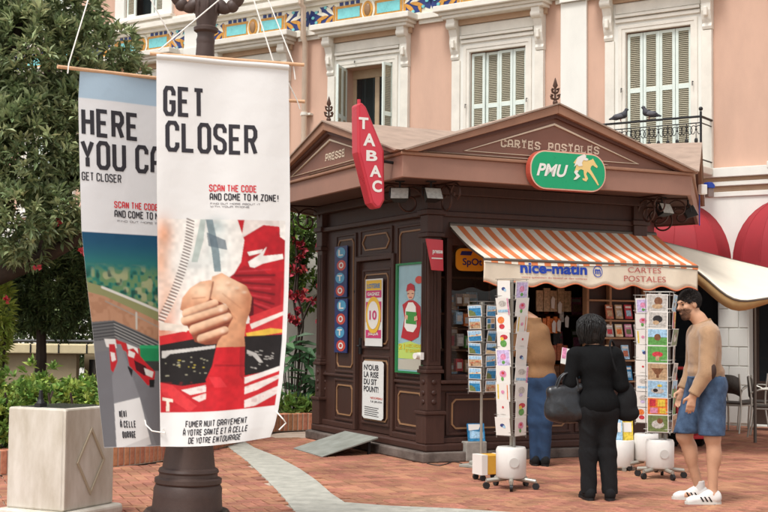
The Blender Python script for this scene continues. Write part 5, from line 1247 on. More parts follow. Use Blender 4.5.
o_ = Vector((-1.3, 18.9, .19))
bp_ = empty('broadleaf_plant', o_, 0, 'broad leaved green plant at the foot of the kiosk left post', 'plant')
mb = MB(); sm_ = MB()
for k in range(70):
    c = at(random.uniform(278, 322), random.uniform(335, 412), random.uniform(18.9, 19.4))-o_; d = Vector((random.uniform(-1,1), random.uniform(-.8,.1), random.uniform(-.5,.5)))
    leaf(mb, c, d, Vector((0,-.4,1))+rv()*.4, random.uniform(.25,.42), random.uniform(.09,.16), fold=.15)
    if k % 4 == 0: sm_.tube([c, (c.x*.4, .1, 0)], .008, 4)
mb.build('foliage', [leafmat('broad_leaf', '#557a52', 1., .35)], bp_, fix=False); sm_.build('stems', m_bark, bp_)
o_ = Vector((-1.6, 18.8, .19))
gc = empty('low_fern', o_, 0, 'low bright green ground plants behind the brick planter edge', 'plant')
mb = MB()
for k in range(260):
    c = at(random.uniform(268, 316), random.uniform(399, 416), random.uniform(18.8, 19.0))-o_; leaf(mb, c, rv()+Vector((0,-.3,.8)), rv(), random.uniform(.1,.2), .05)
mb.build('foliage', m_h1, gc, fix=False)
# pale garden wall behind the vine and the terrace wall on the far left
gwl = MB().box(-1.6, 1.6, 0, .2, 0, 3.2).box(-1.65, 1.65, -.05, .25, 3.2, 3.3).build('garden_wall', M('garden_wall_white', '#d9d3c6', .8, var=.08, scale=3, bump=.2), None, bevel=.01); gwl.location = (-1.2, 20.6, 0)
tag(gwl, 'pale rendered garden wall glimpsed behind the vine', 'wall')
o_ = Vector(at(45, 420, 19)); o_.z = 0
tw = empty('terrace_wall', o_, 0, 'beige terrace wall with cream coping and rail behind the hedge', 'wall')
def lz(v): return at(45, v, 19).z
def lxx(u): return at(u, 380, 19).x-o_.x
m_tw = M('terrace_render', '#9c8c70', .85, var=.12, scale=4, bump=.2)
MB().box(lxx(-80), lxx(76), 0, .2, 0, lz(354)).box(lxx(76), lxx(100), .5, .6, 0, lz(354)).box(lxx(100), lxx(150), 0, .2, 0, lz(354)).build('wall', m_tw, tw)
MB().box(lxx(-80), lxx(150), -.12, .4, lz(353.5), lz(344)).build('coping', M('coping_cream', '#d8c8a0', .8, var=.1, scale=6), tw, bevel=.015)
rl = MB().tube([(lxx(-80), -.05, lz(341)), (lxx(150), -.05, lz(341))], .025, 6)
for k in range(9): rl.tube([(lxx(-80+k*28), -.05, lz(344)), (lxx(-80+k*28), -.05, lz(341))], .015, 6)
for k in range(9): rl.box(lxx(-80+k*28)-.01, lxx(-80+k*28)+.01, -.13, -.125, lz(353), lz(344))
rl.build('rail', m_iron, tw)
wn = MB().box(lxx(82), lxx(92), .44, .5, lz(388), lz(360)).build('window', m_glass, tw)
# ------------------------------------------------------------------ blended solids for people and birds
class SDF:
    def __init__(s, lo, hi, res):
        s.lo = np.array(lo, float); s.res = res; s.n = (np.ceil((np.array(hi)-s.lo)/res)+1).astype(int); s.F = np.full(tuple(s.n), 10., np.float32)
    def sl(s, a, b):
        i0 = np.clip(np.floor((a-s.lo)/s.res).astype(int), 0, s.n-1); i1 = np.clip(np.ceil((b-s.lo)/s.res).astype(int)+1, 1, s.n)
        g = [s.lo[k]+s.res*np.arange(i0[k], i1[k]) for k in range(3)]
        return tuple(slice(i0[k], i1[k]) for k in range(3)), g[0][:, None, None], g[1][None, :, None], g[2][None, None, :]
    def put(s, S, d, k):
        A = s.F[S]
        if k <= 0: s.F[S] = np.minimum(A, d); return
        h = np.clip(.5+.5*(A-d)/k, 0, 1); s.F[S] = A*(1-h)+d*h-k*h*(1-h)
    def cone(s, p, q, r1, r2, k=.03, pad=.06, flat=None):
        p, q = np.array(p, float), np.array(q, float); rm = max(r1, r2)+pad+k; S, X, Y, Z = s.sl(np.minimum(p, q)-rm, np.maximum(p, q)+rm)
        e = q-p; L = max(1e-9, e@e); t = np.clip(((X-p[0])*e[0]+(Y-p[1])*e[1]+(Z-p[2])*e[2])/L, 0, 1)
        dx, dy, dz = X-p[0]-t*e[0], Y-p[1]-t*e[1], Z-p[2]-t*e[2]
        if flat is not None: dx, dy = dx/flat[0], dy/flat[1]
        s.put(S, np.sqrt(dx*dx+dy*dy+dz*dz)-(r1+(r2-r1)*t), k); return s
    def ell(s, c, r, k=.03, rot=None, pad=.06):
        c, r = np.array(c, float), np.array(r, float); m = r.max()+pad+k; S, X, Y, Z = s.sl(c-m, c+m); x, y, z = X-c[0], Y-c[1], Z-c[2]
        if rot is not None: Q = np.array(Matrix(rot).inverted()); x, y, z = Q[0,0]*x+Q[0,1]*y+Q[0,2]*z, Q[1,0]*x+Q[1,1]*y+Q[1,2]*z, Q[2,0]*x+Q[2,1]*y+Q[2,2]*z
        k0 = np.sqrt((x/r[0])**2+(y/r[1])**2+(z/r[2])**2); k1 = np.sqrt((x/r[0]**2)**2+(y/r[1]**2)**2+(z/r[2]**2)**2)+1e-9
        s.put(S, k0*(k0-1)/k1, k); return s
    def grid(s): return tuple(s.lo[k]+s.res*np.arange(s.n[k]).reshape([-1 if j == k else 1 for j in range(3)]) for k in range(3))
    def cut(s, p, n, k=0.):      # keep the side the normal points away from
        X, Y, Z = s.grid(); s.F = np.maximum(s.F, ((X-p[0])*n[0]+(Y-p[1])*n[1]+(Z-p[2])*n[2]).astype(np.float32)); return s
    def wrinkle(s, amp, fx, fy, fz, ph=0.):
        # folds: value noise, stretched along the drop of the cloth and skewed
        X, Y, Z = s.grid(); g = np.random.default_rng(int(fx*7+fz+ph*3)); tot = 0
        for o in (1., 2.1):
            a, b, c = np.broadcast_arrays(X*fx*.32*o+Z*fz*.12*o+50, Y*fy*.32*o+50, Z*fz*.16*o+X*fx*.1*o+50); T = g.random((24, 24, 24)).astype(np.float32)
            i, j, k = a.astype(int), b.astype(int), c.astype(int); u, v, w = a-i, b-j, c-k; u, v, w = (q*q*(3-2*q) for q in (u, v, w)); i, j, k = i % 23, j % 23, k % 23
            t = lambda x, y, z: T[i+x, j+y, k+z]
            n = ((t(0,0,0)*(1-u)+t(1,0,0)*u)*(1-v)+(t(0,1,0)*(1-u)+t(1,1,0)*u)*v)*(1-w)+((t(0,0,1)*(1-u)+t(1,0,1)*u)*(1-v)+(t(0,1,1)*(1-u)+t(1,1,1)*u)*v)*w
            tot = tot+(np.abs(n-.5)*2-.4)/o
        s.F = s.F+(2.2*amp*tot).astype(np.float32); return s
    def mesh(s, name, mat):
        F = s.F; sg = F < 0; N = np.array(F.shape)-1; acc = np.zeros((*N, 3)); cnt = np.zeros(N)
        for a in range(3):
            b, c = (a+1) % 3, (a+2) % 3
            for ob in (0, 1):
                for oc in (0, 1):
                    i0 = [None]*3; i1 = [None]*3
                    i0[a] = slice(0, N[a]); i1[a] = slice(1, N[a]+1); i0[b] = i1[b] = slice(ob, ob+N[b]); i0[c] = i1[c] = slice(oc, oc+N[c])
                    f0, f1 = F[tuple(i0)], F[tuple(i1)]; x = (f0 < 0) != (f1 < 0); t = np.where(x, f0/np.where(x, f0-f1, 1), 0)
                    cnt += x; acc[..., a] += t*x; acc[..., b] += ob*x; acc[..., c] += oc*x
        ok = cnt > 0; idx = np.full(N, -1); idx[ok] = np.arange(ok.sum()); ijk = np.argwhere(ok); V = s.lo+s.res*(ijk+acc[ok]/cnt[ok][:, None])
        fs = []
        for a in range(3):
            b, c = (a+1) % 3, (a+2) % 3
            i0 = [None]*3; i1 = [None]*3; i0[a] = slice(0, N[a]); i1[a] = slice(1, N[a]+1)
            for q in (b, c): i0[q] = i1[q] = slice(1, N[q])
            s0, s1 = sg[tuple(i0)], sg[tuple(i1)]
            def cell(ob, oc):
                i = [None]*3; i[a] = slice(0, N[a]); i[b] = slice(1-ob, N[b]-ob); i[c] = slice(1-oc, N[c]-oc); return idx[tuple(i)]
            Q = np.stack([cell(1, 1), cell(0, 1), cell(0, 0), cell(1, 0)], -1)
            fs.append(Q[s0 & ~s1]); fs.append(Q[~s0 & s1][:, ::-1])
        Fc = np.concatenate(fs); Fc = Fc[(Fc >= 0).all(1)]
        me = bpy.data.meshes.new(name); me.from_pydata(V.tolist(), [], Fc.tolist()); me.materials.append(mat); me.polygons.foreach_set('use_smooth', [True]*len(me.polygons)); me.update(); return me
    def build(s, name, mat, parent): return link_mesh(name, s.mesh(name, mat), parent)
# ================================================================== CARD RACKS
random.seed(11)
m_card = M('card_white', '#efeae2', .5, k=.92); m_wire = M('rack_wire', '#8f8b84', .4, metal=.5); m_plast = M('white_drum', '#e9e6df', .4, var=.04, scale=6, k=.92); m_caster = M('caster_black', '#222222', .5); m_arm = M('rack_arm', '#a9a498', .4, metal=.5)
CM = {k: M('card_'+k, c, .4, var=.4, scale=38) for k, c in dict(sky='#9fc4dd', sea='#2f7fae', deep='#1f5c86', sand='#d9c39a', land='#6d7a4a', roof='#b5674a', pink='#d58aa8', lilac='#c3b3d6', orange='#e07a3a', yellow='#e6c24a', red='#c23a44', navy='#3a4478', grey='#b9b4ac', tan='#b89a78', brown='#7a5138', green='#5f9a4f', black='#2c2a2b').items()}
CK = list(CM); CMAT = [m_card]+[CM[k] for k in CK]; CI = {k: i+1 for i, k in enumerate(CK)}
def card_mesh(items, w, h):
    m = MB().box(-w/2, w/2, -.0012, .0012, 0, h)
    for n, (c, P) in enumerate(items): m.flat([(-w/2+a*w, b*h) for a, b in P], -.0024-.0006*n, XZ, CI[c])
    return m.mesh('postcard', CMAT, fix=False)
rc = lambda a0, b0, a1, b1: [(a0, b0), (a1, b0), (a1, b1), (a0, b1)]
el = lambda a, b, r, s, n=10: [(a+r*math.cos(2*math.pi*i/n), b+s*math.sin(2*math.pi*i/n)) for i in range(n)]
SEA = [('blue sea and harbour', [('sky', rc(.05,.55,.95,.94)), ('sea', rc(.05,.06,.95,.55)), ('sand', [(.05,.5),(.3,.62),(.5,.55),(.95,.68),(.95,.52),(.05,.45)]), ('roof', rc(.6,.55,.72,.66))]),
       ('beach and bay', [('sky', rc(.05,.6,.95,.94)), ('deep', rc(.05,.3,.95,.6)), ('sand', [(.05,.06),(.95,.06),(.95,.2),(.5,.34),(.05,.4)]), ('land', [(.5,.6),(.95,.74),(.95,.56)])]),
       ('old town roofs', [('sky', rc(.05,.65,.95,.94)), ('tan', rc(.05,.06,.95,.65)), ('roof', [(.1,.3),(.3,.45),(.5,.3)]), ('roof', [(.45,.4),(.65,.58),(.9,.4)]), ('brown', rc(.2,.08,.3,.28))]),
       ('palm coast', [('sea', rc(.05,.06,.95,.94)), ('land', [(.05,.06),(.6,.06),(.5,.4),(.2,.6),(.05,.55)]), ('sky', rc(.05,.75,.95,.94))]),
       ('four small views', [('sea', rc(.05,.54,.47,.94)), ('tan', rc(.53,.54,.95,.94)), ('land', rc(.05,.06,.47,.46)), ('deep', rc(.53,.06,.95,.46))])]
GRT = [('orange blossom', [('orange', el(.35,.7,.25,.2)), ('red', el(.4,.35,.2,.14))]), ('grey bird sketch', [('grey', el(.5,.6,.28,.2)), ('lilac', el(.45,.35,.16,.1))]), ('blue stripe', [('sky', rc(.1,.2,.9,.34)), ('grey', el(.5,.68,.3,.16)), ('pink', rc(.88,.05,.98,.95))]),
       ('navy butterfly', [('navy', el(.48,.55,.16,.1)), ('sky', el(.6,.48,.1,.08))]), ('small red heart', [('red', el(.5,.6,.08,.07)), ('grey', rc(.3,.2,.7,.23))]), ('blue bow', [('navy', el(.58,.5,.14,.12)), ('sky', el(.5,.62,.1,.06))]),
       ('yellow ribbon', [('yellow', rc(.12,.1,.22,.9)), ('orange', rc(.8,.1,.86,.9)), ('pink', el(.5,.5,.12,.1))]), ('pink rose', [('pink', el(.5,.55,.25,.2)), ('green', el(.45,.28,.1,.12)), ('red', el(.5,.6,.1,.08))]), ('lilac bouquet', [('lilac', rc(.08,.08,.92,.92)), ('pink', el(.5,.55,.2,.18)), ('green', el(.5,.25,.12,.1))]),
       ('red vase', [('red', el(.55,.7,.3,.14)), ('green', el(.5,.35,.26,.2)), ('yellow', el(.4,.6,.14,.1))])]
HUM = [('grey cat', [('grey', rc(.06,.06,.94,.94)), ('black', el(.5,.55,.24,.22)), ('tan', el(.42,.35,.16,.12))]), ('brown dog', [('grey', rc(.04,.04,.96,.96)), ('brown', el(.55,.6,.2,.24)), ('tan', el(.5,.3,.26,.14))]), ('donkey', [('land', rc(.04,.04,.96,.96)), ('grey', el(.5,.45,.3,.24)), ('brown', el(.6,.65,.14,.16))]), ('bright squares', [('orange', rc(.04,.04,.96,.96)), ('red', rc(.12,.5,.4,.9)), ('yellow', rc(.5,.5,.85,.9)), ('pink', rc(.15,.1,.5,.42)), ('yellow', rc(.6,.1,.88,.4))]),
       ('sleeping kitten', [('sky', rc(.04,.04,.96,.96)), ('grey', el(.5,.4,.32,.16)), ('yellow', el(.6,.7,.12,.08)), ('black', el(.4,.42,.12,.1))]), ('coffee cup', [('tan', rc(.04,.04,.96,.96)), ('brown', [(.2,.7),(.8,.7),(.6,.35),(.4,.35)]), ('brown', rc(.44,.15,.56,.36))]), ('red mushroom', [('green', rc(.04,.04,.96,.96)), ('red', el(.5,.5,.26,.16)), ('tan', rc(.42,.14,.58,.42))]), ('green meadow', [('green', rc(.05,.05,.95,.5)), ('sky', rc(.05,.5,.95,.95)), ('brown', el(.5,.5,.16,.2))])]
ORD = ['top', 'second', 'third', 'fourth', 'fifth', 'sixth', 'seventh', 'eighth', 'ninth', 'tenth']
def rack(u_, v_, label, desc, side, alpha, rows, z0, pitch, designs, cw, ch, drum=True, base_v=None, ztop=None, faces=(0, 1), cols=1):
    x, y = gnd(u_, v_); rk = empty('card_rack', (x, y, 0), -R(alpha), label, 'card rack', 'revolving card racks')
    h = side/2; zt = z0+rows*pitch
    MB().tube([(0, 0, .06), (0, 0, zt+.03)], .016, 10).build('pole', m_arm, rk, smooth=60)
    if drum:
        MB().lathe([(.125, .1), (.14, .12), (.142, .36), (.13, .385), (.02, .39)], (0, 0, 0), 24).build('drum_weight', m_plast, rk, smooth=40)
        a = math.radians(alpha)+.1
        MB(Matrix.Rotation(a, 4, 'Z')).tube([(0, -.141, .25), (0, -.147, .25)], .045, 16).build('drum_badge', M('badge_grey', '#c6c3bc', .4), rk)
        MB().tube([(.06, -.03, .38), (.05, -.02, z0+.02)], .014, 8).build('stay', m_wire, rk, smooth=60)
        for k in range(5):
            q = 2*math.pi*k/5+.4; c_, s_ = math.cos(q), math.sin(q)
            ar = MB().tube([(.05*c_, .05*s_, .095), (.24*c_, .24*s_, .075)], .022, 8).build('foot', m_arm, rk, smooth=60)
            MB().tube([(.24*c_-.014*s_, .24*s_+.014*c_, .032), (.24*c_+.014*s_, .24*s_-.014*c_, .032)], .032, 12).build('caster', m_caster, ar, smooth=40)
            MB().tube([(.24*c_, .24*s_, .05), (.24*c_, .24*s_, .085)], .01, 6).build('caster_stem', m_arm, ar)
    else:
        MB().box(-.17, .17, -.17, .17, 0, .03).lathe([(.13, .03), (.13, .06), (.03, .08)], (0, 0, 0), 16).build('foot_plate', M('concrete_foot', '#98948a', .85, var=.15, bump=.2), rk, bevel=.006)
    w = MB()
    for sx in (-1, 1):
        for sy in (-1, 1): w.tube([(sx*h*.96, sy*h*.96, z0-.02), (sx*h*.96, sy*h*.96, zt+.03)], .004, 5)
    for r_ in range(rows+1):
        z = z0+r_*pitch; w.tube([(-h, -h, z), (h, -h, z), (h, h, z), (-h, h, z)], .003, 4, closed=True)
        w.tube([(-h-.012, -h-.012, z+.035), (h+.012, -h-.012, z+.035), (h+.012, h+.012, z+.035), (-h-.012, h+.012, z+.035)], .002, 4, closed=True)
    for z in (z0, zt): w.tube([(-h, 0, z), (h, 0, z)], .005, 5).tube([(0, -h, z), (0, h, z)], .005, 5)
    w.build('wire_frame', m_wire, rk, smooth=60)
    meshes = [(n_, card_mesh(it, cw, ch)) for n_, it in designs]
    T0 = Matrix.Translation((x, y, 0)) @ Matrix.Rotation(-R(alpha), 4, 'Z')
    FN = {0: 'left', 1: 'right', 2: 'rear', 3: 'far'}
    k = random.randrange(5)
    for f in faces:
        for r_ in range(rows):
            for c_ in range(cols):
                n_, me = meshes[(k+f*3) % len(meshes)]; k += 1+(random.random() < .3)
                o = link_mesh('postcard', me)
                off = (c_-(cols-1)/2)*side/cols
                o.matrix_world = T0 @ Matrix.Rotation(f*math.pi/2, 4, 'Z') @ Matrix.Translation((off+random.uniform(-.004, .004), -h-.013, z0+r_*pitch+.006)) @ Matrix.Rotation(R(random.uniform(2, 9)), 4, 'X') @ Matrix.Rotation(R(random.uniform(-2.5, 2.5)), 4, 'Y') @ Matrix.Rotation(R(random.uniform(-7, 7)), 4, 'Z')
                cl = '' if cols == 1 else (', left column' if c_ == 0 else ', right column')
                tag(o, f'{n_} card, {ORD[rows-1-r_]} row, {FN[f]} side of {desc}', 'postcard', f'cards on {desc}')
    return rk
rack(511, 488.5, 'tall revolving rack of white greeting cards left of the woman in black', 'the tall rack by the woman', .2, 46, 9, .49, .158, GRT, .165, .17)
rack(481, 467, 'slim wire rack of blue sea postcards beside the kiosk window', 'the slim wire rack', .21, 40, 7, .8, .134, SEA, .17, .12, drum=False)
rack(660, 478, 'tall revolving card rack in front of the man in the tan sweater', "the man's rack", .25, 22, 8, .46, .172, HUM, .21, .175)
rack(647, 470, 'revolving card rack half hidden behind the one the man looks at', 'the half hidden rack', .2, 30, 8, .5, .165, GRT, .16, .16, faces=(0,))
# drum holding a few magazines, left of the racks
bx_, by_ = gnd(622, 470)
bk_ = empty('drum_bin', (bx_, by_, 0), 0, 'white drum with upright magazines behind the woman in black', 'bin')
MB().lathe([(.11, .03), (.125, .05), (.128, .31), (.12, .32), (.115, .3), (.1, .06)], (0, 0, 0), 20).build('drum', m_plast, bk_, smooth=40)
MB().box(-.14, .14, -.02, .02, 0, .03).box(-.02, .02, -.14, .14, .001, .029).build('foot', m_arm, bk_)
for i, (c, n_, dx) in enumerate((('sky', 'blue', -.06), ('yellow', 'yellow', .06), ('roof', 'brick red', .0))):
    o = MB().box(-.06, .06, -.006, .006, 0, .26+.03*i).flat([(-.045,.12),(.045,.12),(.045,.22),(-.045,.22)], -.007, XZ, 1).build('magazine', [CM[c], m_card]); o.location = (bx_+dx, by_-.03+.03*i, .3-.02); o.rotation_euler = (R(-8), 0, R(6*i-5))
    tag(o, f'{n_} covered magazine standing in the white drum', 'magazine', 'magazines in the drum')
# things on the ground by the slim rack
gx, gy = gnd(476, 463)
o = MB().box(-.13, .13, -.1, .1, 0, .22).build('concrete_block', M('concrete_grey', '#9a958c', .9, var=.15, scale=12, bump=.3), None, bevel=.012); o.location = (gx-.02, gy+.25, 0); o.rotation_euler = (0, 0, .4)
tag(o, 'grey concrete weight block at the kiosk wall by the slim rack', 'block')
o = MB().box(-.1, .1, -.012, .012, 0, .2).flat([(-.08,.03),(.08,.03),(.08,.1),(-.08,.12)], -.014, XZ, 1).flat([(-.09,.12),(.03,.13),(.06,.19),(-.09,.19)], -.014, XZ, 2).build('brochure', [CM['sea'], CM['sky'], m_card]); o.location = (gx+.02, gy+.2, .22); o.rotation_euler = (R(-14), 0, .3)
tag(o, 'blue brochure propped on the concrete block below the slim rack', 'brochure')
yx, yy = gnd(488, 480)
yb = empty('yellow_crate', (yx, yy, 0), .45, 'yellow and white box on small wheels beside the tall rack foot', 'box')
MB().box(-.12, .12, -.09, .09, .06, .25).build('box', M('yellow_box', '#dca63a', .5, var=.05), yb, bevel=.008)
MB().box(-.124, -.06, -.094, .094, .058, .252).box(.095, .124, -.094, .094, .058, .252).build('white_panel', m_card, yb)
for sx in (-.1, .1):
    for sy in (-.07, .07): MB().tube([(sx, sy-.012, .03), (sx, sy+.012, .03)], .03, 10).build('wheel', m_caster, yb, smooth=40)
cb = MB(); P = smooth_line([tuple(gnd(u_, v_))+(.006,) for u_, v_ in ((427,464),(440,466),(452,462),(446,460),(458,463),(474,468),(470,463),(484,462))], 6)
cb.tube(P, .006, 5); o = cb.build('power_cable', M('cable_dark', '#3a3430', .6), None, smooth=60); tag(o, 'thin dark cable lying on the bricks in front of the kiosk corner', 'cable')
# ================================================================== INSIDE THE HATCH
m_shelf = M('shelf_wood', '#6a4a36', .6, var=.1)
sh = empty('magazine_shelf', K_(1.9, 1.58, .2), KF.a, 'dark magazine shelving inside the kiosk hatch', 'shelf')
for z in (.55, 1.0, 1.45, 1.9): MB().box(-1.2, 1.2, -.3, .05, z, z+.025).build('shelf_board', m_shelf, sh)
for x in (-1.2, -.4, .4, 1.2): MB().box(x-.015, x+.015, -.3, .05, 0, 2.5).build('upright', m_shelf, sh)
CW = dict(sky='pale blue', roof='brick red', land='olive', sea='blue', sand='sand coloured')
MC = ['tan', 'brown', 'red', 'grey', 'yellow', 'orange', 'sky', 'roof', 'land', 'pink']
for r_, z in enumerate((.575, 1.025, 1.475)):
    for i in range(9):
        c1, c2 = random.sample(MC, 2); w_, h_ = random.uniform(.13, .16), random.uniform(.22, .3)
        o = MB().box(-w_/2, w_/2, -.005, .005, 0, h_).flat(rc(-w_*.4, h_*.15, w_*.4, h_*.6), -.006, XZ, 1).flat(rc(-w_*.42, h_*.72, w_*.42, h_*.9), -.006, XZ, 2).build('magazine', [CM[c1], CM[c2], m_card], fix=False)
        p = K_(1.9-1.1+i*.26, 1.58-.2+.03*(i % 2), .2+z); o.location = p; o.rotation_euler = (R(-8), 0, KF.a)
        tag(o, f'{CW.get(c1, c1)} and {CW.get(c2, c2)} magazine, {"leftmost" if i == 0 else ORD[i]+" from left"}, {["lowest","middle","upper"][r_]} shelf inside the hatch', 'magazine', 'magazines inside the kiosk')
# goods hanging in the hatch
for i, (u_, v_, c, w_, h_) in enumerate(((553,300,'tan',.5,.28),(551,325,'orange',.26,.2),(561,312,'grey',.06,.24),(556,336,'black',.1,.2),(553,352,'roof',.4,.2),(556,372,'brown',.4,.18))):
    xx, zz = KF.py(u_, v_, .35); o = MB()
    n = 5 if w_ > .2 else 1
    for k in range(n): o.box(-w_/2+k*w_/n+.004, -w_/2+(k+1)*w_/n-.004, -.02-.006*(k % 2), 0, -h_/2, h_/2*(.8+.2*(k % 2)))
    o = o.build('hanging_goods', CM[c]); o.location = K_(xx, .35, zz); o.rotation_euler = (0, 0, KF.a)
    tag(o, ['tan leather goods hanging at the top of the hatch', 'round orange souvenir hanging in the hatch', 'pale souvenir flag hanging in the hatch', 'black purse hanging in the hatch', 'row of brick red boxes in the middle of the hatch', 'row of brown boxes low in the hatch'][i], 'souvenir', 'goods in the hatch')
for i, (u_, v_) in enumerate(((553,303),(560,308),(559,326),(567,322),(554,327))):
    xx, zz = KF.py(u_, v_, .3); o = MB().prism([(-.02,-.06),(.02,-.07),(.03,.05),(0,.08),(-.025,.04)], 0, .01, XZ).build('white_pennant', m_card); o.location = K_(xx, .3, zz); o.rotation_euler = (0, 0, KF.a)
    tag(o, ['white pennant nearest the top left of the hatch goods', 'white pennant right of the orange souvenir in the hatch', 'lower white pennant of the middle pair in the hatch', 'rightmost white pennant hanging in the hatch', 'lowest left white pennant hanging in the hatch'][i], 'pennant', 'white pennants in the hatch')
MB().tube([(0,0,0),(2.0,0,0)], .01, 6).build('hanging_rail', m_iron).location = K_(1.05, .32, 2.3)
o = bpy.data.objects['hanging_rail']; o.rotation_euler = (0, 0, KF.a); tag(o, 'thin dark rail across the top of the hatch', 'rail')
# goods in the window
for i, (u_, v_, c) in enumerate(((459,300,'brown'),(466,300,'tan'),(459,318,'sky'),(467,320,'orange'),(460,340,'grey'),(468,342,'green'),(459,365,'red'),(468,366,'tan'))):
    xx, zz = KF.py(u_, v_, .12); o = MB().box(-.045, .045, -.03, .03, -.07, .07).box(-.03, .03, -.034, -.03, -.04, .03, 1).build('boxed_toy', [CM[c], m_card], None, bevel=.004); o.location = K_(xx, .14, zz); o.rotation_euler = (0, 0, KF.a)
    tag(o, f'small {CW.get(c, c)} box, {"left" if i % 2 == 0 else "right"} one on the {ORD[i//2]} shelf of the kiosk window', 'box', 'boxes in the kiosk window')
ws = empty('window_shelf', K_(.6, .15, .96), KF.a, 'narrow shelves behind the kiosk window', 'shelf')
for v_ in (309, 328.5, 350, 374):
    zz = KF.py(462, v_, .12)[1]; MB().box(-.3, .3, -.06, .06, zz-.96-.012, zz-.96).build('shelf_board', m_shelf, ws)
MB().box(-.31, -.3, -.06, .06, 0, 1.3).box(.3, .31, -.06, .06, 0, 1.3).build('upright', m_shelf, ws)
# book display at the right end of the front
ds = empty('book_display', K_(2.45, -.13, .9), KF.a, 'wooden book display at the right end of the kiosk counter', 'display')
DF = lambda u_, v_: KF.py(u_, v_, -.16)
for v_ in (300, 320, 337.5, 360, 381):
    zz = DF(625, v_)[1]; MB().box(-.42, .38, .02, .11, zz-.9-.02, zz-.9).build('shelf_board', M('display_wood', '#a07a5a', .6, var=.1), ds)
MB().box(-.43, -.4, .02, .11, .0, 1.5).box(.38, .41, .02, .11, 0, 1.5).box(-.1, -.07, .03, .1, 0, 1.5).build('upright', M('display_wood', '#a07a5a'), ds)
MB().box(-.42, .4, .111, .118, 0, 1.5).build('back_board', m_kwood2, ds)
j = 0
for v_, row in ((319, ('roof', 'tan', 'red', 'brown')), (337, ('grey', 'sand', 'pink', 'white')), (359.5, ('tan', 'sky')), (380.5, ('red', 'grey', 'sea'))):
    for i, c in enumerate(row):
        u_ = 612+i*(9.5 if len(row) > 2 else 16); xx, zz = DF(u_, v_); mt = m_card if c == 'white' else CM[c]; h_ = .17 if v_ != 337 else .15
        o = MB().box(-.05, .05, -.008, .008, 0, h_).flat(rc(-.035, .03, .035, h_*.6), -.009, XZ, 1).flat(rc(-.04, h_*.75, .04, h_*.9), -.009, XZ, 2).build('book', [mt, CM[MC[(j*3) % 10]], m_card], fix=False)
        o.location = K_(xx, -.15+.03, zz+.002); o.rotation_euler = (R(-12), 0, KF.a); j += 1
        tag(o, f'{CW.get(c, c)} book, {["first","second","third","fourth"][i]} on the {["top","second","third","bottom"][[319,337,359.5,380.5].index(v_)]} shelf of the wooden display', 'book', 'books on the display')
# ================================================================== TERRACE
m_alu = M('chair_metal', '#b9b5ab', .35, metal=.6); m_weave = M('chair_weave', '#4a433d', .7, var=.2, scale=40, bump=.5, bscale=120)
def chair(u_, v_, rz, label):
    x, y = gnd(u_, v_); c = empty('bistro_chair', (x, y, 0), rz, label, 'chair', 'terrace chairs')
    for sx in (-1, 1):
        MB().tube(smooth_line([(sx*.22, -.22, 0), (sx*.21, -.19, .42), (sx*.22, -.12, .64), (sx*.22, .05, .67), (sx*.21, .2, .62)], 4), .013, 8).build('front_leg', m_alu, c, smooth=60)
        MB().tube(smooth_line([(sx*.2, .26, 0), (sx*.2, .2, .42), (sx*.19, .24, .86)], 4), .013, 8).build('rear_leg', m_alu, c, smooth=60)
    MB().box(-.21, .21, -.2, .2, .42, .445).build('seat', m_weave, c, bevel=.012)
    MB().tube([(-.2, -.19, .4), (.2, -.19, .4), (.2, .2, .4), (-.2, .2, .4)], .012, 6, closed=True).build('seat_frame', m_alu, c, smooth=60)
    b = MB(); P = smooth_line([(-.19, .235, .8), (-.1, .275, .84), (.1, .275, .84), (.19, .235, .8)], 4); Q = [(p.x, p.y-.02, p.z-.27) for p in P]
    b.add([tuple(p) for p in P]+Q, [(i, i+1, i+1+len(P), i+len(P)) for i in range(len(P)-1)]); o = b.build('backrest', m_weave, c, smooth=True); s = o.modifiers.new('t', 'SOLIDIFY'); s.thickness = .015
chair(735, 432, 2.4, 'grey metal chair nearest the man on the terrace, with a dark woven back')
chair(757, 430, -2.2, 'grey metal chair standing by the right edge behind the terrace table')
chair(768, 437, 1.2, 'grey metal chair cut by the right edge of the picture')
x, y = gnd(756, 424)
tb = empty('bistro_table', (x, y, 0), .3, 'small round terrace table among the chairs', 'table')
MB().lathe([(.32, .70), (.33, .71), (.33, .725), (.32, .735)], (0, 0, 0), 28).build('top', M('table_top', '#b9b1a2', .4), tb, smooth=40)
MB().lathe([(.2, 0), (.2, .02), (.03, .05), (.025, .7)], (0, 0, 0), 16).build('pedestal', m_alu, tb, smooth=40)
o = MB().ball((0, 0, .12), (.17, .11, .14), 16, 10).ball((.1, .02, .2), (.08, .07, .09), 12, 8).build('cloth_bag', M('bag_grey', '#8f857b', .9, var=.15, scale=12, bump=.4, bscale=30), None, smooth=True); o.location = (x-.1, y-.05, .72)
tag(o, 'grey cloth bag slumped on the terrace table', 'bag')
x, y = gnd(690, 447)
ht = empty('hand_trolley', (x, y, 0), .3, 'red hand trolley with black wheel behind the man', 'trolley')
m_rt = M('trolley_red', '#b3262c', .4, var=.06)
MB().tube([(.14, .05, .15), (.14, .12, 1.0)], .02, 8).tube([(-.14, .05, .15), (-.14, .12, 1.0)], .02, 8).tube([(-.14, .12, 1.0), (.14, .12, 1.0)], .02, 8).build('frame', m_rt, ht, smooth=60)
MB().box(-.2, .2, -.25, .06, .12, .16).box(.1, .16, .02, .07, .16, .7).build('toe_plate', m_rt, ht, bevel=.006)
for sx in (-.19, .19): MB().tube([(sx-.02, .08, .11), (sx+.02, .08, .11)], .11, 18).build('wheel', m_caster, ht, smooth=40)
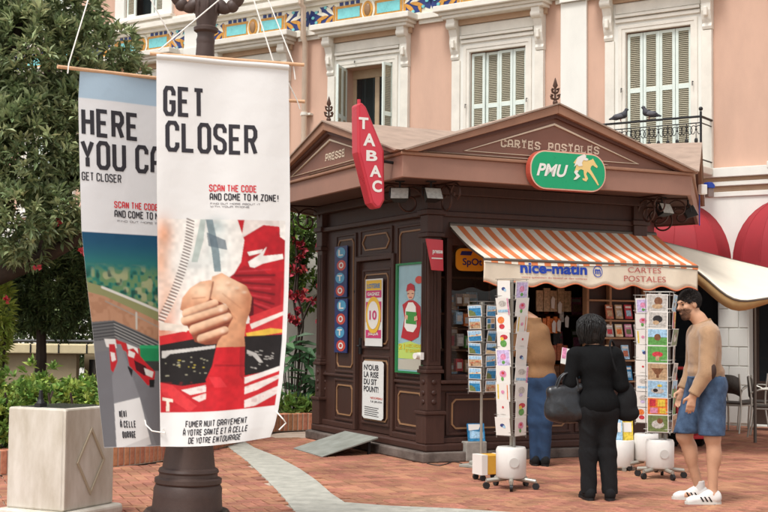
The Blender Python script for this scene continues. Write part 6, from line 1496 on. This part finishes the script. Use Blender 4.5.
# pigeons on the balcony rail
m_pig = M('pigeon_feathers', '#3a3a40', .7, var=.25, scale=14)
def pigeon(u_, flip, label):
    s_, z = BF.py(u_, 128, -.55); e = empty('pigeon', BF.wor(s_, -.55, 4.08+.8), BF.a+(math.pi if flip else 0)+.3, label, 'pigeon', 'pigeons on the balcony rail')
    F = SDF((-.2,-.1,-.02), (.2,.1,.24), .006)
    F.cone((-.06,0,.08), (.06,0,.11), .05, .055, .02); F.cone((.07,0,.12), (.1,0,.19), .04, .026, .03); F.ell((.105,0,.2), (.03,.024,.025), .015); F.cone((-.08,0,.075), (-.17,0,.05), .035, .014, .03); F.cone((.125,0,.2), (.15,0,.192), .008, .003, .006)
    F.build('body', m_pig, e)
    for sy in (-.02, .02): MB().tube([(.01, sy, .06), (.01, sy, .02), (.02, sy, .0)], .005, 5).build('leg', M('pigeon_leg', '#8a4a40', .7), e)
    for sy in (-1, 1): MB().ball((-.02, sy*.047, .095), (.085, .012, .035), 12, 7).build('wing', M('pigeon_wing', '#5a5a60', .7, var=.2, scale=20), e, smooth=True)
pigeon(620, False, 'dark pigeon on the balcony rail, the left one')
pigeon(650, True, 'dark pigeon on the balcony rail, the right one')
# ================================================================== PEOPLE
m_skin = M('skin', '#c99a7c', .5, var=.06, scale=9, spec=.35, k=.9); m_skinm = M('skin_tan', '#cb9c7d', .5, var=.08, scale=10, spec=.35, k=.9)
m_hair = M('black_hair', '#171412', .5, var=.3, scale=30, bump=.6, bscale=90, stretch=(1, 1, .25)); m_beard = M('stubble', '#5a4033', .85, var=.3, scale=60, bump=.6, bscale=160)
m_knit = M('tan_knit', '#a98665', .9, var=.12, scale=6, bump=.5, bscale=160, sheen=.3, k=.95); m_patch = M('brown_patch', '#3d2b24', .9)
m_denim = M('denim', '#4a617d', .85, var=.28, scale=9, bump=.4, bscale=180, k=.9, col2='#2d3f58'); m_denimd = M('denim_dark', '#27405f', .85, var=.2, scale=9, bump=.3, bscale=180, k=.9)
m_blackc = M('black_cloth', '#0b0b0c', .9, var=.25, scale=8, bump=.3, bscale=120, spec=.2); m_blackt = M('black_trousers', '#0b0b0d', .9, var=.25, scale=8, bump=.25, bscale=120)
m_shoe = M('white_shoe', '#e3e0da', .5, var=.06, scale=16, bump=.1, k=.92); m_leath = M('grey_black_leather', '#1c1c1e', .35, var=.25, scale=10, bump=.35, bscale=30, spec=.6)
m_eye = M('eye_dark', '#201814', .2); m_sole = M('sole', '#c9c6bd', .7); m_soled = M('sole_dark', '#1c1a1a', .7)
def head(F, c, R_, s=1.):
    """adult head, face towards local -x before R_; c = centre of the head"""
    c = Vector(c); w = lambda x, y, z: tuple(c+R_ @ Vector((x*s, y*s, z*s))); rt = R_.to_3x3()
    F.ell(w(.012, 0, .028), (.098*s, .074*s, .094*s), .01, rt); F.ell(w(-.035, 0, -.045), (.062*s, .057*s, .075*s), .03, rt)
    F.ell(w(-.066, 0, -.098), (.024*s, .03*s, .02*s), .02, rt); F.cone(w(-.02, .0, -.085), w(-.055, 0, -.1), .046*s, .026*s, .02)
    F.cone(w(-.088, 0, .018), w(-.112, 0, -.02), .011*s, .015*s, .014); F.ell(w(-.083, 0, .034), (.018*s, .052*s, .012*s), .016, rt)
    F.ell(w(-.09, 0, -.056), (.012*s, .026*s, .008*s), .01, rt); F.ell(w(-.085, 0, -.071), (.013*s, .024*s, .008*s), .008, rt)
    for sy in (-1, 1): F.ell(w(.012, sy*.076, -.005), (.02*s, .009*s, .032*s), .008, rt); F.ell(w(-.06, sy*.045, -.015), (.02*s, .018*s, .018*s), .02, rt)
    return w
def hand(F, wrist, fwd, side, palm, s=1., curl=.5):
    """palm and five fingers; fwd points to the finger tips, side towards the thumb, palm is the palm normal"""
    w, f, t, n = Vector(wrist), Vector(fwd).normalized(), Vector(side).normalized(), Vector(palm).normalized()
    pc = w+f*.05*s; F.ell(pc, (.02*s, .02*s, .02*s), .02)
    for k in (-1.2, -.4, .4, 1.2): F.cone(w+f*.005+t*k*.012*s, w+f*.085*s+t*k*.02*s, .0165*s, .0145*s, .014)
    for k, L in ((1.5, .07), (.5, .08), (-.5, .074), (-1.5, .058)):
        a = w+f*.09*s+t*k*.019*s; d1 = (f+n*curl*.6).normalized(); d2 = (f+n*curl*1.8).normalized(); b = a+d1*L*.5*s; e = b+d2*L*.5*s
        F.cone(a, b, .0105*s, .0098*s, .004); F.cone(b, e, .0098*s, .0078*s, .004)
    a = w+f*.025*s+t*.032*s; b = a+(f*.6+t*.75+n*.3).normalized()*.04*s; e = b+(f*.95+t*.1+n*.5).normalized()*.035*s
    F.cone(a, b, .016*s, .012*s, .01); F.cone(b, e, .012*s, .009*s, .004)
# ---- man in the tan sweater, seen from his left side, facing the rack on the left
mx, my = gnd(700, 502)
man = empty('person', (mx, my, 0), 0, 'person in tan sweater and denim shorts studying the card rack', 'person')
X = lambda u_: (u_-700)/114; Z = lambda v_: (503-v_)/114
YN, YF = -.11, .12
HR = Matrix.Rotation(R(14), 4, 'Z') @ Matrix.Rotation(R(-12), 4, 'Y')
hc = (X(690), .0, Z(308))
sh_n, el_n, wr_n = (X(704), -.2, Z(337)), (X(700), -.25, Z(374)), (X(687.5), -.22, Z(397))
sh_f, el_f, wr_f = (X(702), .2, Z(337)), (X(699), .25, Z(374)), (X(688), .2, Z(394))
hip_n, kn_n, an_n = (X(708), YN, Z(388)), (X(709.5), YN-.01, Z(439)), (X(709), YN-.02, .085)
hip_f, kn_f, an_f = (X(705), YF, Z(388)), (X(688), YF, Z(440)), (X(704), YF+.03, .085)
def man_core(F, g=0., k=.05, arms=True, legs=True, torso=True):
    if torso:
        F.ell((X(704.5), 0, Z(346)), (.125+g, .185+g, .15+g), k); F.ell((X(705), 0, Z(362)), (.12+g, .165+g, .16+g), k); F.ell((X(706.5), 0, Z(382)), (.128+g, .17+g, .13+g), k)
        F.ell((X(713), 0, Z(390)), (.1+g, .155+g, .105+g), k); F.cone((X(705), -.14, Z(336)), (X(705), .14, Z(336)), .075+g, .075+g, k); F.cone((X(706), 0, Z(333)), (X(700), 0, Z(322)), .07+g, .058+g, .03)
    if arms:
        for a, b, c in ((sh_n, el_n, wr_n), (sh_f, el_f, wr_f)): F.cone(a, b, .066+g, .052+g, .03); F.cone(b, c, .05+g, .032+g*.7, .02)
    if legs:
        for a, b, c in ((hip_n, kn_n, an_n), (hip_f, kn_f, an_f)):
            F.cone(a, b, .098+g, .066+g, .04)
            if g == 0:
                F.cone(b, c, .06, .038, .03); mcalf = Vector(b).lerp(Vector(c), .3); F.ell((mcalf.x+.022, mcalf.y, mcalf.z), (.053, .055, .12), .03); F.ell((b[0]-.028, b[1], b[2]+.01), (.04, .045, .05), .03)
F = SDF((-.45,-.45,-.01), (.4,.45,1.9), .0075)
man_core(F); head(F, hc, HR, 1.0); F.cone((X(701), 0, Z(326)), (X(694), 0, Z(316)), .06, .056, .03)
hand(F, wr_n, (-.2, .05, -1), (-.9, .1, .1), (.25, 1, .1), 1.0, .45); hand(F, wr_f, (-.3, -.05, -1), (-.9, -.1, .1), (.25, -1, .1), 1.0, .45)
for a in (an_n, an_f): F.cone((a[0], a[1], .07), (a[0]-.13, a[1], .035), .04, .032, .03)
body = F.build('body', m_skinm, man)
F = SDF((-.4,-.45,.85), (.36,.45,1.68), .0075); man_core(F, .016, .05, False, False); F.ell((X(707), 0, Z(374)), (.15, .185, .07), .04); F.cut((0, 0, Z(382)), (-.15, 0, -1))
for a, b, c in ((sh_n, el_n, wr_n), (sh_f, el_f, wr_f)): F.cone(a, b, .08, .066, .03); F.cone(b, c, .064, .047, .02)
F.wrinkle(.0045, 29, 23, 37); nk = Vector((X(703), 0, Z(325))); F.cut(nk, (-.35, 0, 1))
# sleeves end at the wrists
Xg, Yg, Zg = F.grid()
for wv, ev in ((wr_n, el_n), (wr_f, el_f)):
    d = (Vector(wv)-Vector(ev)).normalized(); w_ = Vector(wv)-d*.01
    dist = ((Xg-w_.x)*d.x+(Yg-w_.y)*d.y+(Zg-w_.z)*d.z); near = np.sqrt((Xg-w_.x)**2+(Yg-w_.y)**2+(Zg-w_.z)**2) < .11
    F.F = np.where(near, np.maximum(F.F, dist), F.F).astype(np.float32)
F.build('sweater', m_knit, man)
for wv, ev in ((wr_n, el_n), (wr_f, el_f)):
    d = (Vector(wv)-Vector(ev)).normalized(); MB().tube([Vector(wv)-d*.05, Vector(wv)-d*.03, Vector(wv)-d*.006], [.05, .049, .045], 14).build('cuff', M('tan_rib', '#94714f', .9, bump=.4, bscale=200), man, smooth=40)
MB().tube([nk+Vector((.066*math.cos(q), .07*math.sin(q), .066*math.cos(q)*.35-.004)) for q in [2*math.pi*i/20 for i in range(20)]], .011, 8, closed=True).build('collar', M('tan_rib', '#94714f'), man, smooth=60)
F = SDF((.0-.25,-.45,1.0), (.3,-.1,1.35), .006); F.ell((el_n[0]+.035, el_n[1]-.02, el_n[2]+.01), (.042, .05, .072), 0); F.build('elbow_patch', m_patch, man)
F = SDF((-.35,-.4,.5), (.36,.4,1.2), .0075); man_core(F, .02, .06, False, True); F.cone(hip_n, (kn_n[0]-.01, kn_n[1], kn_n[2]-.02), .12, .105, .04); F.cone(hip_f, (kn_f[0]-.0, kn_f[1], kn_f[2]-.02), .12, .1, .04)
F.wrinkle(.004, 34, 27, 38, 1.); F.cut((0, 0, Z(379)), (.0, 0, 1))
for kx, n_ in ((kn_n, (-.05, 0, -1)), ): F.cut((0, 0, Z(436.5)), (0, 0, -1))
F.build('shorts', m_denim, man)
MB().tube([(X(688)-.01, -.05, Z(380)), (X(700), -.175, Z(380)), (X(716), -.16, Z(379)), (X(722), -.02, Z(379))], .008, 6).build('waistband', m_denim, man, smooth=60)
# hair, beard, eyes
F = SDF((-.35,-.15,1.42), (.15,.15,1.95), .006); w = head(F, hc, HR, 1.0); hme = F.mesh('tmp', m_hair); HI = HR.inverted(); rs = random.Random(9)
hm1, hm2 = MB(), MB(); vv = [(v.co.copy(), v.normal.copy()) for v in hme.vertices]
for p, n in vv:
    q = HI @ (p-Vector(hc)); e = rs.uniform(-.008, .008)
    if -.66*(q.x+.085)-.75*(q.z-.06)+e < 0 and q.z > -.06 and not (abs(q.y) > .06 and q.z < .02+e and -.03 < q.x < .035):
        for _ in range(2):
            d = (n*.8+HR @ Vector((rs.uniform(-.1, .9), rs.uniform(-.5, .5), rs.uniform(-.6, .3)))).normalized(); L = .012+.012*max(0, q.z/.1); a = p+Vector((rs.uniform(-.003, .003),)*3)-n*.004; hm1.tube([a, a+d*L*.6, a+d*L+Vector((0, 0, -.003))], [.0035, .003, .001], 3, caps=False)
    elif q.z < -.028+e-.25*(q.x+.06) and q.x < -.0+e and not (abs(q.y) < .02 and -.066 < q.z < -.052) and q.x > -.2 and q.z > -.125:
        d = (n+HR @ Vector((-.2, 0, -.7))).normalized(); a = p-n*.003; hm2.tube([a, a+d*.009], [.0032, .001], 3, caps=False)
hm1.build('hair', M('dark_short_hair', '#241c18', .7, var=.3, scale=60), man, fix=False); hm2.build('beard', m_beard, man, fix=False)
for sy in (-1, 1): MB().ball(w(-.078, sy*.034, .012), (.01, .014, .007), 10, 6).build('eye', m_eye, man, smooth=True); MB().ball(w(-.088, sy*.036, .036), (.008, .022, .006), 10, 6, rot=HR.to_3x3()).build('eyebrow', m_beard, man, smooth=True)
def shoe(par, a, ang_, mat, stripes=True, L=.28):
    T = Matrix.Translation((a[0], a[1], 0)) @ Matrix.Rotation(ang_, 4, 'Z')     # toe towards local -x
    F = SDF((-.26,-.09,-.005), (.12,.09,.16), .006)
    F.ell((.035, 0, .06), (.05, .042, .06), .03); F.cone((.02, 0, .05), (-.15, 0, .035), .045, .036, .03); F.ell((-.17, 0, .03), (.055, .043, .034), .03); F.cone((.0, 0, .1), (-.06, 0, .07), .038, .034, .03)
    F.cut((0, 0, .012), (0, 0, -1)); F.cut((0, 0, .125), (0, 0, 1))
    me = F.mesh('shoe', mat); me.transform(T); o = link_mesh('shoe', me, par)
    P = [(.085*math.cos(q)*1.0+.0, .045*math.sin(q)) for q in [R(-90+i*22.5) for i in range(9)]]+[(-.19, .045)]+[(-.19+.045*math.cos(R(90+i*22.5)), .045*math.sin(R(90+i*22.5))) for i in range(9)]
    s_ = MB(T); s_.prism(P, 0, .022, XY); s_.build('sole', m_sole if stripes else m_soled, o)
    if stripes:
        for k in range(3):
            x = -.02-.035*k; st = MB(T)
            for sy in (-1, 1): st.add([(x, sy*.0465, .024), (x+.014, sy*.0465, .024), (x-.012, sy*.043, .066), (x-.026, sy*.043, .066)], [(0, 1, 2, 3)])
            st.build('stripe', m_eye, o, fix=False)
        lc = MB(T)
        for k in range(4): lc.tube([(-.04-.02*k, -.03, .098-.011*k), (-.04-.02*k, .03, .098-.011*k)], .004, 5)
        lc.build('laces', mat, o)
    return o
shoe(man, (an_n[0]-.01, an_n[1]), .05, m_shoe); shoe(man, (an_f[0]-.01, an_f[1]), -.1, m_shoe)
F = SDF((-.2,-.3,.05), (.3,.3,.22), .006); F.cone((an_f[0], an_f[1], .08), (an_f[0]-.008, an_f[1], .165), .047, .049, 0); F.cut((0,0,.165), (0,0,1)); F.build('sock', m_shoe, man)
# ---- woman in black, seen from behind
wx_, wy_ = gnd(598, 500)
wom = empty('person', (wx_, wy_, 0), 0, 'person with dark hair in black jacket and trousers seen from behind', 'person')
X = lambda u_: (u_-598)/114; Z = lambda v_: (501-v_)/114
HR2 = Matrix.Rotation(R(-75), 4, 'Z') @ Matrix.Rotation(R(-10), 4, 'Y')      # face away from us, turned a little to the left
hc2 = (X(592), .06, Z(331))
shL, elL, wrL = (X(575), .02, Z(358)), (X(569.5), -.0, Z(386)), (X(571), .2, Z(392))
shR, elR, wrR = (X(616), .02, Z(358)), (X(622), .0, Z(388)), (X(614), .2, Z(384))
LEG = [((X(589), .0, Z(412)), (X(588.5), .02, Z(455)), (X(589), .0, .08)), ((X(607), .0, Z(412)), (X(608), .02, Z(455)), (X(610), .0, .08))]
def wom_core(F, g=0., arms=True, legs=True, torso=True, k=.05):
    if torso:
        F.ell((X(596), .02, Z(367)), (.15+g, .1+g, .14+g), k); F.ell((X(597), .02, Z(388)), (.125+g, .095+g, .15+g), k); F.ell((X(598), .01, Z(408)), (.15+g, .115+g, .12+g), k); F.cone((X(579), .02, Z(357)), (X(612), .02, Z(357)), .06+g, .06+g, k); F.cone((X(594), .03, Z(352)), (X(593), .05, Z(342)), .055+g, .05+g, .03)
    if arms:
        for a, b, c in ((shL, elL, wrL), (shR, elR, wrR)): F.cone(a, b, .055+g, .045+g, .03); F.cone(b, c, .043+g, .028+g, .02)
    if legs:
        for a, b, c in LEG: F.cone(a, b, .085+g, .06+g, .05); F.cone(b, c, .056+g, .037+g, .03)
F = SDF((-.42,-.3,-.01), (.4,.42,1.68), .009); wom_core(F); head(F, hc2, HR2, .95); F.cone((X(593), .05, Z(345)), hc2, .05, .05, .03)
hand(F, wrL, (.2, 1, -.2), (.6, 0, .8), (.5, 0, -.8), .92, .9); hand(F, wrR, (-.4, 1, .1), (-.5, 0, .8), (-.6, 0, -.7), .92, .8)
for a in (l[2] for l in LEG): F.cone((a[0], a[1], .06), (a[0], a[1]+.12, .03), .035, .03, .03)
F.build('body', m_skin, wom)
F = SDF((-.42,-.32,.68), (.42,.42,1.4), .0075); wom_core(F, .013, True, False); F.ell((X(598), .0, Z(406)), (.175, .13, .13), .05); F.wrinkle(.003, 31, 23, 36, 2.); F.wrinkle(.004, 13, 10, 15, .5)
F.cut((0, 0, Z(413)), (0, 0, -1)); F.cut((0, 0, Z(347)), (0, 0, 1)); Xg, Yg, Zg = F.grid()
F.cut((0, .235, 0), (0, 1, 0)); F.build('jacket', m_blackc, wom)
F = SDF((-.3,-.25,.03), (.3,.3,.95), .0075); wom_core(F, .012, False, True, False)
for a, b, c in LEG: F.cone(b, (c[0], c[1], .05), .07, .066, .03)
F.ell((X(598), .0, Z(412)), (.17, .125, .12), .05); F.wrinkle(.004, 33, 25, 41); F.cut((0, 0, .055), (0, 0, -1)); F.build('trousers', m_blackt, wom)
hv = Vector(hc2); hr = MB(); rs = random.Random(4)
F = SDF((-.3,-.2,1.25), (.3,.3,1.72), .007); F.ell(hv+Vector((0, -.01, .015)), (.092, .1, .1), .01); F.ell(hv+Vector((0, -.03, -.05)), (.098, .085, .1), .04); F.cut(hv+Vector((-.05, .085, 0)), (-.35, 1, .1)); sc_ = F.mesh('hair', m_hair)
for k in range(620):      # loose wavy strands from the parting down to the nape
    q = rs.uniform(-2.5, 2.5)-math.pi/2; th0 = rs.uniform(.02, .9); pts = []; Rr = rs.uniform(.1, .122); dn = rs.uniform(.75, 1.1); ph = rs.uniform(0, 6)
    for t in range(11):
        th = th0+(t/10)*(1.75-th0); zz = Rr*1.02*math.cos(th)
        rad = Rr*math.sin(min(th, 1.45))*(1.04+.085*math.sin(ph+t*1.25))*(1-.9*max(0, t/10-.72)); drop = max(0, t/10-.62)*.3*dn
        pts.append(hv+Vector((rad*math.cos(q+.05*math.sin(ph+t*.8))*1.02, rad*math.sin(q)*.98-.005, zz-drop+.006)))
    hr.tube(pts, [.005]*9+[.004, .001], 4, caps=False)
hm_ = hr.mesh('hair', m_hair, smooth=True, fix=False); bm = bmesh.new(); bm.from_mesh(hm_); bm.from_mesh(sc_); bm.to_mesh(hm_); bm.free(); link_mesh('hair', hm_, wom)
shoe(wom, (LEG[0][2][0], LEG[0][2][1]), -math.pi/2+.1, m_blackt, False); shoe(wom, (LEG[1][2][0], LEG[1][2][1]), -math.pi/2-.15, m_blackt, False)
# her bags and booklet
hb = empty('handbag', (wx_+X(565), wy_-.02, Z(424)), .15, 'large grey-black leather handbag hanging from the arm of the person in black', 'handbag')
F = SDF((-.24,-.12,-.02), (.24,.12,.42), .007); F.ell((0, 0, .13), (.19, .075, .14), .02); F.cone((-.12, 0, .07), (.12, 0, .07), .065, .065, .04); F.cone((-.13, 0, .27), (.13, 0, .3), .04, .035, .07); F.wrinkle(.006, 22, 16, 26, .5); F.build('bag', m_leath, hb)
for sy in (-.03, .03): MB().tube(smooth_line([(-.09, sy, .26), (-.05, sy, .38), (.03, sy*.6, .43), (.09, sy, .38), (.11, sy, .27)], 5), .01, 7).build('strap', m_leath, hb, smooth=60)
sb = empty('shoulder_bag', (wx_+X(627), wy_+.02, Z(421)), -.2, 'black shoulder bag on the right hip of the person in black', 'handbag')
F = SDF((-.15,-.1,-.02), (.15,.1,.36), .008); F.ell((0, 0, .15), (.085, .075, .17), .02); F.cone((-.05, 0, .05), (.06, 0, .05), .05, .05, .04); F.wrinkle(.005, 25, 20, 24); F.build('bag', m_blackt, sb)
MB().tube(smooth_line([(-.03, -.03, .3), (-.1, -.09, .45), (-.14, -.1, .62), (-.13, -.05, .69), (-.1, .08, .6), (-.05, .06, .3)], 5), .011, 7).build('strap', m_blackt, sb, smooth=60)
o = MB().box(-.05, .05, -.006, .006, 0, .15).flat(rc(-.05, .05, -.01, .15), -.008, XZ, 1).build('booklet', [m_card, CM['pink']]); o.location = (wx_+X(570), wy_+.27, Z(368)); o.rotation_euler = (R(-15), R(12), .2)
tag(o, 'white and pink booklet held up by the person in black', 'booklet')
# ---- third person at the counter, half hidden behind the tall rack
tx_, ty_ = gnd(541, 466)
thp = empty('person', (tx_, ty_, 0), 0, 'person in brown jacket and blue jeans at the hatch behind the tall rack', 'person')
k_ = FPX/ty_
X = lambda u_: (u_-541)/k_; Z = lambda v_: (466-v_)/k_
L3 = [((X(536), .05, Z(382)), (X(535.5), .03, Z(422)), (X(536), .05, .08)), ((X(546), .0, Z(382)), (X(545), -.02, Z(422)), (X(545), .0, .08))]
def third(F, g, arms=True, legs=True, torso=True):
    if torso: F.ell((X(536), .06, Z(342)), (.14+g, .11+g, .17+g), .05); F.ell((X(541), .04, Z(358)), (.14+g, .11+g, .17+g), .05); F.ell((X(541), .04, Z(378)), (.15+g, .12+g, .13+g), .05); F.cone((X(522), .08, Z(326)), (X(541), .06, Z(332)), .06+g, .06+g, .04); F.cone((X(535), .08, Z(322)), (X(525), .12, Z(315)), .055+g, .05+g, .03)
    if arms:
        for a, b, c in (((X(520), .08, Z(329)), (X(517), .12, Z(352)), (X(528), .32, Z(356))), ((X(542), .06, Z(334)), (X(547), .18, Z(356)), (X(548), .42, Z(350)))): F.cone(a, b, .058+g, .048+g, .03); F.cone(b, c, .046+g, .03+g, .02)
    if legs:
        for a, b, c in L3: F.cone(a, b, .09+g, .062+g, .05); F.cone(b, c, .058+g, .04+g, .03)
F = SDF((-.45,-.25,-.01), (.4,.62,1.95), .011); third(F, 0); hc3 = (X(521), .14, Z(308)); head(F, hc3, Matrix.Rotation(R(-95), 4, 'Z'), .98)
hand(F, (X(528), .32, Z(356)), (.2, 1, 0), (1, 0, .2), (0, 0, -1), .95, .4); hand(F, (X(548), .42, Z(350)), (-.2, 1, 0), (-1, 0, .2), (0, 0, -1), .95, .4)
for a in (l[2] for l in L3): F.cone((a[0], a[1], .06), (a[0], a[1]+.12, .03), .035, .03, .03)
F.build('body', m_skin, thp)
F = SDF((-.45,-.25,.8), (.4,.45,1.75), .009); third(F, .018, True, False); F.wrinkle(.005, 15, 12, 18); F.cut((0, 0, Z(379)), (0, 0, -1)); F.cut((0, 0, Z(319)), (0, 0, 1)); F.build('jacket', M('brown_jacket', '#84603f', .85, var=.12, scale=8, bump=.3, bscale=120), thp)
F = SDF((-.3,-.25,.03), (.3,.3,1.05), .009); third(F, .018, False, True, False); F.ell((X(541), .03, Z(381)), (.155, .125, .12), .05); F.wrinkle(.005, 20, 15, 24); F.cut((0, 0, .05), (0, 0, -1)); F.build('jeans', m_denimd, thp)
F = SDF((-.4,-.2,1.4), (.3,.4,2.05), .008); hv = Vector(hc3); F.ell(hv+Vector((0, -.01, .03)), (.09, .11, .105), .01); F.cut(hv+Vector((0, .06, 0)), (0, 1, -.3)); F.wrinkle(.003, 40, 33, 20); F.build('hair', m_hair, thp)
for l in L3: shoe(thp, (l[2][0], l[2][1]), -math.pi/2, m_blackt, False)
